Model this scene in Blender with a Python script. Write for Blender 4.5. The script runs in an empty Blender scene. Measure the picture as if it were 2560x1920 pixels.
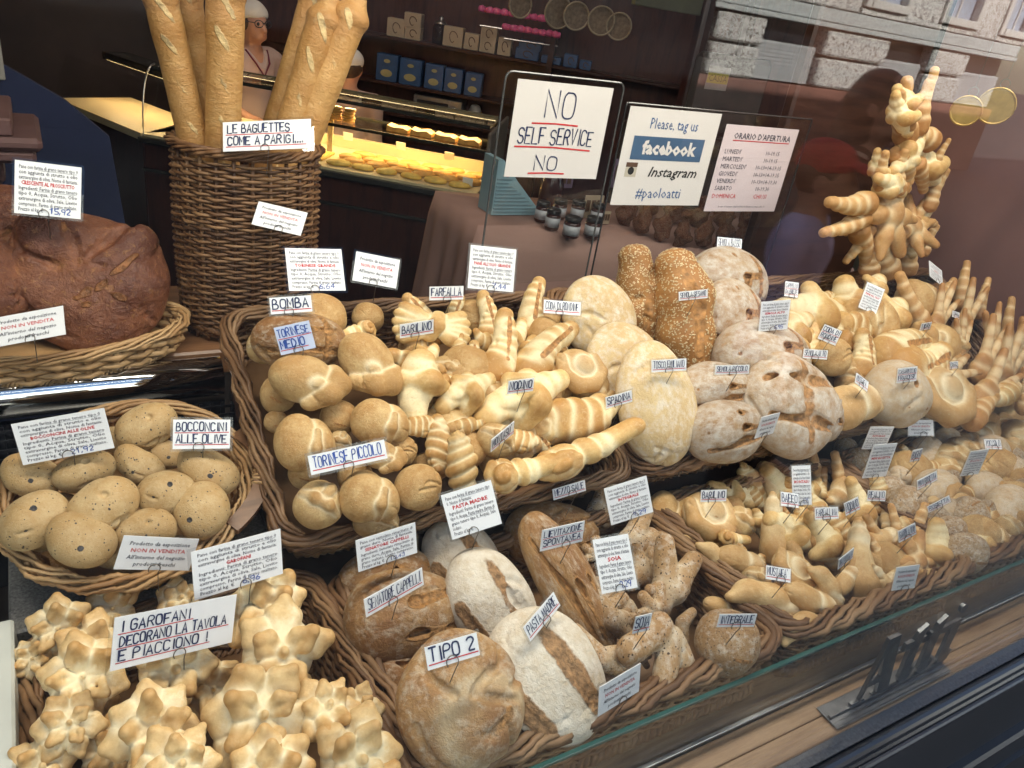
import bpy, math, random
import numpy as np
from mathutils import Matrix, Vector

SC = bpy.context.scene
COL = SC.collection
rnd = random.Random(7)
rs = np.random.RandomState(11)

# ---------------------------------------------------------------- camera
RW = np.array([[0.85987959, 0.11007495, -0.49848831],
               [-0.48804311, 0.46367025, -0.73947537],
               [0.14973648, 0.87914357, 0.4524219]])
FPX = 1924.666
CAM = np.array([0.0, 0.0, 1.6])
cam = bpy.data.cameras.new('camera')
cam.sensor_width = 36.0
cam.lens = 36.0 * FPX / 2560.0
cam.clip_start = 0.02
cam.clip_end = 400
cam_o = bpy.data.objects.new('camera', cam)
COL.objects.link(cam_o)
m4 = Matrix.Identity(4)
for i in range(3):
    for j in range(3):
        m4[i][j] = RW[i][j]
m4[2][3] = 1.6
cam_o.matrix_world = m4
SC.camera = cam_o

# ---------------------------------------------------------------- sky, sun, exposure
SUN_EL, SUN_AZ = math.radians(33), math.radians(16)
w = bpy.data.worlds.new('World')
SC.world = w
w.use_nodes = True
nt = w.node_tree
bg = nt.nodes['Background']
sky = nt.nodes.new('ShaderNodeTexSky')
sky.sky_type = 'NISHITA'
sky.sun_disc = False
sky.sun_elevation = SUN_EL
sky.sun_rotation = SUN_AZ
nt.links.new(sky.outputs[0], bg.inputs[0])
bg.inputs[1].default_value = 0.115
sun = bpy.data.lights.new('sun', 'SUN')
sun.energy = 5.0
sun.angle = math.radians(0.5)
sun.color = (1.0, 0.95, 0.86)
sun_o = bpy.data.objects.new('sun', sun)
COL.objects.link(sun_o)
sd = Vector((math.sin(SUN_AZ) * math.cos(SUN_EL), math.cos(SUN_AZ) * math.cos(SUN_EL), math.sin(SUN_EL)))
sun_o.rotation_euler = sd.to_track_quat('Z', 'Y').to_euler()
SC.view_settings.view_transform = 'Standard'
SC.view_settings.look = 'None'
SC.view_settings.exposure = 1.9
SC.view_settings.gamma = 1.0
try:
    SC.cycles.use_denoising = True
    SC.cycles.max_bounces = 8
    SC.cycles.transparent_max_bounces = 16
    SC.cycles.caustics_reflective = False
    SC.cycles.caustics_refractive = False
    SC.cycles.sample_clamp_indirect = 4.0
except Exception:
    pass

# ---------------------------------------------------------------- geometry helpers
def ray(px, py):
    return RW @ np.array([px - 1280.0, 960.0 - py, -FPX])

def on_plane(px, py, P, N):
    r = ray(px, py)
    return CAM + r * (((P - CAM) @ N) / (r @ N))

def on_z(px, py, z):
    return on_plane(px, py, np.array([0, 0, z]), np.array([0, 0, 1.0]))

def on_y(px, py, y):
    return on_plane(px, py, np.array([0, y, 0.0]), np.array([0, 1.0, 0]))

def on_x(px, py, x):
    return on_plane(px, py, np.array([x, 0, 0.0]), np.array([1.0, 0, 0]))

def nrm(v):
    v = np.asarray(v, float)
    return v / (np.linalg.norm(v) + 1e-12)

def mesh(name, V, F, mat=None, smooth=False):
    me = bpy.data.meshes.new(name)
    V = np.asarray(V, float)
    me.from_pydata(V.tolist(), [], [list(map(int, f)) for f in F])
    if mat:
        me.materials.append(mat)
    if smooth:
        me.polygons.foreach_set('use_smooth', np.ones(len(me.polygons), bool))
    me.update()
    return me

def link(name, me, parent=None, loc=None, mw=None):
    o = bpy.data.objects.new(name, me)
    COL.objects.link(o)
    if parent:
        o.parent = parent
    if loc is not None:
        o.location = loc
    if mw is not None:
        o.matrix_world = mw
    return o

def empty(name, loc=(0, 0, 0)):
    o = bpy.data.objects.new(name, None)
    COL.objects.link(o)
    o.location = loc
    o.empty_display_size = 0.02
    return o

def tag(o, label=None, cat=None, group=None, kind=None):
    if label: o['label'] = label
    if cat: o['category'] = cat
    if group: o['group'] = group
    if kind: o['kind'] = kind
    return o

class MB:
    """collects simple shapes into one mesh"""
    def __init__(self):
        self.V = []; self.F = []; self.n = 0
    def add(self, V, F):
        V = np.asarray(V, float)
        self.V.append(V)
        if isinstance(F, np.ndarray):
            self.F.extend((F + self.n).tolist())
        else:
            self.F.extend([[int(i) + self.n for i in f] for f in F])
        self.n += len(V)
        return self
    def box(self, lo, hi, bev=0.0):
        x0, y0, z0 = lo; x1, y1, z1 = hi
        if bev <= 0:
            V = [(x0, y0, z0), (x1, y0, z0), (x1, y1, z0), (x0, y1, z0), (x0, y0, z1), (x1, y0, z1), (x1, y1, z1), (x0, y1, z1)]
            F = [(0, 3, 2, 1), (4, 5, 6, 7), (0, 1, 5, 4), (1, 2, 6, 5), (2, 3, 7, 6), (3, 0, 4, 7)]
            return self.add(V, F)
        b = bev
        V = []; idx = {}
        for sx in (0, 1):
            for sy in (0, 1):
                for sz in (0, 1):
                    X = (x0, x1)[sx]; Y = (y0, y1)[sy]; Z = (z0, z1)[sz]
                    ex = b if sx == 0 else -b; ey = b if sy == 0 else -b; ez = b if sz == 0 else -b
                    idx[sx, sy, sz] = len(V)
                    V += [(X, Y + ey, Z + ez), (X + ex, Y, Z + ez), (X + ex, Y + ey, Z)]
        g = lambda a, b_, c, k: idx[a, b_, c] + k
        F = []
        for s in (0, 1):
            q = [g(s, 0, 0, 0), g(s, 1, 0, 0), g(s, 1, 1, 0), g(s, 0, 1, 0)]; F.append(q if s else q[::-1])
            q = [g(0, s, 0, 1), g(0, s, 1, 1), g(1, s, 1, 1), g(1, s, 0, 1)]; F.append(q if s else q[::-1])
            q = [g(0, 0, s, 2), g(1, 0, s, 2), g(1, 1, s, 2), g(0, 1, s, 2)]; F.append(q if s else q[::-1])
        for a in (0, 1):
            for c in (0, 1):
                F.append([g(0, a, c, 1), g(1, a, c, 1), g(1, a, c, 2), g(0, a, c, 2)])
                F.append([g(a, 0, c, 0), g(a, 1, c, 0), g(a, 1, c, 2), g(a, 0, c, 2)])
                F.append([g(a, c, 0, 0), g(a, c, 1, 0), g(a, c, 1, 1), g(a, c, 0, 1)])
        for k in idx.values():
            F.append([k, k + 1, k + 2])
        return self.add(V, F)
    def quad(self, a, b, c, d):
        return self.add([a, b, c, d], [(0, 1, 2, 3)])
    def tube(self, pts, r, n=6, closed=False, caps=True):
        V, F = tube(pts, r, n, closed, caps)
        return self.add(V, F)
    def lathe(self, prof, n=24, c=(0, 0, 0)):
        prof = np.asarray(prof, float)
        a = np.linspace(0, 2 * np.pi, n, endpoint=False)
        V = np.zeros((len(prof), n, 3))
        V[:, :, 0] = prof[:, :1] * np.cos(a) + c[0]
        V[:, :, 1] = prof[:, :1] * np.sin(a) + c[1]
        V[:, :, 2] = prof[:, 1:] + c[2]
        F = []
        for i in range(len(prof) - 1):
            for j in range(n):
                k = (j + 1) % n
                F.append((i * n + j, i * n + k, (i + 1) * n + k, (i + 1) * n + j))
        F.append(list(range(n))[::-1]); F.append([(len(prof) - 1) * n + j for j in range(n)])
        V = V.reshape(-1, 3)
        self.V.append(V); self.F.extend([[int(i) + self.n for i in f] for f in F]); self.n += len(V)
        return self
    def prism(self, poly, origin, u, v, wv, t):
        """polygon (list of 2-D points) in plane origin+u,v, thickened along wv by t"""
        o = np.asarray(origin, float); u = np.asarray(u, float); v = np.asarray(v, float); wv = np.asarray(wv, float)
        P = np.array([o + u * a + v * b for a, b in poly])
        n = len(P)
        V = np.concatenate([P, P + wv * t])
        F = [list(range(n))[::-1], list(range(n, 2 * n))]
        F += [[i, (i + 1) % n, n + (i + 1) % n, n + i] for i in range(n)]
        self.V.append(V); self.F.extend([[int(i) + self.n for i in f] for f in F]); self.n += len(V)
        return self
    def build(self, name, mat, parent=None, smooth=False, loc=None, mw=None):
        me = mesh(name, np.concatenate(self.V), self.F, mat, smooth)
        return link(name, me, parent, loc, mw)

def tube(pts, r, n=6, closed=False, caps=True):
    P = np.asarray(pts, float)
    m = len(P)
    r = np.broadcast_to(np.asarray(r, float), (m,))
    if closed:
        T = np.roll(P, -1, 0) - np.roll(P, 1, 0)
    else:
        T = np.gradient(P, axis=0)
    T /= np.linalg.norm(T, axis=1, keepdims=True) + 1e-12
    ref = np.array([0, 0, 1.0]) if abs(T[:, 2]).mean() < 0.8 else np.array([1.0, 0, 0])
    U = np.cross(T, ref)
    bad = np.linalg.norm(U, axis=1) < 0.05
    U[bad] = np.cross(T[bad], [0.3, 1, 0.2])
    U /= np.linalg.norm(U, axis=1, keepdims=True)
    W = np.cross(T, U)
    a = np.linspace(0, 2 * np.pi, n, endpoint=False)
    V = P[:, None] + r[:, None, None] * (U[:, None] * np.cos(a)[None, :, None] + W[:, None] * np.sin(a)[None, :, None])
    i = np.arange(m if closed else m - 1)[:, None]
    j = np.arange(n)[None]
    i2 = (i + 1) % m
    F = np.stack([i * n + j, i * n + (j + 1) % n, i2 * n + (j + 1) % n, i2 * n + j], -1).reshape(-1, 4).tolist()
    V = V.reshape(-1, 3)
    if caps and not closed:
        F = F + [list(range(n))[::-1], [(m - 1) * n + k for k in range(n)]]
        return V, F
    return V, np.array(F)

# ---------------------------------------------------------------- materials
def new_mat(name):
    m = bpy.data.materials.new(name)
    m.use_nodes = True
    return m, m.node_tree, m.node_tree.nodes['Principled BSDF']

def N(nt, t, **kw):
    n = nt.nodes.new(t)
    for k, v in kw.items():
        if k in ('operation', 'blend_type', 'data_type', 'attribute_name', 'feature', 'wave_type', 'bands_direction', 'noise_dimensions', 'distance', 'interpolation_type'):
            setattr(n, k, v)
        else:
            n.inputs[k].default_value = v
    return n

def coord(nt, scale=(1, 1, 1), kind='Object'):
    tc = nt.nodes.new('ShaderNodeTexCoord')
    mp = nt.nodes.new('ShaderNodeMapping')
    mp.inputs['Scale'].default_value = scale
    nt.links.new(tc.outputs[kind], mp.inputs[0])
    return mp.outputs[0]

def ramp(nt, inp, stops):
    r = nt.nodes.new('ShaderNodeValToRGB')
    els = r.color_ramp.elements
    while len(els) < len(stops):
        els.new(0.5)
    for e, (p, c) in zip(els, stops):
        e.position = p
        e.color = (*c, 1) if len(c) == 3 else c
    nt.links.new(inp, r.inputs[0])
    return r.outputs[0]

def mix(nt, fac, a, b, bt='MIX'):
    m = nt.nodes.new('ShaderNodeMix')
    m.data_type = 'RGBA'
    m.blend_type = bt
    for s, val in ((0, fac), (6, a), (7, b)):
        if hasattr(val, 'is_linked'):
            nt.links.new(val, m.inputs[s])
        elif s == 0:
            m.inputs[s].default_value = val
        else:
            m.inputs[s].default_value = (*val, 1)
    return m.outputs[2]

def mth(nt, op, a, b=0.5):
    m = nt.nodes.new('ShaderNodeMath')
    m.operation = op
    for s, val in ((0, a), (1, b)):
        if hasattr(val, 'is_linked'):
            nt.links.new(val, m.inputs[s])
        else:
            m.inputs[s].default_value = val
    return m.outputs[0]

def noise(nt, vec, scale, detail=4, rough=0.55, dist=0.0):
    n = nt.nodes.new('ShaderNodeTexNoise')
    n.inputs['Scale'].default_value = scale
    n.inputs['Detail'].default_value = detail
    n.inputs['Roughness'].default_value = rough
    n.inputs['Distortion'].default_value = dist
    nt.links.new(vec, n.inputs['Vector'])
    return n.outputs['Fac']

def bump(nt, bsdf, h, strength, dist=0.002):
    b = nt.nodes.new('ShaderNodeBump')
    b.inputs['Strength'].default_value = strength
    b.inputs['Distance'].default_value = dist
    nt.links.new(h, b.inputs['Height'])
    nt.links.new(b.outputs[0], bsdf.inputs['Normal'])

def plain(name, col, rough=0.5, metal=0.0, var=0.15, scale=8.0, spec=0.5, bumpy=0.0, bscale=60):
    m, nt, b = new_mat(name)
    v = coord(nt)
    n = noise(nt, v, scale, 5)
    lo = tuple(max(0, c * (1 - var)) for c in col); hi = tuple(min(1, c * (1 + var)) for c in col)
    c = ramp(nt, n, [(0.3, lo), (0.7, hi)])
    nt.links.new(c, b.inputs['Base Color'])
    b.inputs['Roughness'].default_value = rough
    b.inputs['Metallic'].default_value = metal
    b.inputs['Specular IOR Level'].default_value = spec
    if bumpy:
        bump(nt, b, noise(nt, v, bscale, 4), bumpy)
    return m

def wood(name, dark, light, scale=(1, 18, 18), rough=0.5, detail=6):
    m, nt, b = new_mat(name)
    v = coord(nt, scale)
    n = noise(nt, v, 3.0, detail, 0.6, 0.6)
    n2 = noise(nt, v, 14.0, 3)
    c = ramp(nt, n, [(0.32, dark), (0.55, light), (0.75, tuple(0.8 * x for x in light))])
    c = mix(nt, mth(nt, 'MULTIPLY', n2, 0.5), c, dark)
    nt.links.new(c, b.inputs['Base Color'])
    b.inputs['Roughness'].default_value = rough
    bump(nt, b, n, 0.25, 0.002)
    return m

def glass_mat(name, tint=(1, 1, 1), refl=1.7, rough=0.0):
    """thin sheet of glass: clear transmission plus fresnel mirror"""
    m = bpy.data.materials.new(name)
    m.use_nodes = True
    nt = m.node_tree
    nt.nodes.clear()
    out = nt.nodes.new('ShaderNodeOutputMaterial')
    tr = nt.nodes.new('ShaderNodeBsdfTransparent'); tr.inputs[0].default_value = (*tint, 1)
    gl = nt.nodes.new('ShaderNodeBsdfGlossy'); gl.inputs['Roughness'].default_value = rough
    ge = nt.nodes.new('ShaderNodeNewGeometry')
    dp = nt.nodes.new('ShaderNodeVectorMath'); dp.operation = 'DOT_PRODUCT'
    nt.links.new(ge.outputs['Incoming'], dp.inputs[0]); nt.links.new(ge.outputs['Normal'], dp.inputs[1])
    g = mth(nt, 'SUBTRACT', 1.0, mth(nt, 'ABSOLUTE', dp.outputs['Value'], 0))
    k = mth(nt, 'MULTIPLY', mth(nt, 'ADD', mth(nt, 'MULTIPLY', mth(nt, 'POWER', g, 5.0), 0.96), 0.04), refl)   # Schlick
    mx = nt.nodes.new('ShaderNodeMixShader')
    nt.links.new(k, mx.inputs[0])
    nt.links.new(tr.outputs[0], mx.inputs[1]); nt.links.new(gl.outputs[0], mx.inputs[2])
    nt.links.new(mx.outputs[0], out.inputs[0])
    return m

def emit_mat(name, col, s):
    m, nt, b = new_mat(name)
    b.inputs['Base Color'].default_value = (*col, 1)
    b.inputs['Emission Color'].default_value = (*col, 1)
    b.inputs['Emission Strength'].default_value = s
    return m

def bread_mat(name, brown, mid, pale, flour=0.0, speck=0.0, rough=0.55, wrinkle=0.3, wr_scale=9.0, cutc=(0.42, 0.2, 0.06), big=2.2, speckc=(0.06, 0.03, 0.015), flourc=(0.72, 0.66, 0.56), speck_scale=26.0, bumpd=0.007, fleck=0.3):
    m, nt, b = new_mat(name)
    v = coord(nt)
    oi = nt.nodes.new('ShaderNodeObjectInfo')
    va = nt.nodes.new('ShaderNodeVectorMath'); va.operation = 'ADD'
    sc = nt.nodes.new('ShaderNodeVectorMath'); sc.operation = 'SCALE'
    cmb = nt.nodes.new('ShaderNodeCombineXYZ')
    for k in range(3):
        nt.links.new(oi.outputs['Random'], cmb.inputs[k])
    nt.links.new(cmb.outputs[0], sc.inputs[0]); sc.inputs['Scale'].default_value = 37.0
    nt.links.new(v, va.inputs[0]); nt.links.new(sc.outputs[0], va.inputs[1])
    v = va.outputs[0]
    at = lambda n_: N(nt, 'ShaderNodeAttribute', attribute_name=n_).outputs['Fac']
    seam, bake, cut = at('seam'), at('bake'), at('cut')
    n1 = noise(nt, v, big, 5, 0.6)
    n2 = noise(nt, v, 11, 4)
    t = mth(nt, 'ADD', mth(nt, 'MULTIPLY', n1, 0.8), mth(nt, 'MULTIPLY', bake, 0.6))
    t = mth(nt, 'ADD', t, mth(nt, 'MULTIPLY', mth(nt, 'SUBTRACT', n2, 0.5), 0.35))
    c = ramp(nt, t, [(0.28, pale), (0.55, mid), (0.92, brown)])
    c = mix(nt, mth(nt, 'MULTIPLY', seam, 0.85), c, pale)
    n3 = noise(nt, v, 5, 5, 0.7)
    fl = ramp(nt, noise(nt, v, 21, 5, 0.7, 0.6), [(0.53, (0, 0, 0)), (0.68, (1, 1, 1))])
    c = mix(nt, mth(nt, 'MULTIPLY', fl, fleck), c, tuple(0.72 * x for x in brown))
    pl = ramp(nt, noise(nt, v, 13, 5, 0.65, 1.0), [(0.56, (0, 0, 0)), (0.7, (1, 1, 1))])
    c = mix(nt, mth(nt, 'MULTIPLY', pl, fleck * 0.9), c, pale)
    if flour > 0:
        fm = ramp(nt, mth(nt, 'ADD', n3, mth(nt, 'MULTIPLY', n2, 0.35)), [(0.72 - flour * 0.45, (0, 0, 0)), (1.0 - flour * 0.32, (1, 1, 1))])
        c = mix(nt, mth(nt, 'MULTIPLY', fm, 0.85), c, flourc)
    cc = mix(nt, ramp(nt, n2, [(0.35, (0, 0, 0)), (0.65, (1, 1, 1))]), tuple(0.5 * x for x in cutc), tuple(min(1, 1.25 * x) for x in cutc))
    ce = ramp(nt, mth(nt, 'ADD', cut, mth(nt, 'MULTIPLY', mth(nt, 'SUBTRACT', n3, 0.5), 1.1)), [(0.38, (0, 0, 0)), (0.62, (1, 1, 1))])
    c = mix(nt, ce, c, cc)
    if speck > 0:
        vo = nt.nodes.new('ShaderNodeTexVoronoi'); vo.inputs['Scale'].default_value = speck_scale
        nt.links.new(v, vo.inputs['Vector'])
        nn = noise(nt, v, speck_scale * 0.5, 2)
        th = 0.08 + 0.35 * speck
        sp = ramp(nt, mth(nt, 'ADD', vo.outputs['Distance'], mth(nt, 'MULTIPLY', mth(nt, 'SUBTRACT', nn, 0.5), 0.9)), [(max(0.0, th - 0.03), (1, 1, 1)), (th + 0.03, (0, 0, 0))])
        c = mix(nt, sp, c, speckc)
    hs = nt.nodes.new('ShaderNodeHueSaturation')
    vv = mth(nt, 'ADD', mth(nt, 'MULTIPLY', oi.outputs['Random'], 0.22), 0.9)
    nt.links.new(vv, hs.inputs['Value']); nt.links.new(c, hs.inputs['Color'])
    nt.links.new(hs.outputs[0], b.inputs['Base Color'])
    b.inputs['Roughness'].default_value = rough
    b.inputs['Specular IOR Level'].default_value = 0.42
    wv = noise(nt, v, wr_scale, 6, 0.65, 0.8)
    fine = noise(nt, v, 42, 3)
    h = mth(nt, 'ADD', mth(nt, 'ADD', wv, mth(nt, 'MULTIPLY', fine, 0.25)), mth(nt, 'MULTIPLY', mth(nt, 'MULTIPLY', ce, n2), 0.9))
    bump(nt, b, h, wrinkle, bumpd)
    return m
# ---------------------------------------------------------------- dough shapes (signed distance fields -> surface nets)
def smin(a, b, k):
    if k <= 0:
        return np.minimum(a, b)
    h = np.clip(0.5 + 0.5 * (b - a) / k, 0, 1)
    return b + (a - b) * h - k * h * (1 - h)

def d_prim(p, q):
    if p[0] == 'e':                      # ellipsoid: centre, radii, rotation
        d = q - np.asarray(p[1], float)
        if len(p) > 3 and p[3] is not None:
            d = d @ np.asarray(p[3])
        r = np.asarray(p[2], float)
        k0 = np.sqrt(((d / r) ** 2).sum(-1)); k1 = np.sqrt(((d / r ** 2) ** 2).sum(-1)) + 1e-9
        return k0 * (k0 - 1) / k1
    a = np.asarray(p[1], float); b = np.asarray(p[2], float)
    ab = b - a
    t = np.clip(((q - a) @ ab) / (ab @ ab + 1e-12), 0, 1)
    d = np.sqrt(((q - a - t[..., None] * ab) ** 2).sum(-1))
    return d - (p[3] + t * (p[4] - p[3]))

def chain(pts, rad):
    return [('c', pts[i], pts[i + 1], rad[i], rad[i + 1]) for i in range(len(pts) - 1)]

def euler(rx=0, ry=0, rz=0):
    return np.array(Matrix.Rotation(rz, 3, 'Z') @ Matrix.Rotation(ry, 3, 'Y') @ Matrix.Rotation(rx, 3, 'X'))

class Dough:
    """groups of primitives; joints between groups stay as pale creases"""
    def __init__(self, k=0.06, seed=0, wob=0.03, wf=3.0, seamw=0.1):
        self.g = []; self.cuts = []; self.k = k; self.seed = seed; self.wob = wob; self.wf = wf; self.seamw = seamw; self.cw = 0.05; self.spots = []; self.dents = []
    def add(self, prims, k=0.12):
        self.g.append((prims if isinstance(prims, list) else [prims], k)); return self
    def cut(self, prims, k=0.05):
        self.cuts.append((prims if isinstance(prims, list) else [prims], k)); return self
    def warp(self, q):
        r = np.random.RandomState(self.seed + 5)
        f = np.zeros(q.shape[:-1])
        for i in range(7):
            d = r.normal(size=3); d *= self.wf * (1 + 0.35 * i) / np.linalg.norm(d)
            f += np.sin(q @ d + r.uniform(0, 6.28)) / (1 + 0.45 * i)
        return f * self.wob * 0.55
    def groups(self, q):
        out = []
        for prims, k in self.g:
            d = d_prim(prims[0], q)
            for p in prims[1:]:
                d = smin(d, d_prim(p, q), k)
            out.append(d)
        return out
    def f(self, q):
        gs = self.groups(q)
        d = gs[0]
        for g in gs[1:]:
            d = smin(d, g, self.k)
        for prims, k in self.cuts:
            for p in prims:
                d = -smin(-d, d_prim(p, q), k)
        for prims, k in self.dents:
            for p in prims:
                d = -smin(-d, d_prim(p, q), k)
        return d + self.warp(q)
    def crease(self, n, seed, size=0.6, r=0.02, up=0.15):
        """short random folds pressed into the crust"""
        rr = np.random.RandomState(seed)
        lo, hi = self.bounds(); c = (lo + hi) / 2; e = (hi - lo) / 2
        tt = np.linspace(1.15, 0.1, 40)
        for _ in range(n):
            a = rr.uniform(0, 6.283); z = rr.uniform(up, 0.95)
            D = np.array([math.sqrt(1 - z * z) * math.cos(a), math.sqrt(1 - z * z) * math.sin(a), z])
            T = nrm(np.cross(D, rr.normal(size=3)))
            pts = []
            B = rr.normal(size=3) * 0.12
            for u in np.linspace(-0.5, 0.5, 5):
                Dk = nrm(D + T * u * size + B * (u * u) * 4 * size) * e
                P = c + tt[:, None] * Dk
                f = self.f(P)
                i = np.argmax(f < 0)
                if f[i] < 0: pts.append(P[i])
            if len(pts) > 2:
                m = len(pts)
                self.dents.append((chain(pts, [r * (0.35 + 0.65 * math.sin(math.pi * (k + .3) / m)) for k in range(m)]), 0.05))
        return self
    def bounds(self):
        lo = np.full(3, 9.0); hi = -lo
        for prims, k in self.g:
            for p in prims:
                if p[0] == 'e':
                    R = np.asarray(p[3]) if len(p) > 3 and p[3] is not None else np.eye(3)
                    e = np.sqrt(((R * np.asarray(p[2])) ** 2).sum(1))
                    c = np.asarray(p[1]); lo = np.minimum(lo, c - e); hi = np.maximum(hi, c + e)
                else:
                    for c, r in ((p[1], p[3]), (p[2], p[4])):
                        c = np.asarray(c, float); lo = np.minimum(lo, c - r); hi = np.maximum(hi, c + r)
        pad = 0.06 + self.wob * 2
        return lo - pad, hi + pad
    def mesh(self, name, mat, n=56, fit=True):
        lo, hi = self.bounds()
        h = (hi - lo).max() / n
        dim = np.maximum(4, np.ceil((hi - lo) / h).astype(int) + 1)
        ax = [lo[i] + h * np.arange(dim[i]) for i in range(3)]
        q = np.stack(np.meshgrid(*ax, indexing='ij'), -1)
        V, F = surface_nets(self.f(q), lo, h)
        gs = np.sort(np.stack(self.groups(V), -1), -1) if len(self.g) > 1 else None
        seam = np.exp(-((gs[:, 1] - gs[:, 0]) / self.seamw) ** 2) if gs is not None else np.zeros(len(V))
        cut = np.zeros(len(V))
        for prims, k in self.cuts:
            for p in prims:
                cut = np.maximum(cut, np.clip(1.25 - np.abs(d_prim(p, V)) / self.cw, 0, 1))
        for c0, r0 in self.spots:
            cut = np.maximum(cut, np.clip(1.6 - np.linalg.norm(V - c0, axis=1) / r0, 0, 1))
        c = (V.max(0) + V.min(0)) / 2
        rr = np.linalg.norm((V - c) / ((V.max(0) - V.min(0)) / 2 + 1e-9), axis=1)
        bake = np.clip((rr - 0.45) / 0.75, 0, 1) * np.clip(0.6 + 0.6 * (V[:, 2] - c[2]) / (V[:, 2].max() - c[2] + 1e-9), 0.15, 1)
        if fit:
            s = (V[:, 0].max() - V[:, 0].min()) / 2
            V = (V - c) / s
        me = mesh(name, V, F, mat, True)
        for nm, arr in (('seam', seam), ('bake', bake), ('cut', cut)):
            a = me.attributes.new(nm, 'FLOAT', 'POINT')
            a.data.foreach_set('value', np.asarray(arr, np.float32))
        return me

def surface_nets(f, lo, h):
    s = f < 0
    nx, ny, nz = f.shape
    C = np.zeros((nx - 1, ny - 1, nz - 1), int)
    corners = [(i, j, k) for i in (0, 1) for j in (0, 1) for k in (0, 1)]
    sl = lambda i, n: slice(i, n - 1 + i)
    for (i, j, k) in corners:
        C += s[sl(i, nx), sl(j, ny), sl(k, nz)]
    act = (C > 0) & (C < 8)
    idx = np.full(act.shape, -1)
    cells = np.argwhere(act)
    idx[act] = np.arange(len(cells))
    acc = np.zeros((len(cells), 3)); cnt = np.zeros(len(cells))
    ci, cj, ck = cells.T
    for a in corners:
        for d in range(3):
            if a[d] == 1:
                continue
            b = list(a); b[d] = 1
            fa = f[ci + a[0], cj + a[1], ck + a[2]]; fb = f[ci + b[0], cj + b[1], ck + b[2]]
            m = (fa < 0) != (fb < 0)
            t = np.where(m, fa / (fa - fb + 1e-20), 0)
            p = np.tile(np.array(a, float), (len(cells), 1)); p[:, d] += t
            acc[m] += p[m]; cnt[m] += 1
    V = lo + h * (cells + acc / cnt[:, None])
    F = []
    for d in range(3):
        u, v = (d + 1) % 3, (d + 2) % 3
        a = [slice(None)] * 3; b = [slice(None)] * 3
        a[d] = slice(0, -1); b[d] = slice(1, None)
        ed = s[tuple(a)] != s[tuple(b)]
        e = np.argwhere(ed)
        e = e[(e[:, u] > 0) & (e[:, v] > 0) & (e[:, u] < f.shape[u] - 1) & (e[:, v] < f.shape[v] - 1)]
        ins = s[tuple(e.T)]
        def at(du, dv):
            c = e.copy(); c[:, u] -= du; c[:, v] -= dv
            return idx[tuple(c.T)]
        q = np.stack([at(1, 1), at(0, 1), at(0, 0), at(1, 0)], -1)
        q[~ins] = q[~ins][:, ::-1]
        F.append(q)
    F = np.concatenate(F)
    return V, F[(F >= 0).all(1)]

# ---------------------------------------------------------------- crust materials
GOLD = dict(brown=(0.42, 0.215, 0.06), mid=(0.63, 0.415, 0.165), pale=(0.81, 0.69, 0.43))
M_gold = bread_mat('golden_crust', **GOLD, wrinkle=0.22)
M_soft = bread_mat('soft_crust', (0.41, 0.225, 0.075), (0.61, 0.425, 0.195), (0.77, 0.63, 0.40), flour=0.0, wrinkle=0.5)
M_pale = bread_mat('pale_crust', (0.47, 0.27, 0.10), (0.66, 0.47, 0.235), (0.80, 0.68, 0.46), wrinkle=0.3)
M_flower = bread_mat('flower_crust', (0.50, 0.285, 0.10), (0.69, 0.48, 0.225), (0.85, 0.74, 0.50), wrinkle=0.25, fleck=0.15)
M_olive = bread_mat('olive_crust', (0.43, 0.27, 0.11), (0.56, 0.41, 0.215), (0.66, 0.54, 0.345), speck=0.08, speck_scale=9.0, speckc=(0.05, 0.04, 0.035), wrinkle=0.35, cutc=(0.05, 0.045, 0.045))
M_flour = bread_mat('floury_crust', (0.30, 0.165, 0.07), (0.46, 0.315, 0.175), (0.58, 0.47, 0.33), flour=0.5, flourc=(0.58, 0.53, 0.46), wrinkle=0.6, cutc=(0.36, 0.185, 0.07), wr_scale=7)
M_rustic = bread_mat('rustic_crust', (0.25, 0.11, 0.035), (0.43, 0.25, 0.10), (0.57, 0.42, 0.24), flour=0.16, flourc=(0.64, 0.54, 0.40), wrinkle=0.75, cutc=(0.40, 0.20, 0.065), wr_scale=6)
M_white = bread_mat('white_floured_crust', (0.50, 0.38, 0.24), (0.64, 0.54, 0.40), (0.76, 0.70, 0.60), flour=0.7, wrinkle=0.7, cutc=(0.34, 0.19, 0.085))
M_tosco = bread_mat('plain_disc_crust', (0.53, 0.36, 0.17), (0.64, 0.48, 0.25), (0.70, 0.57, 0.36), flour=0.25, wrinkle=0.5, big=1.6)
M_soy = bread_mat('seeded_crust', (0.33, 0.18, 0.07), (0.44, 0.28, 0.135), (0.54, 0.41, 0.26), flour=0.15, speck=0.3, wrinkle=0.5, speck_scale=15)
M_whole = bread_mat('wholemeal_crust', (0.38, 0.225, 0.10), (0.48, 0.335, 0.18), (0.58, 0.46, 0.30), flour=0.3, speck=0.3, speck_scale=18, wrinkle=0.8)
M_baguette = bread_mat('baguette_crust', (0.40, 0.20, 0.06), (0.54, 0.315, 0.115), (0.66, 0.47, 0.235), wrinkle=0.7, wr_scale=26, rough=0.5, big=6, bumpd=0.005, cutc=(0.62, 0.44, 0.21))
M_focaccia = bread_mat('dark_baked_crust', (0.105, 0.033, 0.017), (0.225, 0.082, 0.036), (0.46, 0.235, 0.08), wrinkle=1.0, big=3.4, rough=0.4, fleck=0.5, wr_scale=7, cutc=(0.22, 0.085, 0.025))
M_creamroll = bread_mat('cream_floured_crust', (0.50, 0.33, 0.17), (0.62, 0.48, 0.30), (0.72, 0.62, 0.46), flour=0.4, wrinkle=0.35, flourc=(0.66, 0.58, 0.47))
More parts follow.
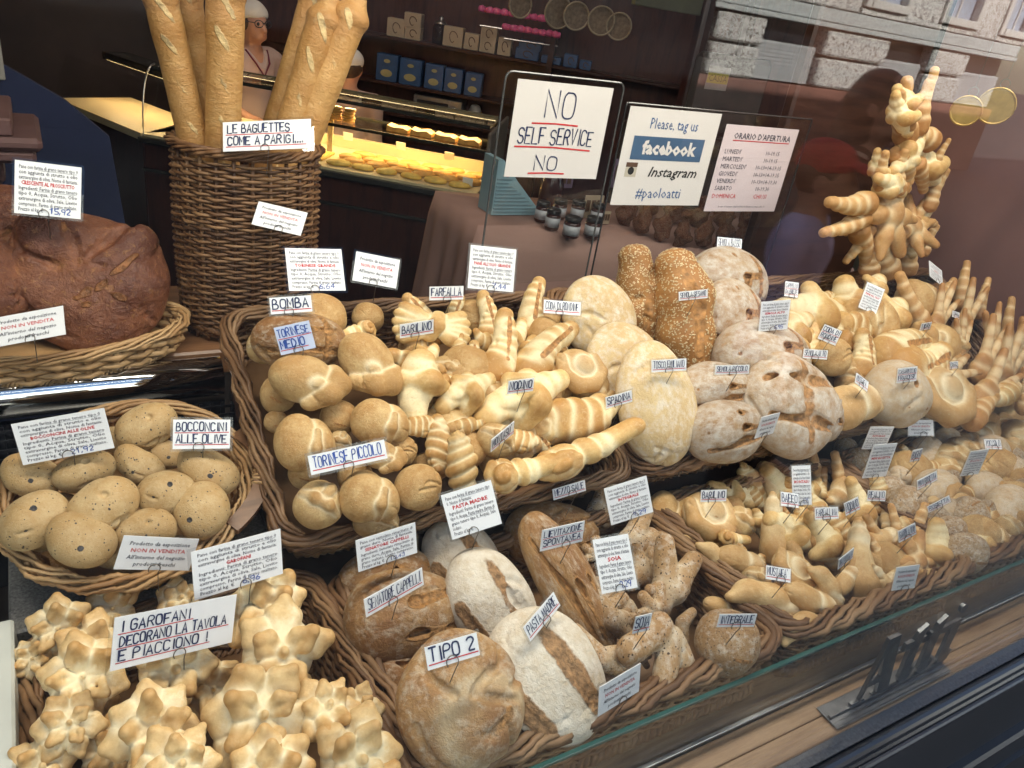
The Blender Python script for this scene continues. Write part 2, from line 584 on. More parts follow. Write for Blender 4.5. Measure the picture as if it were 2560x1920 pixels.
M_sesame = bread_mat('sesame_loaf_crust', (0.30, 0.125, 0.03), (0.42, 0.205, 0.06), (0.52, 0.31, 0.12), wrinkle=0.5)
M_seed = plain('sesame_seed', (0.62, 0.47, 0.26), 0.5, var=0.25, scale=30)
M_finger = bread_mat('finger_crust', (0.38, 0.18, 0.055), (0.555, 0.325, 0.125), (0.69, 0.52, 0.30), wrinkle=0.2)

# ---------------------------------------------------------------- bread shape library (each a mesh one unit long either way in x)
LIB = {}
CREASE = {'bread_roll': (5, .9, .026), 'crescent_roll': (4, .6, .02), 'shell_roll': (4, .5, .02), 'oval_roll': (4, .7, .02), 'olive_roll': (3, .45, .013), 'knot_roll': (4, .4, .018), 'disc_loaf': (6, .8, .02), 'cracked_loaf': (4, .5, .011),
 'swirl_loaf': (12, .8, .02), 'floured_loaf': (8, .5, .016), 'stubby_bread': (6, .4, .02), 'ridged_horn_roll': (2, .3, .015), 'flat_bread': (12, .7, .02), 'sesame_loaf': (4, .4, .02), 'wholemeal_ball': (5, .6, .02), 'carnation_bread': (3, .3, .014), 'scroll_roll': (3, .3, .015)}
def lib(key, fn, mat, nvar=1, n=56):
    LIB[key] = []
    for i in range(nvar):
        d = fn(i)
        if key in CREASE:
            c = CREASE[key]; d.crease(c[0], 31 * i + len(key), c[1], c[2])
        LIB[key].append(d.mesh(key, mat, n))

def s_oval(i):
    d = Dough(seed=20 + i, wob=0.06, wf=2.2)
    d.add([('e', (0, 0, 0), (1, 0.74, 0.62)), ('e', (0.25 - 0.2 * i, 0.05, 0.08), (0.62, 0.6, 0.6))], 0.3)
    for k in range(4):
        a = rs.uniform(0, 6.3); r = rs.uniform(0.15, 0.8)
        x, y = r * math.cos(a), r * 0.7 * math.sin(a)
        z = 0.62 * math.sqrt(max(0.05, 1 - x * x - (y / 0.74) ** 2))
        d.spots.append((np.array([x, y, z]), rs.uniform(.02, .055)))
        if k < 1: d.cut(('e', (x, y, z + 0.04), (0.06, 0.05, 0.05)), 0.04)
    return d
def s_garofano(i):
    d = Dough(k=0.022, seed=40 + i, wob=0.04, wf=3, seamw=0.09)
    r = np.random.RandomState(90 + i)
    d.add([('e', (0, 0, -0.12), (0.72, 0.70, 0.40))], 0.1)
    n = (6, 6, 7, 5)[i % 4]
    for k in range(n):
        a = 2 * math.pi * (k + r.uniform(-0.2, 0.2)) / n
        up = r.uniform(-0.1, 0.22); L = r.uniform(0.84, 0.96)
        R1 = np.array([math.cos(a), math.sin(a), 0]); T1 = np.array([-math.sin(a), math.cos(a), 0])
        b = R1 * 0.42; m_ = R1 * 0.72 * L + [0, 0, up * 0.6]; e = R1 * L + [0, 0, up * 1.2]
        w_ = r.uniform(0.14, 0.19)
        d.add([('c', b + T1 * w_ * .6, m_ + T1 * w_, 0.22, 0.185), ('c', b - T1 * w_ * .6, m_ - T1 * w_, 0.22, 0.185), ('c', m_ + T1 * w_, e, 0.185, 0.135), ('c', m_ - T1 * w_, e, 0.185, 0.135), ('c', b, m_, 0.19, 0.2)], 0.05)
    n = (5, 4, 5, 4)[i % 4]
    for k in range(n):
        a = 2 * math.pi * (k + 0.5 + r.uniform(-0.22, 0.22)) / n
        R1 = np.array([math.cos(a), math.sin(a), 0]); T1 = np.array([-math.sin(a), math.cos(a), 0])
        b = R1 * 0.16 + [0, 0, 0.14]; m_ = R1 * 0.40 + [0, 0, r.uniform(0.28, 0.38)]; e = R1 * r.uniform(0.54, 0.7) + [0, 0, r.uniform(0.38, 0.6)]
        w_ = r.uniform(0.10, 0.16)
        d.add([('c', b, m_ + T1 * w_, 0.16, 0.14), ('c', b, m_ - T1 * w_, 0.16, 0.14), ('c', m_ + T1 * w_, e, 0.15, 0.12), ('c', m_ - T1 * w_, e, 0.15, 0.12)], 0.05)
    d.add([('c', (0, 0, 0.1), (r.uniform(-.08, .08), r.uniform(-.08, .08), 0.42), 0.15, 0.09)], 0.05)
    return d
def s_roll(i):
    d = Dough(k=0.03, seed=60 + i, wob=0.045, wf=2.3, seamw=0.07)
    i = i % 4
    if i == 0:      # folded over, flap along one side
        d.add([('e', (-0.12, 0.05, 0), (0.85, 0.78, 0.7))], 0.2)
        d.add(chain([(0.25, -0.72, 0.1), (0.62, -0.42, 0.38), (0.82, 0.05, 0.3), (0.7, 0.45, 0.05)], [0.24, 0.32, 0.34, 0.25]), 0.1)
        d.add([('e', (0.25, -0.18, 0.52), (0.24, 0.2, 0.16))], 0.1)
    elif i == 1:    # bun split by a deep fold
        d.add([('e', (-0.22, 0.03, 0), (0.76, 0.88, 0.74))], 0.2)
        d.add([('e', (0.5, -0.02, -0.02), (0.48, 0.76, 0.64), euler(0, 0, 0.3))], 0.2)
        d.add(chain([(0.28, -0.7, 0.1), (0.2, -0.3, 0.6), (0.32, 0.2, 0.62)], [0.12, 0.17, 0.1]), 0.1)
    elif i == 2:    # round with a swirl fold
        d.add([('e', (0, 0, 0), (0.95, 0.88, 0.72))], 0.2)
        d.add(chain([(-0.75, 0.3, 0.3), (-0.3, 0.1, 0.64), (0.2, -0.1, 0.68), (0.65, -0.42, 0.38)], [0.14, 0.2, 0.2, 0.12]), 0.1)
        d.add(chain([(0.3, 0.5, 0.45), (0.05, 0.2, 0.66)], [0.24, 0.2]), 0.1)
    else:           # plain
        d.add([('e', (0, 0, 0), (1, 0.92, 0.78)), ('e', (0.3, 0.2, 0.2), (0.55, 0.5, 0.5))], 0.3)
        d.cut([('c', (-0.5, -0.5, 0.68), (0.3, -0.62, 0.62), 0.02, 0.02)], 0.06)
    return d
def s_barrel(i):    # rolled sheet: stacked bands and a coiled end
    d = Dough(k=0.03, seed=80 + i, wob=0.03, seamw=0.08)
    xs = np.linspace(-0.7, 0.7, 4)
    for k, x in enumerate(xs):
        r = 0.62 - 0.16 * abs(k - 1.3)
        d.add([('e', (x, 0.04 * (-1) ** k, 0), (0.42, r, r * 0.95), euler(0, 0.15, 0.25))], 0.1)
    d.add(spiral((0.98, 0, 0.05), (0.5, 0.1, 0.2), 0.3, 0.12, 2.2), 0.03)
    return d
def spiral(c, axis, R, r, turns, rise=0.25, n=16):
    c = np.asarray(c, float); ax = nrm(axis)
    u = nrm(np.cross(ax, [0.1, 0.2, 1])); v = np.cross(ax, u)
    t = np.linspace(0, 1, n)
    P = [c + ax * (rise * x) + (u * math.cos(turns * 6.283 * x) + v * math.sin(turns * 6.283 * x)) * R * (1 - 0.86 * x) for x in t]
    return chain(P, list(r * (1.1 - 0.35 * t)))
def s_montasu(i):   # cone coiled to a snail tip, horn at the other end
    d = Dough(k=0.025, seed=100 + i, wob=0.02, seamw=0.07)
    for k, (x, r) in enumerate([(-0.75, 0.42), (-0.42, 0.56), (-0.05, 0.62), (0.28, 0.52), (0.55, 0.4)]):
        d.add([('e', (x, 0, 0), (0.3, r, r * 0.92), euler(0, 0.1, 0.35))], 0.08)
    d.add(spiral((0.68, 0, 0), (1, 0.05, 0.12), 0.29, 0.13, 2.0, 0.3), 0.02)
    d.add([('c', (-0.8, 0.1, 0), (-1.15, 0.3, 0.15), 0.3, 0.2)], 0.1)
    return d
def s_horn(i):      # scrolled roll lying down: spiral at one end, thick tail at the other
    d = Dough(k=0.025, seed=120 + i, wob=0.025, seamw=0.06)
    d.add(spiral((-0.72, 0, 0.1), (-0.35, -0.15, 1), 0.36, 0.17, 1.6, 0.3), 0.03)
    d.add([('e', (-0.6, 0, -0.05), (0.42, 0.5, 0.4))], 0.1)
    d.add([('e', (-0.12, 0.05, 0), (0.26, 0.42, 0.38), euler(0, 0, 0.3))], 0.1)
    d.add([('e', (0.15, 0.05, 0), (0.26, 0.37, 0.34), euler(0, 0, 0.3))], 0.1)
    d.add([('c', (0.25, 0.06, 0), (0.95, 0.18, 0.04), 0.31, 0.25)], 0.1)
    return d
def s_nodino(i):    # knot: stepped lengths of dough crossing over each other
    d = Dough(k=0.012, seed=140 + i, wob=0.04, seamw=0.055)
    i = i % 3
    def leg(p0, p1, r0, r1, n=3, bend=0.0):
        p0 = np.array(p0, float); p1 = np.array(p1, float)
        L = p1 - p0; sd_ = nrm(np.cross(L, [0, 0, 1]))
        for k in range(n):
            t0, t1 = k / n, (k + 0.75) / n
            c0 = p0 + L * t0 + sd_ * bend * math.sin(3.1 * t0); c1 = p0 + L * t1 + sd_ * bend * math.sin(3.1 * t1)
            ra = r0 + (r1 - r0) * t0; d.add([('c', c0, c1, ra, ra * 0.93)], 0.05)
    if i == 0:
        leg((-0.05, 0.05, 0.05), (-0.9, -0.12, 0), 0.36, 0.2, 3, 0.08)
        leg((0.1, 0.0, 0.03), (0.95, 0.2, 0.08), 0.36, 0.17, 3, -0.06)
        d.add(chain([(-0.22, -0.42, -0.05), (0.0, -0.08, 0.34), (0.22, 0.36, 0.02)], [0.24, 0.3, 0.24]), 0.08)
        d.add(chain([(-0.1, 0.42, 0.0), (0.12, 0.3, 0.2)], [0.2, 0.2]), 0.08)
    elif i == 1:
        for k, (x, y, r) in enumerate([(-0.8, 0.05, 0.27), (-0.5, 0.07, 0.37), (-0.17, 0, 0.4), (0.18, -0.05, 0.38), (0.52, 0.02, 0.31)]):
            d.add([('c', (x, y - .12, 0), (x + 0.1, y + .12, 0.03), r * .88, r * .88)], 0.08)
        leg((0.6, 0, 0), (1.05, 0.12, 0.05), 0.27, 0.14, 2)
        d.add(spiral((-0.95, 0.05, 0.1), (-0.4, 0.1, 1), 0.18, 0.09, 1.6, 0.15, 10), 0.02)
    else:
        leg((0.05, 0, 0.03), (-0.95, 0.05, 0.12), 0.38, 0.2, 4, 0.07)
        d.add(chain([(0.05, -0.58, -0.02), (0.2, -0.15, 0.26), (0.32, 0.5, -0.02)], [0.22, 0.33, 0.22]), 0.1)
        leg((0.35, 0, 0), (0.9, -0.18, 0), 0.4, 0.3, 2)
        d.add(chain([(0.3, -0.45, 0), (0.6, -0.2, 0.16)], [0.18, 0.2]), 0.05)
    return d
def s_mustafa(i):   # smooth crescent or pear
    d = Dough(k=0.04, seed=160 + i, wob=0.03, seamw=0.07)
    i = i % 3
    if i == 0:
        d.add(chain([(-0.95, -0.25, 0), (-0.45, 0.12, 0.05), (0.15, 0.18, 0.05), (0.75, -0.1, 0), (1.0, -0.35, 0)], [0.14, 0.36, 0.42, 0.3, 0.12]), 0.2)
        d.add([('c', (0.25, -0.1, 0.25), (0.7, 0.1, 0.25), 0.1, 0.16)], 0.1)
    elif i == 1:
        d.add(chain([(-1, 0, 0.12), (-0.55, 0, 0.06), (-0.1, 0, 0), (0.45, 0, 0)], [0.15, 0.24, 0.36, 0.5]), 0.2)
        d.add([('c', (-0.72, -0.02, 0.1), (-0.66, 0.02, 0.1), 0.27, 0.27)], 0.05)
    else:           # three-lobed fold
        d.add([('e', (-0.2, 0, 0), (0.75, 0.5, 0.45), euler(0, 0, 0.25))], 0.1)
        d.add([('e', (0.45, 0.12, 0.02), (0.5, 0.44, 0.42), euler(0, 0, -0.4))], 0.1)
        d.add([('c', (0.55, 0.2, 0.1), (1.0, -0.05, 0.05), 0.26, 0.14)], 0.1)
    return d
def s_farfalla(i):  # bow: two ridged shell fans pinched at the middle
    d = Dough(k=0.018, seed=180 + i, wob=0.03, seamw=0.05)
    for s in (-1, 1):
        for k in range(5):
            a = s * math.pi / 2 * (1 - s) + (k - 2) * 0.30
            x, y = math.cos(a), math.sin(a)
            d.add([('c', (x * 0.15, y * 0.15, 0.1), (x * 0.6, y * 0.62, 0.1 - 0.03 * k), 0.2, 0.25), ('c', (x * 0.6, y * 0.62, 0.1 - 0.03 * k), (x * 0.88, y * 0.9, 0.06 - 0.03 * k), 0.25, 0.2)], 0.03)
    d.add(chain([(-0.12, -0.36, 0.1), (0, 0, 0.28), (0.12, 0.36, 0.1)], [0.2, 0.24, 0.2]), 0.05)
    return d
def s_coda(i):      # ridged horn, overlapping leaves narrowing to a blunt tip
    d = Dough(k=0.012, seed=200 + i, wob=0.02, seamw=0.045)
    bend = (0.25, -0.3)[i % 2]
    for k in range(6):
        t = k / 5
        x = -0.85 + 1.6 * t; y = bend * (t - 0.5) ** 2 * 2
        r = 0.5 - 0.24 * t
        d.add([('c', (x - 0.12, y, 0), (x + 0.28, y, 0.05), r, r * 0.9)], 0.04)
    d.cut([('c', (-0.5, 0.02, 0.5), (0.9, bend * 0.3, 0.28), 0.05, 0.03)], 0.06)
    return d
def s_cracked(i):
    d = Dough(k=0.05, seed=220 + i, wob=0.05, wf=2.6, seamw=0.05)
    d.add([('e', (0, 0, 0), (1, 0.82, 0.62)), ('e', (-0.3, 0.1, 0.1), (0.6, 0.6, 0.55))], 0.3)
    r = np.random.RandomState(300 + i)
    n = (2, 3, 4, 3)[i % 4]
    for k in range(n):
        y = -0.5 + 1.0 * (k + 0.5) / n; a = r.uniform(-0.2, 0.2)
        if i % 4 in (2, 3) and k % 2:
            pts = [(y * 1.1, -0.62, 0.42), (y * 1.1 + a, 0, 0.7), (y, 0.62, 0.42)]
        else:
            pts = [(-0.75, y + a, 0.42), (0, y, 0.72 - 0.5 * y * y), (0.75, y - a, 0.42)]
        pts = [(x_, y_, 0.01 + 0.62 * math.sqrt(max(0.12, 1 - x_ * x_ - (y_ / 0.82) ** 2))) for x_, y_, _z in pts]
        d.cut(chain(pts, [0.012, 0.075, 0.012]), 0.1)
    d.cw = 0.075
    return d
def s_swirl(i):
    d = Dough(k=0.03, seed=240 + i, wob=0.05, wf=2.3, seamw=0.06)
    d.add([('e', (0, 0, 0), (1, 0.96, 0.6))], 0.2)
    d.add([('e', (0.12, -0.1, 0.16), (0.78, 0.72, 0.52))], 0.2)
    d.cut(chain([(0.1, 0.45, 0.62), (0.45, 0.3, 0.6), (0.55, -0.05, 0.6), (0.3, -0.35, 0.62), (0.05, -0.4, 0.66)], [0.02, 0.05, 0.05, 0.05, 0.02]), 0.05)
    d.cut(chain([(-0.3, 0.35, 0.6), (-0.5, 0, 0.58), (-0.35, -0.4, 0.55)], [0.01, 0.025, 0.01]), 0.04)
    return d
def s_pasta(i):     # loaf with a broad white band and a rough open side
    d = Dough(k=0.03, seed=260 + i, wob=0.045, wf=2.4, seamw=0.03)
    d.add([('e', (0, 0, 0), (1, 0.9, 0.6))], 0.2)
    d.cut(chain([(-0.8, 0.28, 0.52), (0.0, 0.22, 0.66), (0.75, 0.18, 0.5)], [0.03, 0.09, 0.03]), 0.12)
    d.cw = 0.15
    d.cut([('c', (-0.3, -0.75, 0.35), (0.4, -0.7, 0.38), 0.04, 0.07)], 0.05)
    return d
def s_disc(i):
    d = Dough(seed=280 + i, wob=0.045, wf=2.2)
    d.add([('e', (0, 0, 0), (1, 0.92, 0.42)), ('e', (0.1, 0.1, 0.1), (0.7, 0.6, 0.38))], 0.3)
    return d
def s_sesame(i):
    d = Dough(k=0.05, seed=300 + i, wob=0.04, wf=2.4, seamw=0.05)
    d.add(chain([(-0.82, 0, 0), (-0.3, 0.03, 0.02), (0.3, -0.02, 0.02), (0.8, 0, 0)], [0.27, 0.33, 0.32, 0.25]), 0.2)
    d.cut(chain([(-0.7, -0.12, 0.3), (-0.1, -0.02, 0.38), (0.6, -0.1, 0.33)], [0.03, 0.06, 0.03]), 0.06)
    return d
def s_branch(i):    # thick stubby arms meeting in a body
    d = Dough(k=0.06, seed=320 + i, wob=0.05, wf=3, seamw=0.08)
    sets = [[[(-0.3, 0, 0), (0.95, 0.42, 0)], [(-0.2, -0.1, 0.08), (0.85, -0.38, 0.1)], [(-0.2, 0.1, 0), (-0.9, 0.1, 0)]],
            [[(-0.95, -0.25, 0), (-0.4, 0.3, 0.05), (0.2, 0.25, 0.08)], [(0.1, 0.3, 0.05), (0.9, -0.1, 0)], [(0, 0.2, 0.1), (0.1, -0.5, 0.05)]],
            [[(-0.9, 0.1, 0), (0.0, -0.1, 0.1), (0.95, 0.15, 0)], [(0.1, -0.05, 0.1), (0.5, 0.55, 0.05)]]]
    for a in sets[i % 3]:
        d.add(chain(a, [0.29] + [0.31] * (len(a) - 2) + [0.24]), 0.15)
    return d
def s_finger(i):    # jointed taper: one branch of a crossed roll
    d = Dough(k=0.02, seed=340 + i, wob=0.015, seamw=0.04)
    for k in range(5):
        t = k / 4
        d.add([('c', (-0.85 + 1.45 * t, 0.06 * math.sin(3 * t + i), 0), (-0.6 + 1.45 * t, 0.06 * math.sin(3 * t + i), 0), 0.26 - 0.13 * t, 0.25 - 0.13 * t)], 0.05)
    return d
def s_hand(i):      # fan of jointed fingers on a folded base
    d = Dough(k=0.03, seed=360 + i, wob=0.02, seamw=0.06)
    d.add([('e', (-0.72, 0, 0), (0.4, 0.5, 0.34))], 0.1)
    d.add([('e', (-0.42, 0.1, 0.12), (0.34, 0.4, 0.26), euler(0, 0, 0.4))], 0.1)
    for a, L in (((-0.5, 1.5), (-0.05, 1.75), (0.42, 1.45)), ((-0.3, 1.7), (0.35, 1.55)))[i % 2]:
        D = np.array([math.cos(a), math.sin(a), 0.12])
        b = np.array([-0.6, 0, 0.05])
        for k in range(4):
            t0, t1 = k / 4, (k + 1.1) / 4
            d.add([('c', b + D * L * t0, b + D * L * t1, 0.24 - 0.12 * t0, 0.23 - 0.12 * t1)], 0.05)
    return d
def s_baguette(i):
    d = Dough(k=0.02, seed=380 + i, wob=0.004, wf=9, seamw=0.02)
    d.add(chain([(-0.96, 0, 0), (-0.8, 0, 0), (0.75, 0.012 * i, 0), (0.94, 0.012 * i, 0)], [0.052, 0.08, 0.085, 0.045]), 0.05)
    for k in range(5):
        x = -0.7 + 0.34 * k
        d.cut([('c', (x - 0.12, -0.05, 0.098), (x + 0.14, 0.05, 0.1), 0.014, 0.014)], 0.02)
    d.cw = 0.012
    return d
def s_focaccia(i):
    d = Dough(k=0.06, seed=400 + i, wob=0.05, wf=4.0)
    r = np.random.RandomState(55 + i)
    d.add([('e', (0, 0, 0), (1, 0.95, 0.36))] + [('e', (r.uniform(-.6, .6), r.uniform(-.6, .6), 0.1), (r.uniform(.25, .45), r.uniform(.2, .4), r.uniform(.24, .29))) for _ in range(9)], 0.2)
    for _ in range(6):
        x, y, a = r.uniform(-.6, .6), r.uniform(-.6, .6), r.uniform(0, 3.1)
        d.cut(chain([(x - .25 * math.cos(a), y - .25 * math.sin(a), 0.36), (x, y + r.uniform(-.1, .1), 0.43), (x + .25 * math.cos(a), y + .25 * math.sin(a), 0.36)], [0.01, 0.02, 0.01]), 0.07)
    d.cw = 0.04
    return d
def s_star(i):
    d = Dough(k=0.03, seed=420 + i, wob=0.03, seamw=0.06)
    r = np.random.RandomState(7 + i)
    for k in range(6):
        a = k * 1.047 + r.uniform(-.2, .2)
        R1 = np.array([math.cos(a), math.sin(a), 0.1])
        d.add([('c', R1 * 0.1, R1 * 0.55, 0.15, 0.2), ('c', R1 * 0.55, R1 * 0.95, 0.19, 0.12)], 0.03)
    d.add([('e', (0, 0, 0.1), (0.3, 0.3, 0.2))], 0.1)
    return d
def s_shell(i):     # round body closing like a mouth
    d = Dough(k=0.025, seed=440 + i, wob=0.03, seamw=0.07)
    d.add([('e', (0, 0, -0.1), (0.92, 0.8, 0.5))], 0.2)
    d.add(chain([(-0.8, 0.35, 0.1), (-0.75, -0.3, 0.2), (-0.2, -0.68, 0.22), (0.45, -0.6, 0.2), (0.85, -0.1, 0.15), (0.6, 0.45, 0.15)], [0.2, 0.28, 0.3, 0.3, 0.28, 0.2]), 0.06)
    d.add([('e', (0.05, 0.1, 0.3), (0.42, 0.36, 0.2))], 0.1)
    d.cut([('c', (-0.35, -0.1, 0.5), (0.25, -0.25, 0.52), 0.03, 0.02)], 0.05)
    return d

lib('olive_roll', s_oval, M_olive, 6)
lib('carnation_bread', s_garofano, M_flower, 8, 72)
lib('bread_roll', s_roll, M_soft, 8, 60)
lib('barrel_roll', s_barrel, M_gold, 1)
lib('snail_roll', s_montasu, M_gold, 1, 64)
lib('scroll_roll', s_horn, M_gold, 1, 64)
lib('knot_roll', s_nodino, M_gold, 6)
lib('crescent_roll', s_mustafa, M_pale, 6)
lib('bow_roll', s_farfalla, M_gold, 1, 64)
lib('ridged_horn_roll', s_coda, M_gold, 2, 64)
lib('cracked_loaf', s_cracked, M_flour, 4, 64)
lib('swirl_loaf', s_swirl, M_rustic, 1, 72)
lib('floured_loaf', s_pasta, M_white, 2, 64)
lib('disc_loaf', s_disc, M_tosco, 2, 60)
lib('sesame_loaf', s_sesame, M_sesame, 2, 64)
lib('stubby_bread', s_branch, M_soy, 3)
lib('finger_roll', s_finger, M_finger, 2, 48)
lib('crossed_roll', s_hand, M_finger, 2, 60)
lib('baguette', s_baguette, M_baguette, 2, 110)
lib('flat_bread', s_focaccia, M_focaccia, 2, 72)
lib('star_roll', s_star, M_finger, 1, 52)
lib('shell_roll', s_shell, M_pale, 1, 60)
lib('oval_roll', s_oval, M_creamroll, 2, 44)
lib('wholemeal_ball', lambda i: s_roll(3), M_whole, 1, 44)

def add_seeds(me, count, size, seed):
    """sesame seeds lying on the crust, inside the loaf's own mesh"""
    r = np.random.RandomState(seed)
    V = np.zeros(len(me.vertices) * 3); me.vertices.foreach_get('co', V); V = V.reshape(-1, 3)
    Nn = np.zeros(len(me.vertices) * 3); me.vertices.foreach_get('normal', Nn); Nn = Nn.reshape(-1, 3)
    cutv = np.zeros(len(V)); me.attributes['cut'].data.foreach_get('value', cutv)
    ok = np.where((cutv < 0.3))[0]
    pick = r.choice(ok, count)
    fs = [tuple(p.vertices) for p in me.polygons]
    nV = [V]; F = list(fs); nb = len(V)
    for i in pick:
        n = Nn[i]; t = nrm(np.cross(n, r.normal(size=3))); b = np.cross(n, t)
        c = V[i] + n * size * 0.2 + t * r.uniform(-1, 1) * size + b * r.uniform(-1, 1) * size
        nV.append(np.array([c + t * size, c - t * size, c + b * size * 0.55, c - b * size * 0.55, c + n * size * 0.45]))
        F += [(nb, nb + 2, nb + 4), (nb + 2, nb + 1, nb + 4), (nb + 1, nb + 3, nb + 4), (nb + 3, nb, nb + 4)]
        nb += 5
    m2 = mesh(me.name + '_seeded', np.concatenate(nV), F, None, True)
    m2.materials.append(M_sesame); m2.materials.append(M_seed)
    mi = np.zeros(len(F), np.int32); mi[len(fs):] = 1
    m2.polygons.foreach_set('material_index', mi)
    for nm in ('seam', 'bake', 'cut'):
        a0 = np.zeros(len(V)); me.attributes[nm].data.foreach_get('value', a0)
        a = m2.attributes.new(nm, 'FLOAT', 'POINT')
        a.data.foreach_set('value', np.concatenate([a0, np.zeros(nb - len(V))]).astype(np.float32))
    return m2
LIB['sesame_loaf'] = [add_seeds(m, 2600, 0.017, 3 + k) for k, m in enumerate(LIB['sesame_loaf'])]
# ---------------------------------------------------------------- setting
def wicker_mat(name, a, b, c):
    m, nt, bs = new_mat(name)
    g = nt.nodes.new('ShaderNodeNewGeometry')
    v = coord(nt)
    n = noise(nt, v, 9, 4)
    t = mth(nt, 'ADD', mth(nt, 'MULTIPLY', g.outputs['Random Per Island'], 0.55), mth(nt, 'MULTIPLY', n, 0.6))
    col = ramp(nt, t, [(0.25, a), (0.55, b), (0.9, c)])
    fine = noise(nt, v, 160, 3)
    col = mix(nt, mth(nt, 'MULTIPLY', fine, 0.35), col, tuple(0.45 * x for x in b))
    nt.links.new(col, bs.inputs['Base Color'])
    bs.inputs['Roughness'].default_value = 0.5
    bs.inputs['Specular IOR Level'].default_value = 0.4
    bump(nt, bs, fine, 0.3, 0.001)
    return m
M_wick = wicker_mat('brown_wicker', (0.085, 0.038, 0.015), (0.18, 0.09, 0.039), (0.33, 0.20, 0.10))
M_wick2 = wicker_mat('dark_wicker', (0.06, 0.026, 0.010), (0.15, 0.068, 0.026), (0.32, 0.175, 0.08))
M_cane = wicker_mat('pale_cane', (0.24, 0.12, 0.045), (0.42, 0.24, 0.10), (0.58, 0.38, 0.19))
M_black = plain('black_paint', (0.018, 0.018, 0.022), 0.28, var=0.35, scale=5, bumpy=0.08, bscale=25)
M_panel = plain('dark_grey_panel', (0.028, 0.028, 0.033), 0.45, var=0.2, scale=2.5, bumpy=0.05)
M_granite = plain('granite', (0.17, 0.165, 0.155), 0.4, var=0.55, scale=240)
M_dgran = plain('dark_granite', (0.045, 0.045, 0.048), 0.25, var=0.5, scale=160)
M_plank = wood('pine_plank', (0.19, 0.10, 0.045), (0.43, 0.28, 0.16), (1.2, 14, 14), 0.4)
M_dwood = wood('dark_wood', (0.022, 0.009, 0.006), (0.06, 0.024, 0.014), (1, 9, 9), 0.4)
M_shelfwood = wood('brown_wood', (0.10, 0.045, 0.02), (0.23, 0.115, 0.055), (1, 12, 12), 0.35)
M_chrome, _nt, _b = new_mat('chrome')
_b.inputs['Metallic'].default_value = 1; _b.inputs['Roughness'].default_value = 0.07
_n = noise(_nt, coord(_nt), 6, 3); _nt.links.new(ramp(_nt, _n, [(0.3, (0.62, 0.62, 0.62)), (0.7, (0.8, 0.8, 0.79))]), _b.inputs['Base Color'])
M_steel = plain('brushed_steel', (0.45, 0.45, 0.46), 0.32, 1.0, var=0.15, scale=30)
M_wire = plain('steel_wire', (0.20, 0.18, 0.16), 0.3, 1.0, var=0.2)
M_white = plain('white_panel', (0.52, 0.53, 0.48), 0.4, var=0.07, scale=2)
M_dark = plain('dark_brown_wall', (0.035, 0.016, 0.013), 0.5, var=0.4, scale=2)  # dark red-brown colour of the walls themselves
M_floor = plain('dark_floor_tile', (0.03, 0.026, 0.024), 0.3, var=0.5, scale=4)
M_asph = plain('asphalt', (0.032, 0.032, 0.033), 0.85, var=0.3, scale=30, bumpy=0.3)
M_paint = plain('cream_plaster', (0.5, 0.46, 0.38), 0.8, var=0.08)
M_glass = glass_mat('window_glass', (0.99, 1, 0.995), 1.45, 0.012)
M_shield = glass_mat('clear_acrylic', (0.96, 0.975, 0.975), 0.9)
M_guard = glass_mat('greenish_glass', (0.985, 0.995, 0.99), 0.5)

def struct(name, mb, mat, smooth=False):
    return tag(mb.build(name, mat, None, smooth), kind='structure')

GZ = -0.25
struct('street', MB().quad((-90, -60, GZ), (90, -60, GZ), (90, 0.3, GZ), (-90, 0.3, GZ)), M_asph)
struct('pavement', MB().box((-30, -1.7, GZ + 0.004), (40, 0.36, GZ + 0.12), 0.01), plain('dark_paving', (0.028, 0.027, 0.026), 0.7, var=0.4, scale=20))
struct('floor', MB().box((-3, 0.6, -0.42), (9, 6.88, -0.37)), M_floor)

# shop building: one thing with its parts
shop = tag(empty('shop_building', (0, 0.45, GZ)), 'dark panelled bakery building holding the display window and the counter room', 'building')
def part(name, mb, mat, par, smooth=False):
    o = mb.build(name, mat, None, smooth)
    o.parent = par
    o.matrix_parent_inverse = par.matrix_world.inverted() if par.matrix_world != Matrix.Identity(4) else Matrix.Identity(4)
    return o
bpy.context.view_layer.update()
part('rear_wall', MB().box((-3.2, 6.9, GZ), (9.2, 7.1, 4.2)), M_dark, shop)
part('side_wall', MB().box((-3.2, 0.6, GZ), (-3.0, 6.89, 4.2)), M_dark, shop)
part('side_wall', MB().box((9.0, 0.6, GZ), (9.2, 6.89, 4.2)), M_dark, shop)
part('ceiling', MB().box((-3.2, 0.44, 3.3), (9.2, 6.89, 3.5)), M_paint, shop)
part('upper_wall', MB().box((-14, 0.40, 2.55), (24, 0.60, 6.2)), M_paint, shop)
part('pier', MB().box((-14, 0.36, GZ), (-1.15, 0.60, 2.54)), M_black, shop)
part('pier', MB().box((7.2, 0.36, GZ), (24, 0.60, 2.54)), M_black, shop)
part('roof', MB().box((-14, 0.3, 6.21), (24, 7.3, 6.4)), M_granite, shop)
mb = MB()
mb.box((-1.14, 0.425, 0.13), (7.19, 0.445, 0.418))
mb.box((-1.14, 0.40, 0.03), (7.19, 0.447, 0.129), 0.008)
mb.box((-1.14, 0.39, GZ), (7.19, 0.447, 0.028))
part('panel', mb, M_panel, shop)
mb = MB()
mb.box((-1.14, 0.412, 0.42), (7.19, 0.452, 0.437), 0.004)
mb.tube([(x, 0.428, 0.443) for x in np.linspace(-1.14, 7.19, 8)], 0.0125, 12)
mb.tube([(x, 0.406, 0.428) for x in np.linspace(-1.14, 7.19, 8)], 0.007, 10)
part('bottom_rail', mb, M_black, shop)
part('sill', MB().box((-1.14, 0.44, 0.43), (7.19, 0.466, 0.4555)), M_dgran, shop)
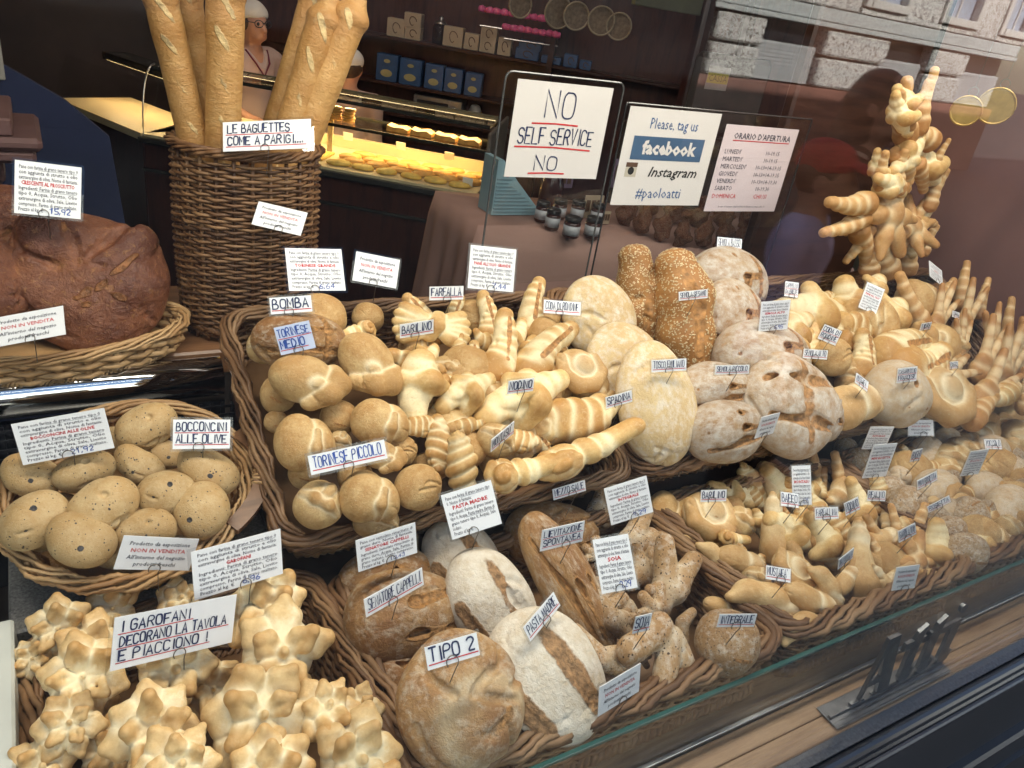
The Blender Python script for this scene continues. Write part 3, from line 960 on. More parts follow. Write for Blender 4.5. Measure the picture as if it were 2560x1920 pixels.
part('pane', MB().box((-1.145, 0.4535, 0.456), (7.195, 0.4575, 2.56)), M_glass, shop)

# boards of the display floor
struct('window_floor', MB().box((-0.14, 0.4665, 0.43), (7, 0.508, 0.459), 0.002).box((-0.14, 0.509, 0.43), (7, 0.552, 0.462), 0.002).box((-0.14, 0.5605, 0.43), (7, 1.06, 0.4665)), M_plank)
tag(MB().box((0.30, 0.5525, 0.43), (7, 0.5600, 0.4705), 0.001).build('edge_strip', M_steel), 'thin steel edging strip along the pine boards behind the window', 'edging')
tag(MB().box((0.36, 0.562, 0.4672), (3.6, 0.567, 0.580)).build('glass_guard', M_guard), 'low greenish glass guard standing in front of the lower wicker baskets', 'glass guard')
M_gedge = plain('green_glass_edge', (0.03, 0.095, 0.085), 0.15, var=0.2)
g = bpy.data.objects['glass_guard']
link('edge', mesh('edge', *(lambda m: (np.concatenate(m.V), m.F))(MB().box((0.36, 0.5605, 0.5802), (3.6, 0.5685, 0.588), 0.001)), M_gedge), g)

tag(MB().box((-0.9, 0.5, 0.3), (-0.106, 1.06, 0.655), 0.004).build('side_cabinet', M_white), 'plain white low cabinet flank beside the carnation bread basket', 'cabinet')
tag(MB().box((-0.117, 1.065, 0.3), (0.30, 1.50, 0.62), 0.004).build('stone_block', M_granite), 'speckled grey granite block under the oval basket', 'stone block')
tag(MB().prism([(1.075, 0.47), (1.56, 0.47), (1.56, 0.73), (1.075, 0.53)], (0.31, 0, 0), (0, 1, 0), (0, 0, 1), (1, 0, 0), 3.4).build('sloping_stand', M_dwood), 'dark sloping wooden stand raising the rear row of baskets', 'stand')
tag(MB().box((-1.0, 1.605, 0.74), (0.36, 2.0, 0.8), 0.005).build('rear_shelf', M_shelfwood), 'brown wooden shelf under the baguette basket and dark round loaves', 'shelf')
mb = MB().tube([(x, 1.555, 0.765) for x in np.linspace(-1.0, 0.292, 6)], 0.043, 40)
o = tag(mb.build('chrome_tube', M_chrome, None, True), 'shiny chrome tube running below the brown shelf', 'tube')
mb = MB()
for x in np.arange(-0.6, 0.31, 0.021):
    mb.box((x, 1.512, 0.6), (x + 0.006, 1.516, 0.722))
for z in np.arange(0.605, 0.72, 0.021):
    mb.box((-0.6, 1.5085, z), (0.31, 1.5115, z + 0.006))
tag(mb.build('metal_grille', M_black), 'dark square-mesh grille below the chrome tube', 'grille')
struct('dark_backing', MB().box((-1.0, 1.56, 0.3), (0.30, 1.575, 0.70)), M_black)

# ---------------------------------------------------------------- wicker
def weave(surf, nst, nrow, rs_, rk, amp, sides=5, tlo=0.03, thi=0.95, closed=True, flat=1.0, jit=0.12):
    mb = MB()
    S = np.linspace(0, 1, nst * 2, endpoint=False)
    par = np.arange(nst * 2)
    for i in range(nrow):
        t = tlo + (thi - tlo) * (i + 0.5) / nrow
        ph = np.where(par % 2 == 0, (-1.0) ** (par // 2 + i), 0.0)
        tj = t + rs.uniform(-1, 1, len(S)) * jit * (thi - tlo) / nrow
        P, Nn = surf(S, tj)
        V, F = tube(P + Nn * (amp * ph)[:, None], rs_ * rs.uniform(0.85, 1.12), sides, True)
        mb.add(V, F)
    for j in range(nst):
        T = np.linspace(0, 1, 5)
        P, Nn = surf(np.full(5, j / nst), T)
        mb.tube(P, rk, 5)
    return mb

def braid(surf, t, n, R, r, turns, sides=6, sq=0.7, out=0.0):
    mb = MB()
    m = 240 if turns < 20 else 900
    S = np.linspace(0, 1, m, endpoint=False)
    P, Nn = surf(S, np.full(m, t))
    P2, _ = surf(S, np.full(m, t - 0.05))
    Up = (P - P2); Up /= np.linalg.norm(Up, axis=1, keepdims=True)
    for k in range(n):
        a = 2 * math.pi * (k / n + turns * S)
        wob = 1 + 0.25 * np.sin(5 * a + 2.1 * k) + 0.1 * np.sin(23 * a + k)
        mb.add(*tube(P + Nn * (out + R * np.cos(a) * wob)[:, None] + Up * (R * sq * np.sin(a))[:, None], r * rs.uniform(0.7, 1.25) * (1 + 0.12 * np.sin(S * 40 + k)), sides, True))
    return mb

def finish(fn):
    def g(S, T):
        e = 1e-3
        P = fn(S, T)
        du = fn(S + e, T) - fn(S - e, T); dv = fn(S, T + e) - fn(S, T - e)
        Nn = np.cross(du, dv)
        Nn /= np.linalg.norm(Nn, axis=1, keepdims=True) + 1e-12
        return P, Nn
    return g

def rect_surf(c, bottom, rad=0.1):
    """c: four rim corners, bottom: four base corners"""
    c = np.asarray(c, float); b = np.asarray(bottom, float)
    L = np.linalg.norm(c[1] - c[0]); D = np.linalg.norm(c[2] - c[1])
    pts = []
    rx, ry = rad / L, rad / D
    for (cx_, cy_, a0) in ((rx, ry, 180), (1 - rx, ry, 270), (1 - rx, 1 - ry, 0), (rx, 1 - ry, 90)):
        for k in range(7):
            a = math.radians(a0 + 15 * k)
            pts.append((cx_ + rx * math.cos(a), cy_ + ry * math.sin(a)))
    pts = np.array(pts + pts[:1])
    seg = np.linalg.norm(np.diff(pts, axis=0) * [L, D], axis=1)
    cum = np.concatenate([[0], np.cumsum(seg)]) / seg.sum()
    def fn(S, T):
        S = np.mod(S, 1)
        u = np.interp(S, cum, pts[:, 0])[:, None]; v = np.interp(S, cum, pts[:, 1])[:, None]
        f = lambda q: q[0] * (1 - u) * (1 - v) + q[1] * u * (1 - v) + q[2] * u * v + q[3] * (1 - u) * v
        T = np.asarray(T)[:, None]
        return f(b) * (1 - T) + f(c) * T
    return finish(fn)

def oval_surf(c, ax, ay, dn, inset=0.8, bulge=0.0):
    c = np.asarray(c, float); ax = np.asarray(ax, float); ay = np.asarray(ay, float); dn = np.asarray(dn, float)
    def fn(S, T):
        T = np.asarray(T)[:, None]
        a = 2 * np.pi * np.asarray(S)[:, None]
        k = inset + (1 - inset) * T ** 0.8 + bulge * np.sin(np.pi * T)
        return c + dn * (1 - T) + (ax * np.cos(a) + ay * np.sin(a)) * k
    return finish(fn)

def basket(name, label, surf, nst, nrow, rs_, mat, rimR, rimn=8, turns=6, amp=None, rim_r=None, group=None, cat='basket', rimmat=None, sq=0.7):
    P, _ = surf(np.linspace(0, 1, 48, endpoint=False), np.zeros(48))
    root = tag(empty(name, tuple(P.mean(0))), label, cat, group)
    inv = Matrix.Translation(-P.mean(0))
    def pt(nm, mb, m):
        V = np.concatenate(mb.V) - P.mean(0)
        return link(nm, mesh(nm, V, mb.F, m, True), root)
    pt('woven_wall', weave(surf, nst, nrow, rs_, rs_ * 1.15, amp or rs_ * 1.1), mat)
    pt('rim', braid(surf, 0.99, rimn, rimR, rim_r or rimR * 0.37, turns, sq=sq), rimmat or mat)
    pt('foot_coil', braid(surf, 0.06, 2, rimR * 0.45, rimR * 0.42, 75, sq=1.0, sides=5), mat)
    mb = MB(); Pb, _ = surf(np.linspace(0, 1, 48, endpoint=False), np.full(48, 0.02))
    mb.V.append(np.concatenate([Pb, Pb + [0, 0, 0.006]])); mb.n = 96
    mb.F = [list(range(48))[::-1], list(range(48, 96))] + [[i, (i + 1) % 48, 48 + (i + 1) % 48, 48 + i] for i in range(48)]
    pt('base', mb, mat)
    return root

def flat_basket(x0, x1, y0, y1, z, h=0.127, ins=0.03):
    c = [(x0, y0, z), (x1, y0, z), (x1, y1, z), (x0, y1, z)]
    b = [(x0 + ins * .5, y0 + 0.003, z - h), (x1 - ins * .5, y0 + 0.003, z - h), (x1 - ins, y1 - ins, z - h), (x0 + ins, y1 - ins, z - h)]
    return rect_surf(c, b, 0.05)
LOW = 'lower row of brown wicker baskets'
UPP = 'rear row of brown wicker baskets'
basket('wicker_basket', 'brown wicker basket of big rustic loaves and seeded breads beside the carnation breads', flat_basket(0.372, 1.105, 0.600, 1.03, 0.60), 64, 15, 0.0042, M_wick, 0.0165, group=LOW)
basket('wicker_basket', 'brown wicker basket full of small golden figure rolls above the metal lettering', flat_basket(1.135, 1.745, 0.600, 1.03, 0.60), 56, 15, 0.0042, M_wick, 0.0165, group=LOW)
basket('wicker_basket', 'brown wicker basket of white rolls and wholemeal balls beyond the small figure rolls', flat_basket(1.775, 2.75, 0.600, 1.03, 0.60), 72, 15, 0.0042, M_wick, 0.0165, group=LOW)
basket('wicker_basket', 'brown wicker basket heaped with carnation breads below the oval basket', flat_basket(-0.092, 0.345, 0.50, 1.06, 0.61), 56, 15, 0.0042, M_wick, 0.014, group=LOW)
TA = math.radians(25)
TN = np.array([0, -math.sin(TA), math.cos(TA)])
TU = np.array([0, math.cos(TA), math.sin(TA)])
UP0 = np.array([0, 1.035, 0.70])
def tilt_basket(x0, x1, d, h=0.12, ins=0.03):
    X = np.array([1.0, 0, 0])
    c = [UP0 + X * x0, UP0 + X * x1, UP0 + X * x1 + TU * d, UP0 + X * x0 + TU * d]
    b = [UP0 + X * (x0 + ins) + TU * ins - TN * h, UP0 + X * (x1 - ins) + TU * ins - TN * h, UP0 + X * (x1 - ins) + TU * (d - ins) - TN * h, UP0 + X * (x0 + ins) + TU * (d - ins) - TN * h]
    return rect_surf(c, b, 0.05)
basket('wicker_basket', 'brown wicker basket of torinese rolls and golden knots beside the baguette basket', tilt_basket(0.292, 1.05, 0.53), 66, 14, 0.0044, M_wick, 0.0135, group=UPP)
basket('wicker_basket', 'brown wicker basket of floury semola loaves and sesame loaves', tilt_basket(1.075, 1.70, 0.53), 56, 14, 0.0044, M_wick2, 0.0155, group=UPP)
basket('wicker_basket', 'brown wicker basket of golden horns and finger rolls beside the bread tree', tilt_basket(1.73, 2.75, 0.53), 66, 14, 0.0044, M_wick, 0.0135, group=UPP)

# oval basket with wooden handles (olive rolls)
OT = math.radians(18)
ON = np.array([0, -math.sin(OT), math.cos(OT)])
OP = np.array([0.07, 1.16, 0.735])
q = [on_plane(*p, OP, ON) for p in [(-6, 1240), (612, 1185), (322, 1462), (360, 1015)]]
OC = (q[0] + q[1] + q[2] + q[3]) / 4
oax = (q[1] - q[0]) / 2; oay = (q[3] - q[2]) / 2
osf = oval_surf(OC, oax, oay, -ON * 0.10, 0.74)
ob = basket('oval_basket', 'oval golden wicker basket with a wooden handle holding olive rolls', osf, 34, 9, 0.0055, M_cane, 0.011, rimn=6, turns=4)
for s in (1,):
    pts = []
    for k in range(14):
        a = -0.62 + 1.15 * k / 13
        e = 1.03 + 0.10 * math.sin(math.pi * k / 13)
        pts.append(OC + oax * math.cos(a) * e + oay * math.sin(a) * e + ON * (0.004 + 0.012 * math.sin(math.pi * k / 13)))
    P = np.array(pts)
    mb = MB()
    Nw = np.tile(ON, (14, 1))
    t = np.gradient(P, axis=0); t /= np.linalg.norm(t, axis=1, keepdims=True)
    side = np.cross(t, Nw)
    V = np.concatenate([P - side * .014 - Nw * .006, P + side * .014 - Nw * .006, P + side * .014 + Nw * .006, P - side * .014 + Nw * .006])
    F = []
    for i in range(13):
        for k in range(4):
            k2 = (k + 1) % 4
            F.append((k * 14 + i, k * 14 + i + 1, k2 * 14 + i + 1, k2 * 14 + i))
    F += [(0, 14, 28, 42), (13, 55, 41, 27)]
    mb.add(V - np.array(ob.location), F)
    mb.build('handle', M_shelfwood, ob)
    mb = MB()
    for i in (5, 5.5, 6, 6.5, 7):
        i0 = int(i); p = P[i0] + (P[i0 + 1] - P[i0]) * (i - i0)
        u = side[i0] * 0.017; v_ = Nw[i0] * 0.009
        loop = [p + u * math.cos(a) + v_ * math.sin(a) for a in np.linspace(0, 6.283, 14, endpoint=False)]
        mb.tube(np.array(loop) - np.array(ob.location), 0.0028, 5, True)
    mb.build('binding', M_cane, ob)

# tall round basket for baguettes
BC = np.array([0.392, 1.74, 0.80])
def tall(S, T):
    T = np.asarray(T)[:, None]; a = 2 * np.pi * np.asarray(S)[:, None]
    r = 0.138 + 0.010 * T + 0.006 * np.sin(np.pi * T)
    return BC + np.concatenate([r * np.cos(a), r * 0.85 * np.sin(a), 0.425 * T + 0.0 * a], 1)
basket('tall_basket', 'tall round dark wicker basket holding the long baguettes', finish(tall), 26, 54, 0.0039, M_wick2, 0.011, rimn=6, turns=5, amp=0.006)

# shallow pale basket under the dark loaves
FP = np.array([0.0, 1.75, 0.875]); FT = math.radians(8)
fn_ = np.array([0, -math.sin(FT), math.cos(FT)])
q = [on_plane(*p, FP, fn_) for p in [(-170, 880), (462, 800), (190, 868), (250, 640)]]
FC = (q[0] + q[1]) / 2 + np.array([0, 0.01, 0.008])
fax = (q[1] - q[0]) / 2
fsf = oval_surf(FC, fax, np.array([0, 0.105, 0.01]), np.array([0, 0, -0.055]), 0.92)
basket('shallow_basket', 'shallow pale cane basket under the dark round loaves', fsf, 26, 5, 0.0068, M_cane, 0.010, rimn=6, turns=4, amp=0.008)

# fluorescent lamp under the window ceiling (its long reflection shows in the chrome tube)
lamp = tag(empty('ceiling_lamp', (1.2, 0.95, 2.5)), 'long white fluorescent lamp fitting above the window display', 'lamp')
MB().box((-2.0, -0.09, 0.02), (2.4, 0.09, 0.06), 0.006).build('housing', M_white, lamp)
L = bpy.data.lights.new('lamp_light', 'AREA')
L.shape = 'RECTANGLE'; L.size = 4.2; L.size_y = 0.14; L.energy = 23; L.color = (1.0, 0.93, 0.80)
lo = bpy.data.objects.new('lamp_light', L); COL.objects.link(lo); lo.parent = lamp; lo.location = (0.2, 0, 0.0)

tag(MB().box((2.96, 0.475, 0.47), (2.99, 1.94, 2.5), 0.003).build('end_partition', plain('rosy_brown_panel', (0.20, 0.095, 0.075), 0.5, var=0.12, scale=3)), 'rosy brown partition closing the far end of the window display', 'partition')

l2 = tag(empty('ceiling_lamp', (1.6, 4.3, 3.2)), 'added white square lamp, out of view, brightening the shop room', 'lamp')
MB().box((-0.4, -0.4, 0.02), (0.4, 0.4, 0.09), 0.01).build('housing', M_white, l2)
L = bpy.data.lights.new('lamp_light', 'AREA'); L.size = 0.7; L.energy = 6; L.color = (1.0, 0.82, 0.66)  # lamp added out of view to lift the dim shop interior
lo = bpy.data.objects.new('lamp_light', L); COL.objects.link(lo); lo.parent = l2
# ---------------------------------------------------------------- lettering
GLY = {
 'A': '00 26 40,12 32', 'B': '00 06 26 35 34 23 03,23 33 42 41 30 00', 'C': '45 36 16 05 01 10 30 41', 'D': '00 06 26 44 42 20 00',
 'E': '46 06 00 40,03 33', 'F': '46 06 00,03 33', 'G': '45 36 16 05 01 10 30 41 43 23', 'H': '06 00,46 40,03 43', 'I': '26 20',
 'J': '46 41 30 10 01', 'K': '06 00,46 02,14 40', 'L': '06 00 40', 'M': '00 06 22 46 40', 'N': '00 06 40 46', 'O': '16 05 01 10 30 41 45 36 16',
 'P': '00 06 36 45 44 33 03', 'Q': '16 05 01 10 30 41 45 36 16,31 50', 'R': '00 06 36 45 44 33 03,23 40', 'S': '45 36 16 05 04 13 33 42 41 30 10 01',
 'T': '06 46,26 20', 'U': '06 01 10 30 41 46', 'V': '06 20 46', 'W': '06 10 24 30 46', 'X': '06 40,46 00', 'Y': '06 23 46,23 20', 'Z': '06 46 00 40',
 '0': '16 05 01 10 30 41 45 36 16', '1': '04 26 20', '2': '05 16 36 45 44 00 40', '3': '05 16 36 45 34 23 34 42 41 30 10 01', '4': '36 02 42,35 30',
 '5': '46 06 03 33 42 41 30 00', '6': '36 14 02 01 10 30 41 42 33 13 02', '7': '06 46 10', '8': '23 14 15 26 36 45 44 23 02 01 10 30 41 42 23', '9': '44 33 13 04 05 16 36 45 44 30',
 '!': '26 22,20 21', '.': '10 11', ',': '11 0-', "'": '26 14', '-': '03 43', ' ': '', '`': '07 16'}
CURVY = set('BCDGJOPQRSU235689')
def strokes(ch):
    out = []
    for st in GLY.get(ch, '').split(','):
        if not st: continue
        pts = [(int(t[0]), -1 if t[1] == '-' else int(t[1])) for t in st.split()]
        pts = [np.array([p[0] / 6.0, p[1] / 6.0]) for p in pts]
        if ch in CURVY and len(pts) > 2:
            for _ in range(2):
                q = [pts[0]]
                for a, b in zip(pts[:-1], pts[1:]):
                    q += [a * 0.78 + b * 0.22, a * 0.22 + b * 0.78]
                pts = q + [pts[-1]]
        out.append(np.array(pts))
    return out
def hand_text(lines, W, H, pen=0.16, seed=1, margins=(0.05, 0.1), fillx=None, under=True, sizes=None, align=None):
    """handwritten capitals as flat pen strokes filling a W x H card (origin at its lower left); returns (letters, underlines)"""
    r = np.random.RandomState(seed)
    T = MB(); U = MB()
    n = len(lines); mx, my = margins[0] * W, margins[1] * H
    hs = sizes or [1.0] * n
    rowh = (H - 2 * my) / sum(hs)
    y = H - my; zz = 0.0006
    for i, line in enumerate(lines):
        hh = rowh * hs[i]
        ch = hh * (0.70 if under else 0.86)
        y0 = y - ch - hh * 0.02
        width = sum(0.5 if c == 'I' else (0.6 if c == ' ' else (0.4 if c in ".,'!" else 1.0)) for c in line)
        fx = (fillx[i] if fillx else 1.0)
        adv = min((W - 2 * mx) * fx / max(1, width), ch * 1.05)
        x = mx if align is None else mx + ((W - 2 * mx) - adv * width) * align[i]
        for c in line:
            wd = 0.5 if c == 'I' else (0.6 if c == ' ' else (0.4 if c in ".,'!" else 1.0))
            dy = r.uniform(-0.04, 0.04) * ch; sh = r.uniform(-0.02, 0.1); sc = r.uniform(0.92, 1.05)
            for st in strokes(c):
                P = np.stack([x + adv * (0.05 + (st[:, 0] + (0 if wd == 1 else (-0.12 if wd == 0.5 else -0.1))) * 1.12 * 0.98 + sh * st[:, 1] * 0.6), y0 + dy + st[:, 1] * ch * sc], 1)
                zz += 0.000012
                ribbon(T, P, min(pen * ch * 1.1, 0.23 * adv) * r.uniform(0.85, 1.1), zz)
            x += adv * wd
        if under:
            yu = y0 - hh * 0.15
            x1 = min(W - mx * 0.5, x + adv * 0.3)
            ribbon(U, np.array([[mx * 0.7 if align is None else x - adv * width, yu], [(mx + x1) / 2, yu + r.uniform(-1, 1) * 0.008 * H], [x1, yu + r.uniform(-0.5, 1) * 0.012 * H]]), pen * ch * 0.7, 0.0004)
        y -= hh
    return T, U
def ribbon(mb, P, w, z):
    P = np.asarray(P, float)
    t = np.gradient(P, axis=0); t /= np.linalg.norm(t, axis=1, keepdims=True) + 1e-12
    P = P.copy(); P[0] -= t[0] * w * 0.3; P[-1] += t[-1] * w * 0.3
    nn = np.stack([-t[:, 1], t[:, 0]], 1) * w / 2
    # mitre correction at corners
    for i in range(1, len(P) - 1):
        a = P[i] - P[i - 1]; a /= np.linalg.norm(a) + 1e-12
        c = abs(a @ t[i]); nn[i] /= max(0.55, c)
    L = P + nn; R = P - nn
    m = len(P)
    V = np.concatenate([np.c_[L, np.full(m, z)], np.c_[R, np.full(m, z)]])
    mb.add(V, [(m + i, m + i + 1, i + 1, i) for i in range(m - 1)])
_fc = {}
def type_text(s, size, align='LEFT', bold=0.0, shear=0.0, res=1, space=1.0):
    k = (s, size, align, bold, shear, space)
    if k in _fc: return _fc[k]
    cu = bpy.data.curves.new('t', 'FONT')
    cu.body = s; cu.size = size; cu.align_x = align; cu.offset = bold; cu.shear = shear; cu.resolution_u = res; cu.space_character = space
    o = bpy.data.objects.new('t', cu); COL.objects.link(o)
    dg = bpy.context.evaluated_depsgraph_get()
    me = o.evaluated_get(dg).to_mesh()
    V = np.zeros(len(me.vertices) * 3); me.vertices.foreach_get('co', V)
    F = [list(p.vertices) for p in me.polygons]
    o.evaluated_get(dg).to_mesh_clear()
    bpy.data.objects.remove(o); bpy.data.curves.remove(cu)
    _fc[k] = (V.reshape(-1, 3), F)
    return _fc[k]
def put_text(mb, s, x, y, size, z=0.0005, wmax=None, **kw):
    V, F = type_text(s, 1.0, **kw)
    V = V * size
    if wmax and len(V):
        wd = V[:, 0].max() - V[:, 0].min()
        V = V * [wmax / wd, 1, 1]
    if len(V):
        mb.add(V + [x, y, z], F)

M_card = plain('white_card', (0.82, 0.82, 0.83), 0.35, var=0.03, scale=3)
M_card2 = plain('bluish_card', (0.60, 0.67, 0.86), 0.35, var=0.03, scale=3)
M_ink = plain('navy_marker', (0.012, 0.022, 0.085), 0.5, var=0.3, scale=60)
M_ink2 = plain('blue_marker', (0.02, 0.07, 0.33), 0.5, var=0.3, scale=60)
M_red = plain('red_marker', (0.55, 0.03, 0.035), 0.5, var=0.2, scale=60)
M_print = plain('grey_print', (0.05, 0.05, 0.07), 0.6, var=0.2)
M_sleeve = glass_mat('clear_sleeve', (0.93, 0.94, 0.95), 0.8)

def fit_card(tl, tr, bl, depth_pt):
    """rectangle through three seen corners: the orientation that makes it a true rectangle"""
    best = None
    for yaw in range(-60, 61, 4):
        for pit in range(-6, 61, 3):
            a, b = math.radians(yaw), math.radians(pit)
            n = np.array([math.sin(a) * math.cos(b), -math.cos(a) * math.cos(b), math.sin(b)])
            if n @ nrm(CAM - depth_pt) < 0.35: continue
            A, B, C = (on_plane(*p, depth_pt, n) for p in (tl, tr, bl))
            u, v = B - A, C - A
            c = (u @ v) / (np.linalg.norm(u) * np.linalg.norm(v))
            cost = c * c * 6 + 0.12 * (1 - n @ nrm(CAM - depth_pt)) + 0.12 * (1 - n @ np.array([-.2, -.9, .38]))
            if best is None or cost < best[0]:
                best = (cost, n, A, B, C)
    _, n, A, B, C = best
    u = B - A; v = C - A
    W = np.linalg.norm(u); x = u / W
    y = -(v - x * (v @ x)); Hh = np.linalg.norm(y); y /= Hh
    z = np.cross(x, y)
    M = Matrix.Identity(4)
    o = A - y * Hh
    for i in range(3):
        M[i][0], M[i][1], M[i][2], M[i][3] = x[i], y[i], z[i], o[i]
    return M, W, Hh

BASE = {  # pile surfaces: point, normal
 'L': (np.array([0, 0.8, 0.61]), np.array([0, 0.0, 1.0])),
 'T': (np.array([0, 0.8, 0.588]), np.array([0, 0.0, 1.0])),
 'M': (np.array([0, 0.8, 0.572]), np.array([0, 0.0, 1.0])),
 'U': (UP0 + TN * 0.03, nrm([0, -math.sin(math.radians(31)), math.cos(math.radians(31))])),
 'O': (OC + ON * 0.0, ON),
 'G': (np.array([0, 0.8, 0.64]), nrm([0, -0.1, 1.0])),
 'F': (np.array([0, 1.70, 0.93]), nrm([0, -0.7, 0.7])),
 'S': (np.array([0, 1.60, 1.0]), np.array([0, -1.0, 0])),
}
CARDS = []
NV = 'NON IN VENDITA'
def card(kind, lines, tl, tr, bl, base, up=0.05, label=None, ink=None, pen=0.135, name=None, stem=0.05, fillx=None, price=None, mat=None, title_y=None):
    cx_, cy_ = (tl[0] + tr[0]) / 2 + (bl[0] - tl[0]) / 2, (tl[1] + tr[1]) / 2 + (bl[1] - tl[1]) / 2
    P, Nn = BASE[base]
    bx_, by_ = (tl[0] + tr[0]) / 2 + (bl[0] - tl[0]), (tl[1] + tr[1]) / 2 + (bl[1] - tl[1])
    D = on_plane(bx_, by_, P + Nn * up, Nn)
    M, W, Hh = fit_card(tl, tr, bl, D)
    th = 0.0012
    o = tag(MB().box((0, 0, -th), (W, Hh, 0)).build('name_card' if kind == 'hand' else 'price_card', mat or M_card), label, 'card')
    o.matrix_world = M
    e = 0.0025 + W * 0.018
    MB().box((-e, -e, -th - 0.0006), (W + e, Hh + e, -th - 0.0001)).build('plastic_sleeve', M_sleeve, o)
    T = MB(); R = MB()
    seed = int(cx_ * 7 + cy_)
    if kind == 'hand':
        T, R = hand_text(lines, W, Hh, pen, seed, (0.05, 0.09), fillx)
        T.build('lettering', ink or M_ink, o); R.build('underline', M_red, o)
    elif kind == 'nv':
        s = Hh * 0.165
        for i, (tx, b) in enumerate((('Prodotto da esposizione', 0), (NV, 1), ("All'interno del negozio", 0), ('prodotti freschi', 0))):
            put_text(R if b else T, tx, W / 2, Hh * (0.74 - 0.205 * i), s, align='CENTER', wmax=W * (0.8, 0.72, 0.78, 0.56)[i], shear=0.0 if b else 0.12, bold=0.012)
        T.build('printed_text', M_print, o); R.build('red_text', M_red, o)
    else:
        rows = ['Pane con farina di grano tenero tipo 0', 'con aggiunta di strutto e olio', 'extravergine di oliva. Nome di fantasia:', None,
                'Ingredienti: Farina di grano tenero', 'tipo 0, Acqua, Strutto, Olio', 'extravergine di oliva, Sale, Lievito', 'compresso, Farina di grano maltato.', 'Prezzo al kg. \u20ac']
        if lines[0] == 'PASTA MADRE':
            rows = ['Pane con farina di grano tenero tipo', '0. Nome di fantasia:', None, 'Ingredienti: Farina di grano tenero', 'tipo 0, Acqua, Pasta madre (farina di', 'grano tenero tipo 0, Acqua), Sale', 'iodato.', 'Prezzo al kg. \u20ac']
        if lines[0] == 'SENATORE CAPPELLI':
            rows = ['Pane con semolato rimacinato di', 'grano duro. Nome di fantasia:', None, 'Ingredienti: Semolato rimacinato di', 'grano duro, Acqua, Sale, Farina di', 'grano maltato, Lievito compresso.', 'Prezzo al kg. \u20ac']
        k = len(rows)
        for i, tx in enumerate(rows):
            y = Hh * (0.94 - 0.9 * (i + 0.8) / k)
            s = Hh * 0.88 / k * 1.05
            if tx is None:
                put_text(R, lines[0], W / 2, y, s, align='CENTER', wmax=min(W * 0.8, s * 0.62 * len(lines[0])), bold=0.03)
            else:
                wm = W * 0.88 if len(tx) > 24 else W * 0.88 * len(tx) / 36
                put_text(T, tx, W * 0.06, y, s, wmax=wm, bold=0.008)
                if i in (0, 4):
                    T.add([(W * .35, y - s * .12, .0005), (W * .93, y - s * .12, .0005), (W * .93, y - s * .17, .0005), (W * .35, y - s * .17, .0005)], [(3, 2, 1, 0)])
        T.build('printed_text', M_print, o); R.build('red_text', M_red, o)
        if price:
            T2, _ = hand_text([price], W * 0.34, Hh * 0.14, 0.14, seed, (0.02, 0.05), None, False)
            t = T2.build('price', M_ink2, o); t.location = (W * 0.52, Hh * 0.03, 0)
    # wire clip: ring gripping the lower edge and a stem down into the bread
    cxw = W * rnd.uniform(0.42, 0.6); rr = min(0.0085, 0.3 * Hh + 0.003)
    wb = MB()
    a = np.linspace(-2.2, 2.2, 14) + math.pi / 2
    arc = [(cxw + rr * math.cos(t), rr * 0.3 + rr * math.sin(t), 0.0022) for t in a]
    wb.tube(arc, 0.0008, 5)
    R3 = np.array(M.to_3x3())
    dn = R3.T @ np.array([0, 0.25, -0.97])
    s0 = np.array(arc[0]); wb.tube([s0, s0 + dn * 0.01 + [0, 0, -.001], s0 + dn * stem], 0.0008, 5)
    wb.build('wire_clip', M_wire, o, True)
    CARDS.append((cx_, cy_, ' '.join(lines), kind))
    return o
def hc(text, tl, tr, bl, base, label, **kw):
    return card('hand', text.split('/'), tl, tr, bl, base, label=label, **kw)
hc('LE BAGUETTES/COME A PARIGI....', (557, 306), (777, 297), (557, 379), 'S', 'white card reading LE BAGUETTES COME A PARIGI on the tall basket rim', up=0.03, fillx=[.8, .97])
hc('BOCCONCINI/ALLE OLIVE', (433, 1049), (576, 1049), (430, 1123), 'O', 'white card reading BOCCONCINI ALLE OLIVE above the olive rolls', up=0.09, stem=0.06)
hc('I GAROFANI/DECORANO LA TAVOLA/E PIACCIONO !', (287, 1545), (592, 1486), (271, 1680), 'G', 'large white card reading I GAROFANI DECORANO LA TAVOLA on the carnation breads', up=0.07, fillx=[.62, .98, .8])
hc('BOMBA', (673, 745), (777, 738), (678, 786), 'U', 'white card reading BOMBA on the cracked round loaf', up=0.07)
hc('TORINESE/MEDIO', (684, 820), (772, 801), (704, 888), 'U', 'bluish card reading TORINESE MEDIO in blue', up=0.09, ink=M_ink2, mat=M_card2, fillx=[1, .8])
hc('TORINESE PICCOLO', (769, 1140), (960, 1099), (778, 1188), 'U', 'long white card reading TORINESE PICCOLO in blue', up=0.09, ink=M_ink2)
hc('BARILINO', (1000, 812), (1084, 799), (1000, 846), 'U', 'white card reading BARILINO behind the torinese rolls, below the FARFALLA card', up=0.1)
hc('FARFALLA', (1074, 717), (1159, 715), (1073, 751), 'U', 'white card reading FARFALLA on the bow breads at the basket back', up=0.05)
hc('CODA DI RONDINE', (1360, 749), (1452, 756), (1359, 782), 'U', 'white card reading CODA DI RONDINE in one line beside a plain disc loaf', up=0.05)
hc('NODINO', (1272, 953), (1336, 945), (1268, 986), 'U', 'white card reading NODINO on the big golden knots', up=0.11)
hc('SPADINA', (1514, 994), (1579, 976), (1516, 1022), 'U', 'white card reading SPADINA on the long scrolled roll', up=0.10)
hc('MONTASU`', (1229, 1100), (1286, 1053), (1227, 1131), 'U', 'slanting white card reading MONTASU on the scrolled horn roll', up=0.12)
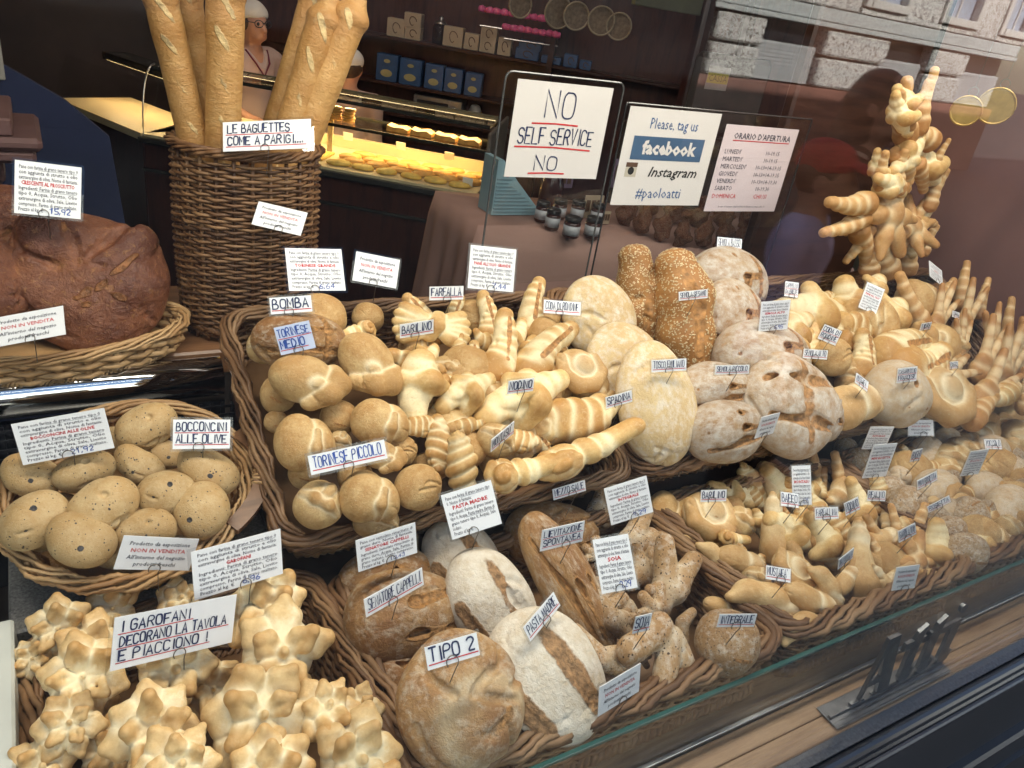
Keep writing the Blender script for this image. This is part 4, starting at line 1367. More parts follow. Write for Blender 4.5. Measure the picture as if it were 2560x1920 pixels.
hc('TOSCO EMILIANO', (1629, 901), (1716, 896), (1629, 931), 'U', 'white card reading TOSCO EMILIANO on the pale disc loaf', up=0.135)
hc('MEZZO SALE', (1381, 1224), (1462, 1200), (1384, 1251), 'L', 'white card reading MEZZO SALE with a thick red underline', up=0.11, stem=0.07)
hc('SENATORE CAPPELLI', (910, 1499), (1055, 1419), (916, 1544), 'L', 'slanting white card reading SENATORE CAPPELLI in handwritten capitals', up=0.13)
hc('TIPO 2', (1061, 1619), (1191, 1581), (1070, 1677), 'L', 'white card reading TIPO 2 on the swirled loaf', up=0.175)
hc('PASTA MADRE', (1308, 1569), (1384, 1480), (1326, 1604), 'L', 'steeply slanting white card reading PASTA MADRE in handwritten capitals', up=0.13)
hc('LIEVITAZIONE/SPONTANEA', (1356, 1326), (1462, 1302), (1350, 1379), 'L', 'white card reading LIEVITAZIONE SPONTANEA on the long loaf', up=0.15)
hc('SOIA', (1590, 1543), (1631, 1533), (1581, 1585), 'L', 'small white card reading SOIA in handwritten capitals', up=0.12)
hc('INTEGRALE', (1800, 1536), (1893, 1535), (1792, 1568), 'L', 'white card reading INTEGRALE in handwritten capitals on a wholemeal roll', up=0.11)
hc("MUSTAFA`", (1916, 1413), (1977, 1423), (1915, 1447), 'L', 'white card reading MUSTAFA above the smooth crescents', up=0.08)
hc('BARILINO', (1753, 1226), (1817, 1224), (1751, 1255), 'L', 'white card reading BARILINO in the front basket of small rolls', up=0.08)
hc('BAFFO', (1952, 1229), (1996, 1235), (1953, 1264), 'L', 'white card reading BAFFO beside a tall ingredients card', up=0.12)
hc('FARFALLINA', (2037, 1270), (2095, 1267), (2038, 1299), 'L', 'white card reading FARFALLINA on the small rolls', up=0.1)
hc('NODINO', (2110, 1259), (2145, 1242), (2115, 1290), 'L', 'small white card reading NODINO between FARFALLINA and REALINO cards', up=0.1)
hc('REALINO', (2170, 1226), (2215, 1227), (2168, 1252), 'L', 'white card reading REALINO with a red underline', up=0.08)
hc('GAROFANINO', (2245, 1329), (2288, 1307), (2248, 1357), 'L', 'slanting white card reading GAROFANINO on small flower rolls', up=0.11)
hc('MANTOVANA', (2098, 1399), (2135, 1370), (2090, 1428), 'L', 'narrow tilted card reading MANTOVANA above the small pear rolls', up=0.11)
hc('SEMOLA SESAMO', (1697, 730), (1769, 723), (1697, 752), 'U', 'white card reading SEMOLA SESAMO on the seeded loaf', up=0.125)
hc('SEMOLA BASSO', (1794, 592), (1855, 598), (1792, 623), 'U', 'white card reading SEMOLA BASSO above the round floury loaf', up=0.03, stem=0.07)
hc('CAPPELLO/DA PRETE', (1964, 703), (1997, 707), (1961, 740), 'U', 'small two-line card reading CAPPELLO DA PRETE', up=0.04)
hc('SEMOLA ALTO', (2010, 872), (2070, 876), (2007, 895), 'U', 'white card reading SEMOLA ALTO on a stem above a scored loaf', up=0.12)
hc('SEMOLA PICCOLO', (1789, 914), (1874, 912), (1787, 936), 'U', 'white card reading SEMOLA PICCOLO on small floury loaves', up=0.13)
hc('CODA DI/RONDINE', (2062, 810), (2106, 828), (2044, 846), 'U', 'tilted two-line card reading CODA DI RONDINE', up=0.1)
hc("MUSTAFA`", (2142, 932), (2172, 955), (2138, 956), 'U', 'small tilted card reading MUSTAFA in the rear basket', up=0.12)
hc('CASARECCIO/FRANCESE', (2245, 922), (2294, 916), (2242, 958), 'U', 'two-line card reading CASARECCIO FRANCESE on a floury round', up=0.125)
hc('TIERA', (2304, 810), (2330, 805), (2299, 827), 'U', 'small white card reading TIERA among the finger rolls', up=0.1)
hc('PISTO', (2375, 905), (2395, 903), (2375, 922), 'U', 'tiny white card reading PISTO below the finger rolls', up=0.11)
hc('COPPIA', (2382, 776), (2399, 782), (2381, 792), 'U', 'tiny tilted white card reading COPPIA high among the crossed finger rolls', up=0.05)
hc('BIGHI', (2283, 1126), (2307, 1121), (2275, 1155), 'L', 'small white card reading BIGHI among the white rolls', up=0.11)
hc('MINI ROSETTA', (2293, 1202), (2342, 1177), (2294, 1225), 'L', 'slanting white card reading MINI ROSETTA', up=0.11)
hc('ROSETTA', (2318, 1267), (2373, 1239), (2322, 1282), 'L', 'thin tilted card reading ROSETTA above a wholemeal ball', up=0.10)
hc('ZOCCOLO', (2460, 1098), (2501, 1099), (2464, 1122), 'L', 'small white card reading ZOCCOLO at the far end of the rolls', up=0.10)
NVL = 'white card reading NON IN VENDITA '
for tl, tr, bl, b, up, lb in (
    ((647, 503), (769, 532), (627, 560), 'S', 0.055, 'pinned on the tall baguette basket'),
    ((891, 628), (1000, 650), (882, 701), 'U', 0.02, 'on a long stem behind the torinese rolls'),
    ((-25, 797), (157, 764), (-20, 870), 'F', 0.14, 'in front of the dark round loaves'),
    ((310, 1339), (498, 1348), (281, 1423), 'O', 0.05, 'on the oval basket rim'),
    ((1499, 1719), (1602, 1658), (1495, 1792), 'L', 0.04, 'on the rim below the SOIA card'),
    ((2242, 1419), (2300, 1412), (2229, 1477), 'L', 0.04, 'on the rim below the GAROFANINO card'),
    ((1904, 1044), (1951, 1031), (1886, 1097), 'U', 0.10, 'between two floury scored loaves'),
    ((2270, 1050), (2333, 1050), (2272, 1089), 'L', 0.06, 'behind the BIGHI card')):
    card('nv', [NV], tl, tr, bl, b, up, NVL + lb)
for ttl, pr, tl, tr, bl, b, up, lb in (
    ('CRESCENTE AL PROSCIUTTO', '15,92', (37, 399), (204, 419), (35, 532), 'F', 0.14, 'ingredients card headed CRESCENTE AL PROSCIUTTO on the dark round loaf'),
    ('BOCCONCINI ALLE OLIVE', '21,92', (27, 1061), (260, 1020), (59, 1163), 'O', 0.08, 'printed ingredients card headed BOCCONCINI ALLE OLIVE with price 21,92'),
    ('GAROFANI', '6,96', (477, 1381), (701, 1322), (485, 1502), 'G', 0.09, 'printed ingredients card headed GAROFANI with price 6,96'),
    ('TORINESE GRANDE', '6,64', (712, 620), (853, 623), (725, 727), 'U', 0.04, 'printed ingredients card headed TORINESE GRANDE behind the BOMBA card'),
    ("PANE ALL'OLIO GRANDE", '7,44', (1177, 612), (1291, 624), (1170, 720), 'U', 0.03, 'printed ingredients card headed PANE ALL OLIO GRANDE above the ridged breads'),
    ('PASTA MADRE', None, (1102, 1239), (1227, 1200), (1130, 1350), 'L', 0.14, 'printed ingredients card headed PASTA MADRE'),
    ('SENATORE CAPPELLI', '10,43', (889, 1352), (1038, 1306), (895, 1431), 'L', 0.13, 'printed ingredients card headed SENATORE CAPPELLI'),
    ('INTEGRALE', '9,29', (1510, 1222), (1616, 1189), (1527, 1314), 'L', 0.10, 'printed ingredients card headed INTEGRALE beside the MEZZO SALE card'),
    ('SOIA', '9,29', (1481, 1350), (1570, 1334), (1506, 1485), 'L', 0.11, 'tall printed ingredients card headed SOIA'),
    ('MONTASU', '6,25', (1979, 1165), (2026, 1163), (1982, 1264), 'L', 0.09, 'narrow tall ingredients card standing behind the BAFFO card'),
    ('SEMOLA ALTO', '6,95', (1904, 755), (1977, 749), (1895, 829), 'U', 0.11, 'printed ingredients card in front of the CAPPELLO DA PRETE card'),
    ('PANE ALL OLIO', None, (2169, 705), (2212, 724), (2147, 768), 'U', 0.06, 'tilted ingredients card below the hanging bread tree'),
    ('INTEGRALE', None, (2177, 1067), (2236, 1067), (2153, 1123), 'L', 0.05, 'ingredients card half hidden behind another at the wholemeal balls'),
    ('MINI ROSETTA', None, (2184, 1113), (2244, 1108), (2155, 1196), 'L', 0.09, 'slanting ingredients card standing over the wholemeal balls'),
    ('ZOCCOLO', None, (2427, 1129), (2473, 1123), (2400, 1191), 'L', 0.09, 'slanting ingredients card in front of the ZOCCOLO card'),
    ('COPPIA', None, (2323, 651), (2355, 677), (2325, 690), 'U', 0.04, 'pale pointed ingredients card above the finger rolls')):
    card('ing', [ttl], tl, tr, bl, b, up, lb, price=pr)
# ---------------------------------------------------------------- breads
LOOK = {'olive_roll': 'speckled olive roll', 'carnation_bread': 'carnation bread', 'bread_roll': 'round torinese roll', 'barrel_roll': 'banded barrel roll', 'snail_roll': 'golden coiled roll',
 'scroll_roll': 'golden scrolled roll', 'knot_roll': 'golden knotted roll', 'crescent_roll': 'smooth crescent roll', 'bow_roll': 'ridged bow roll', 'ridged_horn_roll': 'ridged golden horn', 'cracked_loaf': 'floury cracked loaf',
 'swirl_loaf': 'swirled country loaf', 'floured_loaf': 'white floured loaf', 'disc_loaf': 'pale disc loaf', 'sesame_loaf': 'sesame loaf', 'stubby_bread': 'seeded branching bread', 'finger_roll': 'jointed finger roll',
 'crossed_roll': 'crossed finger bread', 'flat_bread': 'dark round loaf', 'star_roll': 'small star roll', 'shell_roll': 'shell-shaped roll', 'oval_roll': 'white oval roll', 'wholemeal_ball': 'wholemeal ball', 'baguette': 'baguette'}
USED = {}
LANDM = [c for c in CARDS if c[3] == 'hand']
cnt_txt = {}
for c in LANDM: cnt_txt[c[2]] = cnt_txt.get(c[2], 0) + 1
LANDM = [c for c in LANDM if cnt_txt[c[2]] == 1]
def rel(px, py, c):
    dx, dy = px - c[0], py - c[1]
    t = c[2].title()
    if t.startswith('I Garofani'): t = 'I Garofani'
    if t.startswith('Le Bag'): t = 'Le Baguettes'
    if abs(dy) > abs(dx) * 0.8:
        return ('below the %s card' if dy > 0 else 'above the %s card') % t
    return ('on the bread-tree side of %s' if dx > 0 else 'on the baguette side of %s') % t
def auto_label(look, px, py):
    cs = sorted(LANDM, key=lambda c: (c[0] - px) ** 2 + (c[1] - py) ** 2)
    for a in range(0, 4):
        for b in range(a + 1, 6):
            t = '%s %s and %s' % (look, rel(px, py, cs[a]), rel(px, py, cs[b]))
            t = t.replace(' card and', ' and')
            if len(t.split()) <= 16 and t not in USED:
                USED[t] = 1
                return t
    for c in cs:
        t = '%s %s' % (look, rel(px, py, c))
        if t not in USED and len(t.split()) <= 16:
            USED[t] = 1
            return t
    return look + ' among its neighbours'
DEF = {'L': 38, 'T': 38, 'M': 38, 'U': 44, 'O': 34, 'G': 34, 'F': 48, 'S': 80}
def bread(key, ax, ay, bx, by, base, w=1.0, h=1.0, v=0, tilt=None, lift=0.0, roll=0.0, mat=None, label=None, look=None, group=None, cat='bread', yaw=0.0):
    P, Nn = BASE[base]
    mid = on_plane((ax + bx) / 2, (ay + by) / 2, P + Nn * lift, Nn)
    t = math.radians(DEF[base] if tilt is None else tilt); yw = math.radians(yaw)
    n = np.array([-math.sin(yw) * math.sin(t), -math.cos(yw) * math.sin(t), math.cos(t)])
    A = on_plane(ax, ay, mid, n); B = on_plane(bx, by, mid, n)
    X = (B - A) / 2; L = np.linalg.norm(X); x = X / L
    z = n - x * (n @ x); z /= np.linalg.norm(z)
    y = np.cross(z, x)
    if roll:
        c, s = math.cos(math.radians(roll)), math.sin(math.radians(roll))
        y, z = y * c + z * s, z * c - y * s
    half_ = {'bread_roll': 4, 'crescent_roll': 3, 'knot_roll': 3, 'carnation_bread': 4, 'olive_roll': 3}.get(key, 0)
    me = LIB[key][(v % half_ + half_ * (int(ax + by) % 2)) if half_ else v % len(LIB[key])]
    o = bpy.data.objects.new(key, me)
    COL.objects.link(o)
    M = Matrix.Identity(4)
    for i in range(3):
        M[i][0] = x[i] * L; M[i][1] = y[i] * L * w; M[i][2] = z[i] * L * h
        M[i][3] = mid[i]
    o.matrix_world = M
    if mat:
        o.material_slots[0].link = 'OBJECT'
        o.material_slots[0].material = mat
    tag(o, label or auto_label(look or LOOK[key], (ax + bx) / 2, (ay + by) / 2), cat, group or (LOOK[key] + 's'))
    return o

FAT = {'ridged_horn_roll': 1.45, 'knot_roll': 1.3, 'crescent_roll': 1.05, 'scroll_roll': 1.15, 'finger_roll': 1.1, 'stubby_bread': 1.12, 'carnation_bread': 1.08}
def rows(base, txt, **kw):
    """key ax ay bx by [w h v tilt lift roll]"""
    for ln in txt.strip().splitlines():
        f = ln.split()
        num = [float(x) for x in f[1:]]
        num += [None] * (10 - len(num))
        a = dict(w=(num[4] if num[4] is not None else 1.0) * FAT.get(f[0], 1.0), h=(num[5] if num[5] is not None else 1.0) * FAT.get(f[0], 1.0), v=int(num[6] or 0), tilt=num[7], lift=num[8] or 0.0, roll=num[9] or 0.0)
        bread(f[0], num[0], num[1], num[2], num[3], base, **{**a, **kw})

# olive rolls in the oval basket
rows('O', """
olive_roll 292 1100 440 1030 1.0 1 0 40 .035
olive_roll 365 1122 465 1150 1.1 1 1 34 .0
olive_roll 288 1128 408 1205 1.0 1 2 34 .03
olive_roll 445 1138 592 1218 .95 1 1 34 .035
olive_roll 132 1205 290 1150 .9 1 0 34 .035
olive_roll 2 1165 150 1215 1.05 1 1 34 .02
olive_roll 178 1318 338 1210 1.05 1 0 34 .055
olive_roll 338 1240 492 1222 1.15 1 2 34 .045
olive_roll 512 1203 498 1348 1.2 1 1 34 .035
olive_roll 8 1358 160 1238 1.1 1 2 34 .05
olive_roll 118 1318 284 1385 1.1 1 1 34 .05
olive_roll 284 1345 444 1308 1.05 1 0 34 .03
olive_roll 130 1240 200 1300 1.1 1 2 34 -.01
olive_roll 250 1080 330 1120 1.1 1 2 34 -.02
olive_roll 60 1290 130 1370 1.0 1 0 34 -.02
olive_roll 330 1290 400 1340 1.0 1 0 34 -.03
olive_roll 220 1360 330 1400 1.0 1 2 34 -.03
""")
# carnation breads
rows('G', """
carnation_bread 60 1555 235 1590 1 1.1 0 50 .0 0
carnation_bread 212 1500 345 1540 1 1.1 1 45 -.02
carnation_bread 25 1620 130 1680 .9 1 2 40 -.02
carnation_bread 88 1690 332 1700 1 1.1 0 42 .035
carnation_bread 75 1830 275 1800 1 1 1 35 .03
carnation_bread 250 1840 520 1815 1 1.1 2 42 .05
carnation_bread 505 1790 800 1800 1 1.05 1 44 .05
carnation_bread 330 1680 550 1660 1 1.1 3 42 .02
carnation_bread 560 1560 770 1490 1 1.1 2 48 .02
carnation_bread 590 1650 835 1605 1 1.1 3 44 .03
carnation_bread 725 1775 905 1770 1 1.2 0 25 .04
carnation_bread 835 1800 965 1760 1.1 1 1 40 .0
carnation_bread 790 1905 1010 1880 1 1 3 40 .03
carnation_bread 330 1920 560 1905 1 1.1 0 42 .06
carnation_bread 20 1930 200 1890 1 1.1 3 40 .0
carnation_bread 555 1950 790 1925 1 1 2 42 .03
carnation_bread 395 1470 500 1520 1 1 0 40 -.03
carnation_bread 420 1570 560 1600 1 1 1 40 -.04
carnation_bread 120 1750 300 1760 1 1 2 40 -.04
carnation_bread 450 1720 620 1730 1 1 0 40 -.04
carnation_bread 140 1640 330 1600 1 1 3 40 -.01
carnation_bread 620 1720 780 1700 1 1 3 40 -.03
carnation_bread 60 2050 290 2030 1 1 2 40 .02
carnation_bread 310 2060 550 2040 1 1 3 40 .02
carnation_bread 580 2070 810 2040 1 1 0 40 .02
carnation_bread 830 2030 1030 2010 1 1 1 40 .0
carnation_bread 195 1860 400 1900 1 1 1 40 -.02
""")
# big loaves, lower basket
bread('floured_loaf', 1085, 1310, 1235, 1520, 'T', .82, .8, 1, 40, .0, label='floured loaf partly hidden behind the PASTA MADRE ingredients card')
bread('cracked_loaf', 850, 1480, 1090, 1430, 'T', .85, .85, 1, 55, .0, mat=M_rustic, label='brown cracked loaf under the SENATORE CAPPELLI ingredients card')
bread('cracked_loaf', 868, 1560, 1165, 1520, 'T', .95, .85, 0, 50, .04, mat=M_rustic, label='split golden brown loaf behind the slanting SENATORE CAPPELLI card')
bread('cracked_loaf', 905, 1690, 1120, 1720, 'T', .8, .8, 3, 40, -.03, mat=M_rustic, label='dark brown loaf wedged low between two rustic loaves')
bread('floured_loaf', 1150, 1380, 1310, 1640, 'T', .86, .75, 0, 42, .045, label='white floured loaf with a brown open side, middle of three')
bread('cracked_loaf', 1268, 1340, 1500, 1330, 'T', .75, .7, 0, 55, .0, mat=M_rustic, label='round brown loaf under the MEZZO SALE card')
bread('cracked_loaf', 1315, 1285, 1530, 1640, 'T', .45, .42, 1, 42, .045, mat=M_rustic, label='long wrinkled loaf carrying the LIEVITAZIONE SPONTANEA card')
bread('floured_loaf', 1255, 1550, 1480, 1830, 'T', .88, .75, 1, 42, .055, label='white floured loaf with a wide brown cut under the PASTA MADRE card')
bread('swirl_loaf', 1000, 1735, 1312, 1775, 'T', 1.04, .85, 0, 46, .075, label='round swirled country loaf under the TIPO 2 card')
bread('finger_roll', 1345, 1230, 1410, 1290, 'T', 1.5, 1.5, 0, 38, .0, mat=M_soy, label='short seeded end poking out beside the MEZZO SALE card')
rows('T', """
stubby_bread 1465 1330 1560 1215 1.1 1 0 45 0.012
stubby_bread 1530 1400 1650 1300 1.0 1 0 45 0.018
stubby_bread 1545 1470 1640 1370 1.1 1 2 45 0.000
stubby_bread 1650 1560 1705 1350 .95 1 0 48 0.018
stubby_bread 1470 1450 1600 1620 .8 .9 2 42 0.012
stubby_bread 1430 1560 1580 1700 .8 .9 2 40 0.030
stubby_bread 1560 1580 1760 1690 1.1 .9 1 42 0.036
stubby_bread 1590 1540 1690 1600 1.0 1 2 40 0.018
""")
bread('wholemeal_ball', 1752, 1610, 1888, 1605, 'T', 1, 1, 0, 40, .03, mat=M_soy, label='round wholemeal roll under the INTEGRALE handwritten card')

# front basket of small golden rolls
rows('M', """
bread_roll 1622 1265 1712 1300 1.1 1 1 40 0.012
crescent_roll 1690 1240 1765 1235 1 1 2 40 0.000
shell_roll 1708 1290 1835 1300 1 1 0 42 0.024
bow_roll 1775 1255 1895 1225 .9 1 0 50 0.012
bread_roll 1820 1300 1885 1310 1.1 1 2 40 0.018
crescent_roll 1925 1228 1945 1420 .85 .8 1 45 0.027
crescent_roll 1700 1335 1765 1385 .7 .7 0 40 0.018
crescent_roll 1752 1345 1842 1465 .75 .8 0 40 0.027
scroll_roll 1798 1340 1875 1360 1 1 0 42 0.018
crescent_roll 1795 1372 1915 1440 .9 .9 2 40 0.027
shell_roll 1930 1395 2035 1470 .9 .9 0 40 0.021
bread_roll 1860 1450 1925 1455 1 1 2 40 0.012
crescent_roll 1822 1462 2010 1535 .7 .75 0 40 0.033
crescent_roll 1965 1465 2098 1545 .75 .75 2 40 0.027
crescent_roll 1950 1590 2065 1540 .75 .75 0 40 0.018
crescent_roll 1870 1545 1990 1540 .8 .7 0 40 0.012
crescent_roll 2030 1405 2110 1525 .85 .85 0 42 0.030
crescent_roll 2138 1300 2155 1510 .95 .9 1 42 0.030
crescent_roll 2175 1410 2240 1500 .95 .9 1 42 0.018
knot_roll 1928 1275 2045 1395 .95 .9 0 42 0.030
knot_roll 2010 1290 2115 1410 .95 .9 2 42 0.030
knot_roll 2062 1270 2145 1375 .8 .8 1 42 0.024
knot_roll 1848 1158 1915 1275 .8 .8 1 50 0.012
knot_roll 1905 1170 1995 1290 .9 .9 2 50 0.012
crescent_roll 1890 1160 1960 1190 .8 .8 0 45 -0.006
finger_roll 2065 1260 2022 1100 1 1 0 60 0.012
finger_roll 2115 1270 2080 1130 1.1 1.1 1 60 0.018
knot_roll 2115 1195 2185 1345 .8 .8 2 50 0.018
snail_roll 2200 1320 2192 1180 .9 .9 0 60 0.018
finger_roll 2250 1415 2160 1285 .95 .95 0 50 0.024
finger_roll 2262 1395 2222 1260 .95 .95 1 55 0.021
finger_roll 2275 1390 2315 1255 1.2 1.2 0 60 0.021
finger_roll 2235 1440 2165 1340 1.1 1.1 1 45 0.030
star_roll 2240 1400 2345 1400 1 1.1 0 45 0.024
knot_roll 2335 1290 2350 1460 .9 .9 2 50 0.024
crescent_roll 2300 1435 2355 1445 .9 .9 0 40 0.018
crescent_roll 2205 1455 2290 1425 .9 .9 1 42 0.012
crescent_roll 2085 1480 2150 1420 .8 .8 2 40 0.018
knot_roll 1985 1270 2045 1320 .9 .9 1 42 0.012
crescent_roll 1760 1500 1850 1540 .8 .8 2 40 -0.006
crescent_roll 1700 1400 1770 1460 .8 .8 2 40 -0.006
crescent_roll 1990 1520 2080 1480 .9 .9 1 40 0.000
bow_roll 2000 1230 2070 1220 .9 1 0 45 0.012
""")
for _k in ('crescent_roll', 'knot_roll', 'finger_roll', 'snail_roll', 'star_roll', 'bow_roll', 'scroll_roll', 'shell_roll'):
    pass
# far basket of white rolls and wholemeal balls
rows('M', """
wholemeal_ball 2099 1138 2136 1117 1.1 1 0 40 0.000
wholemeal_ball 2123 1164 2173 1151 1.05 1 0 40 0.012
wholemeal_ball 2154 1129 2196 1121 1 1 0 40 0.000
wholemeal_ball 2165 1204 2217 1196 1.05 1 0 40 0.018
wholemeal_ball 2203 1243 2257 1227 1.1 1 0 40 0.024
wholemeal_ball 2229 1274 2303 1261 1 1 0 40 0.027
wholemeal_ball 2316 1308 2361 1292 1.1 1 0 40 0.018
wholemeal_ball 2350 1343 2407 1327 1 1 0 40 0.021
wholemeal_ball 2373 1393 2452 1377 .85 1 0 40 0.021
oval_roll 2302 1182 2328 1098 1.1 1 0 45 0.018
oval_roll 2353 1153 2382 1077 1.1 1 1 45 0.012
bread_roll 2233 1181 2317 1189 1 1 3 40 0.024
bread_roll 2266 1159 2324 1151 1 1 1 40 0.000
bread_roll 2331 1189 2394 1181 .9 1 2 40 0.012
oval_roll 2298 1242 2377 1208 1 1 0 40 0.027
crescent_roll 2351 1195 2414 1250 1 1 0 42 0.024
oval_roll 2346 1272 2414 1298 1.15 1 1 40 0.024
crescent_roll 2383 1236 2462 1294 .85 .9 0 42 0.030
bread_roll 2407 1332 2483 1348 1.05 1 3 40 0.024
barrel_roll 2439 1271 2531 1334 .85 .9 0 42 0.024
oval_roll 2432 1234 2503 1226 1.2 1 0 42 0.030
oval_roll 2488 1314 2572 1256 1.15 1 1 42 0.030
oval_roll 2456 1178 2514 1152 1.2 1 0 42 0.024
bread_roll 2425 1196 2475 1209 1 1 2 40 0.018
oval_roll 2506 1198 2564 1172 1.1 1 1 42 0.024
bread_roll 2390 1129 2445 1121 1.1 1 2 40 0.012
bread_roll 2435 1078 2485 1062 1.1 1 3 40 0.012
bread_roll 2485 1148 2540 1132 1.1 1 1 40 0.012
bread_roll 2526 1108 2584 1092 1.1 1 2 40 0.018
bread_roll 2536 1219 2594 1211 1.1 1 0 40 0.018
oval_roll 2238 1108 2272 1087 1.1 1 0 40 0.000
bread_roll 2259 1096 2306 1109 1 1 1 40 -0.012
crescent_roll 2461 1385 2524 1335 1 .9 0 42 0.012
wholemeal_ball 2184 1242 2226 1268 1 1 0 40 -0.012
bread_roll 2404 1058 2446 1042 1 1 0 40 0.000
bread_roll 2496 1058 2554 1032 1 1 1 40 0.012
""")
# rear basket: torinese rolls, knots, horns
rows('U', """
bread_roll 730 790 868 800 .95 1 3 40 .0
bread_roll 620 880 700 850 1.1 1 2 40 -.01
bread_roll 652 970 740 1000 1.2 1 3 40 -.02
bread_roll 672 935 875 985 .82 .85 0 44 .05
bread_roll 858 845 985 995 .88 .85 0 44 .045
scroll_roll 940 820 830 840 1 1 0 48 .02
bread_roll 686 1110 838 1100 1.08 1 1 44 .04
bread_roll 800 1040 895 1050 1 1 3 44 .01
bread_roll 818 1110 880 1100 1 1 2 44 .03
bread_roll 878 1050 1024 1058 .85 .9 1 48 .045
bread_roll 905 1130 1015 1160 .85 .9 0 44 .04
bread_roll 965 1110 1040 1140 1 1 3 44 .01
bread_roll 735 1255 862 1265 1.05 1 2 44 .03
bread_roll 850 1235 1000 1250 .95 1 1 44 .045
bread_roll 988 1210 1102 1225 1.05 1 3 44 .04
bread_roll 885 1310 1000 1300 .8 1 2 40 .0
bread_roll 720 1180 800 1190 1 1 3 40 -.02
bread_roll 660 1060 720 1050 1 1 3 40 -.03
bread_roll 845 1180 930 1200 1 1 3 40 -.02
barrel_roll 958 885 1115 935 .72 .8 0 46 .03
knot_roll 1055 1080 1045 870 .95 .9 2 58 .04
bread_roll 1075 935 1180 930 .9 .9 2 44 .0
knot_roll 1000 1075 1095 1060 1.1 1 1 46 .03
knot_roll 1095 1190 1100 1035 .9 .9 1 48 .02
bow_roll 985 800 1185 830 .72 .6 0 56 .02
ridged_horn_roll 1105 860 1010 735 .75 .7 0 56 .0
ridged_horn_roll 1120 850 1150 735 .8 .7 1 56 .0
ridged_horn_roll 1230 880 1205 725 .85 .7 0 58 .0
ridged_horn_roll 1320 860 1345 690 .8 .7 1 60 .01
ridged_horn_roll 1235 970 1265 770 .85 .75 0 56 .035
ridged_horn_roll 1290 960 1435 805 .75 .75 1 54 .03
ridged_horn_roll 1195 960 1180 850 .9 .75 1 54 .02
knot_roll 1095 1010 1250 960 .9 .9 0 48 .04
knot_roll 1200 1035 1440 965 .8 .8 0 48 .05
shell_roll 1385 925 1512 935 .95 .95 0 50 .03
knot_roll 1330 1080 1560 1015 .75 .75 1 46 .02
crescent_roll 1360 1100 1440 1010 .9 .9 2 46 .01
scroll_roll 1345 1180 1620 1070 .55 .6 0 46 .06
snail_roll 1170 1265 1140 1075 .95 .95 0 58 .05
scroll_roll 1215 1195 1408 1170 .9 .9 0 46 .065
barrel_roll 1130 1070 1215 1060 1 1 0 46 .03
bread_roll 1195 1090 1290 1110 .9 1 2 46 .03
knot_roll 1240 1095 1350 1110 1 .9 1 46 .03
knot_roll 1090 1150 1210 1120 .9 .9 0 46 .0
bread_roll 1290 900 1390 920 1 1 3 44 -.02
crescent_roll 1270 1150 1360 1100 .9 .9 2 44 .0
bread_roll 1100 960 1190 940 1 1 3 44 -.02
bread_roll 1010 990 1100 1010 1 1 1 44 -.03
bread_roll 1210 1010 1300 1000 1 1 2 44 -.03
bread_roll 1330 1000 1420 960 1 1 3 44 -.03
bread_roll 1030 1180 1120 1160 1 1 0 44 -.03
bread_roll 1200 1150 1300 1150 1 1 3 44 -.02
bread_roll 1420 1090 1510 1080 1 1 1 44 -.03
bread_roll 1060 1020 1150 1020 1 1 3 44 -.03
bread_roll 1300 790 1400 800 1 1 3 44 -.03
bread_roll 1000 880 1080 860 1 1 1 44 -.03
bread_roll 880 790 960 800 1 1 3 44 -.03
bread_roll 1140 800 1230 790 1 1 3 44 -.04
""")
bread('cracked_loaf', 630, 855, 872, 850, 'U', .72, .8, 2, 46, .02, mat=M_rustic, label='brown cracked round loaf under the BOMBA card')
for _o in [o for o in COL.objects if o.name.startswith('bread_roll')]:
    pass
r_f = np.random.RandomState(21)
def fill(base, quad, nu, nv, keys, L, lift, fat=1.0):
    q_ = np.array(quad, float)
    for i in range(nu):
        for j in range(nv):
            u = (i + 0.5 + r_f.uniform(-.25, .25)) / nu; v_ = (j + 0.5 + r_f.uniform(-.25, .25)) / nv
            p = q_[0] * (1 - u) * (1 - v_) + q_[1] * u * (1 - v_) + q_[2] * u * v_ + q_[3] * (1 - u) * v_
            k_ = keys[r_f.randint(len(keys))]
            a = r_f.uniform(0, 3.14); l_ = L * r_f.uniform(.85, 1.15) * (0.8 if abs(math.sin(a)) > .7 else 1)
            F_ = FAT.get(k_, 1) * fat
            bread(k_, p[0] - l_ / 2 * math.cos(a), p[1] - l_ / 2 * math.sin(a), p[0] + l_ / 2 * math.cos(a), p[1] + l_ / 2 * math.sin(a), base, F_, F_, r_f.randint(6), 44, lift + r_f.uniform(-.008, .008))
fill('T', [(1450, 1350), (1620, 1300), (1760, 1560), (1570, 1690)], 3, 4, ['stubby_bread'], 120, 0.005, 0.9)
fill('M', [(1680, 1290), (2090, 1165), (2370, 1370), (1975, 1545)], 5, 6, ['crescent_roll', 'knot_roll', 'crescent_roll', 'bread_roll', 'scroll_roll', 'shell_roll', 'finger_roll'], 98, 0.002)
fill('M', [(2150, 1140), (2540, 1030), (2590, 1300), (2470, 1380)], 6, 6, ['bread_roll', 'oval_roll', 'crescent_roll', 'bread_roll', 'wholemeal_ball', 'knot_roll', 'shell_roll'], 68, 0.03, 0.95)
fill('U', [(1000, 860), (1380, 800), (1560, 1040), (1130, 1190)], 5, 5, ['knot_roll', 'barrel_roll', 'crescent_roll', 'bread_roll', 'snail_roll', 'ridged_horn_roll'], 125, 0.0)
fill('U', [(1960, 790), (2330, 780), (2420, 960), (2110, 980)], 5, 3, ['knot_roll', 'crescent_roll', 'bread_roll', 'ridged_horn_roll'], 95, 0.0)
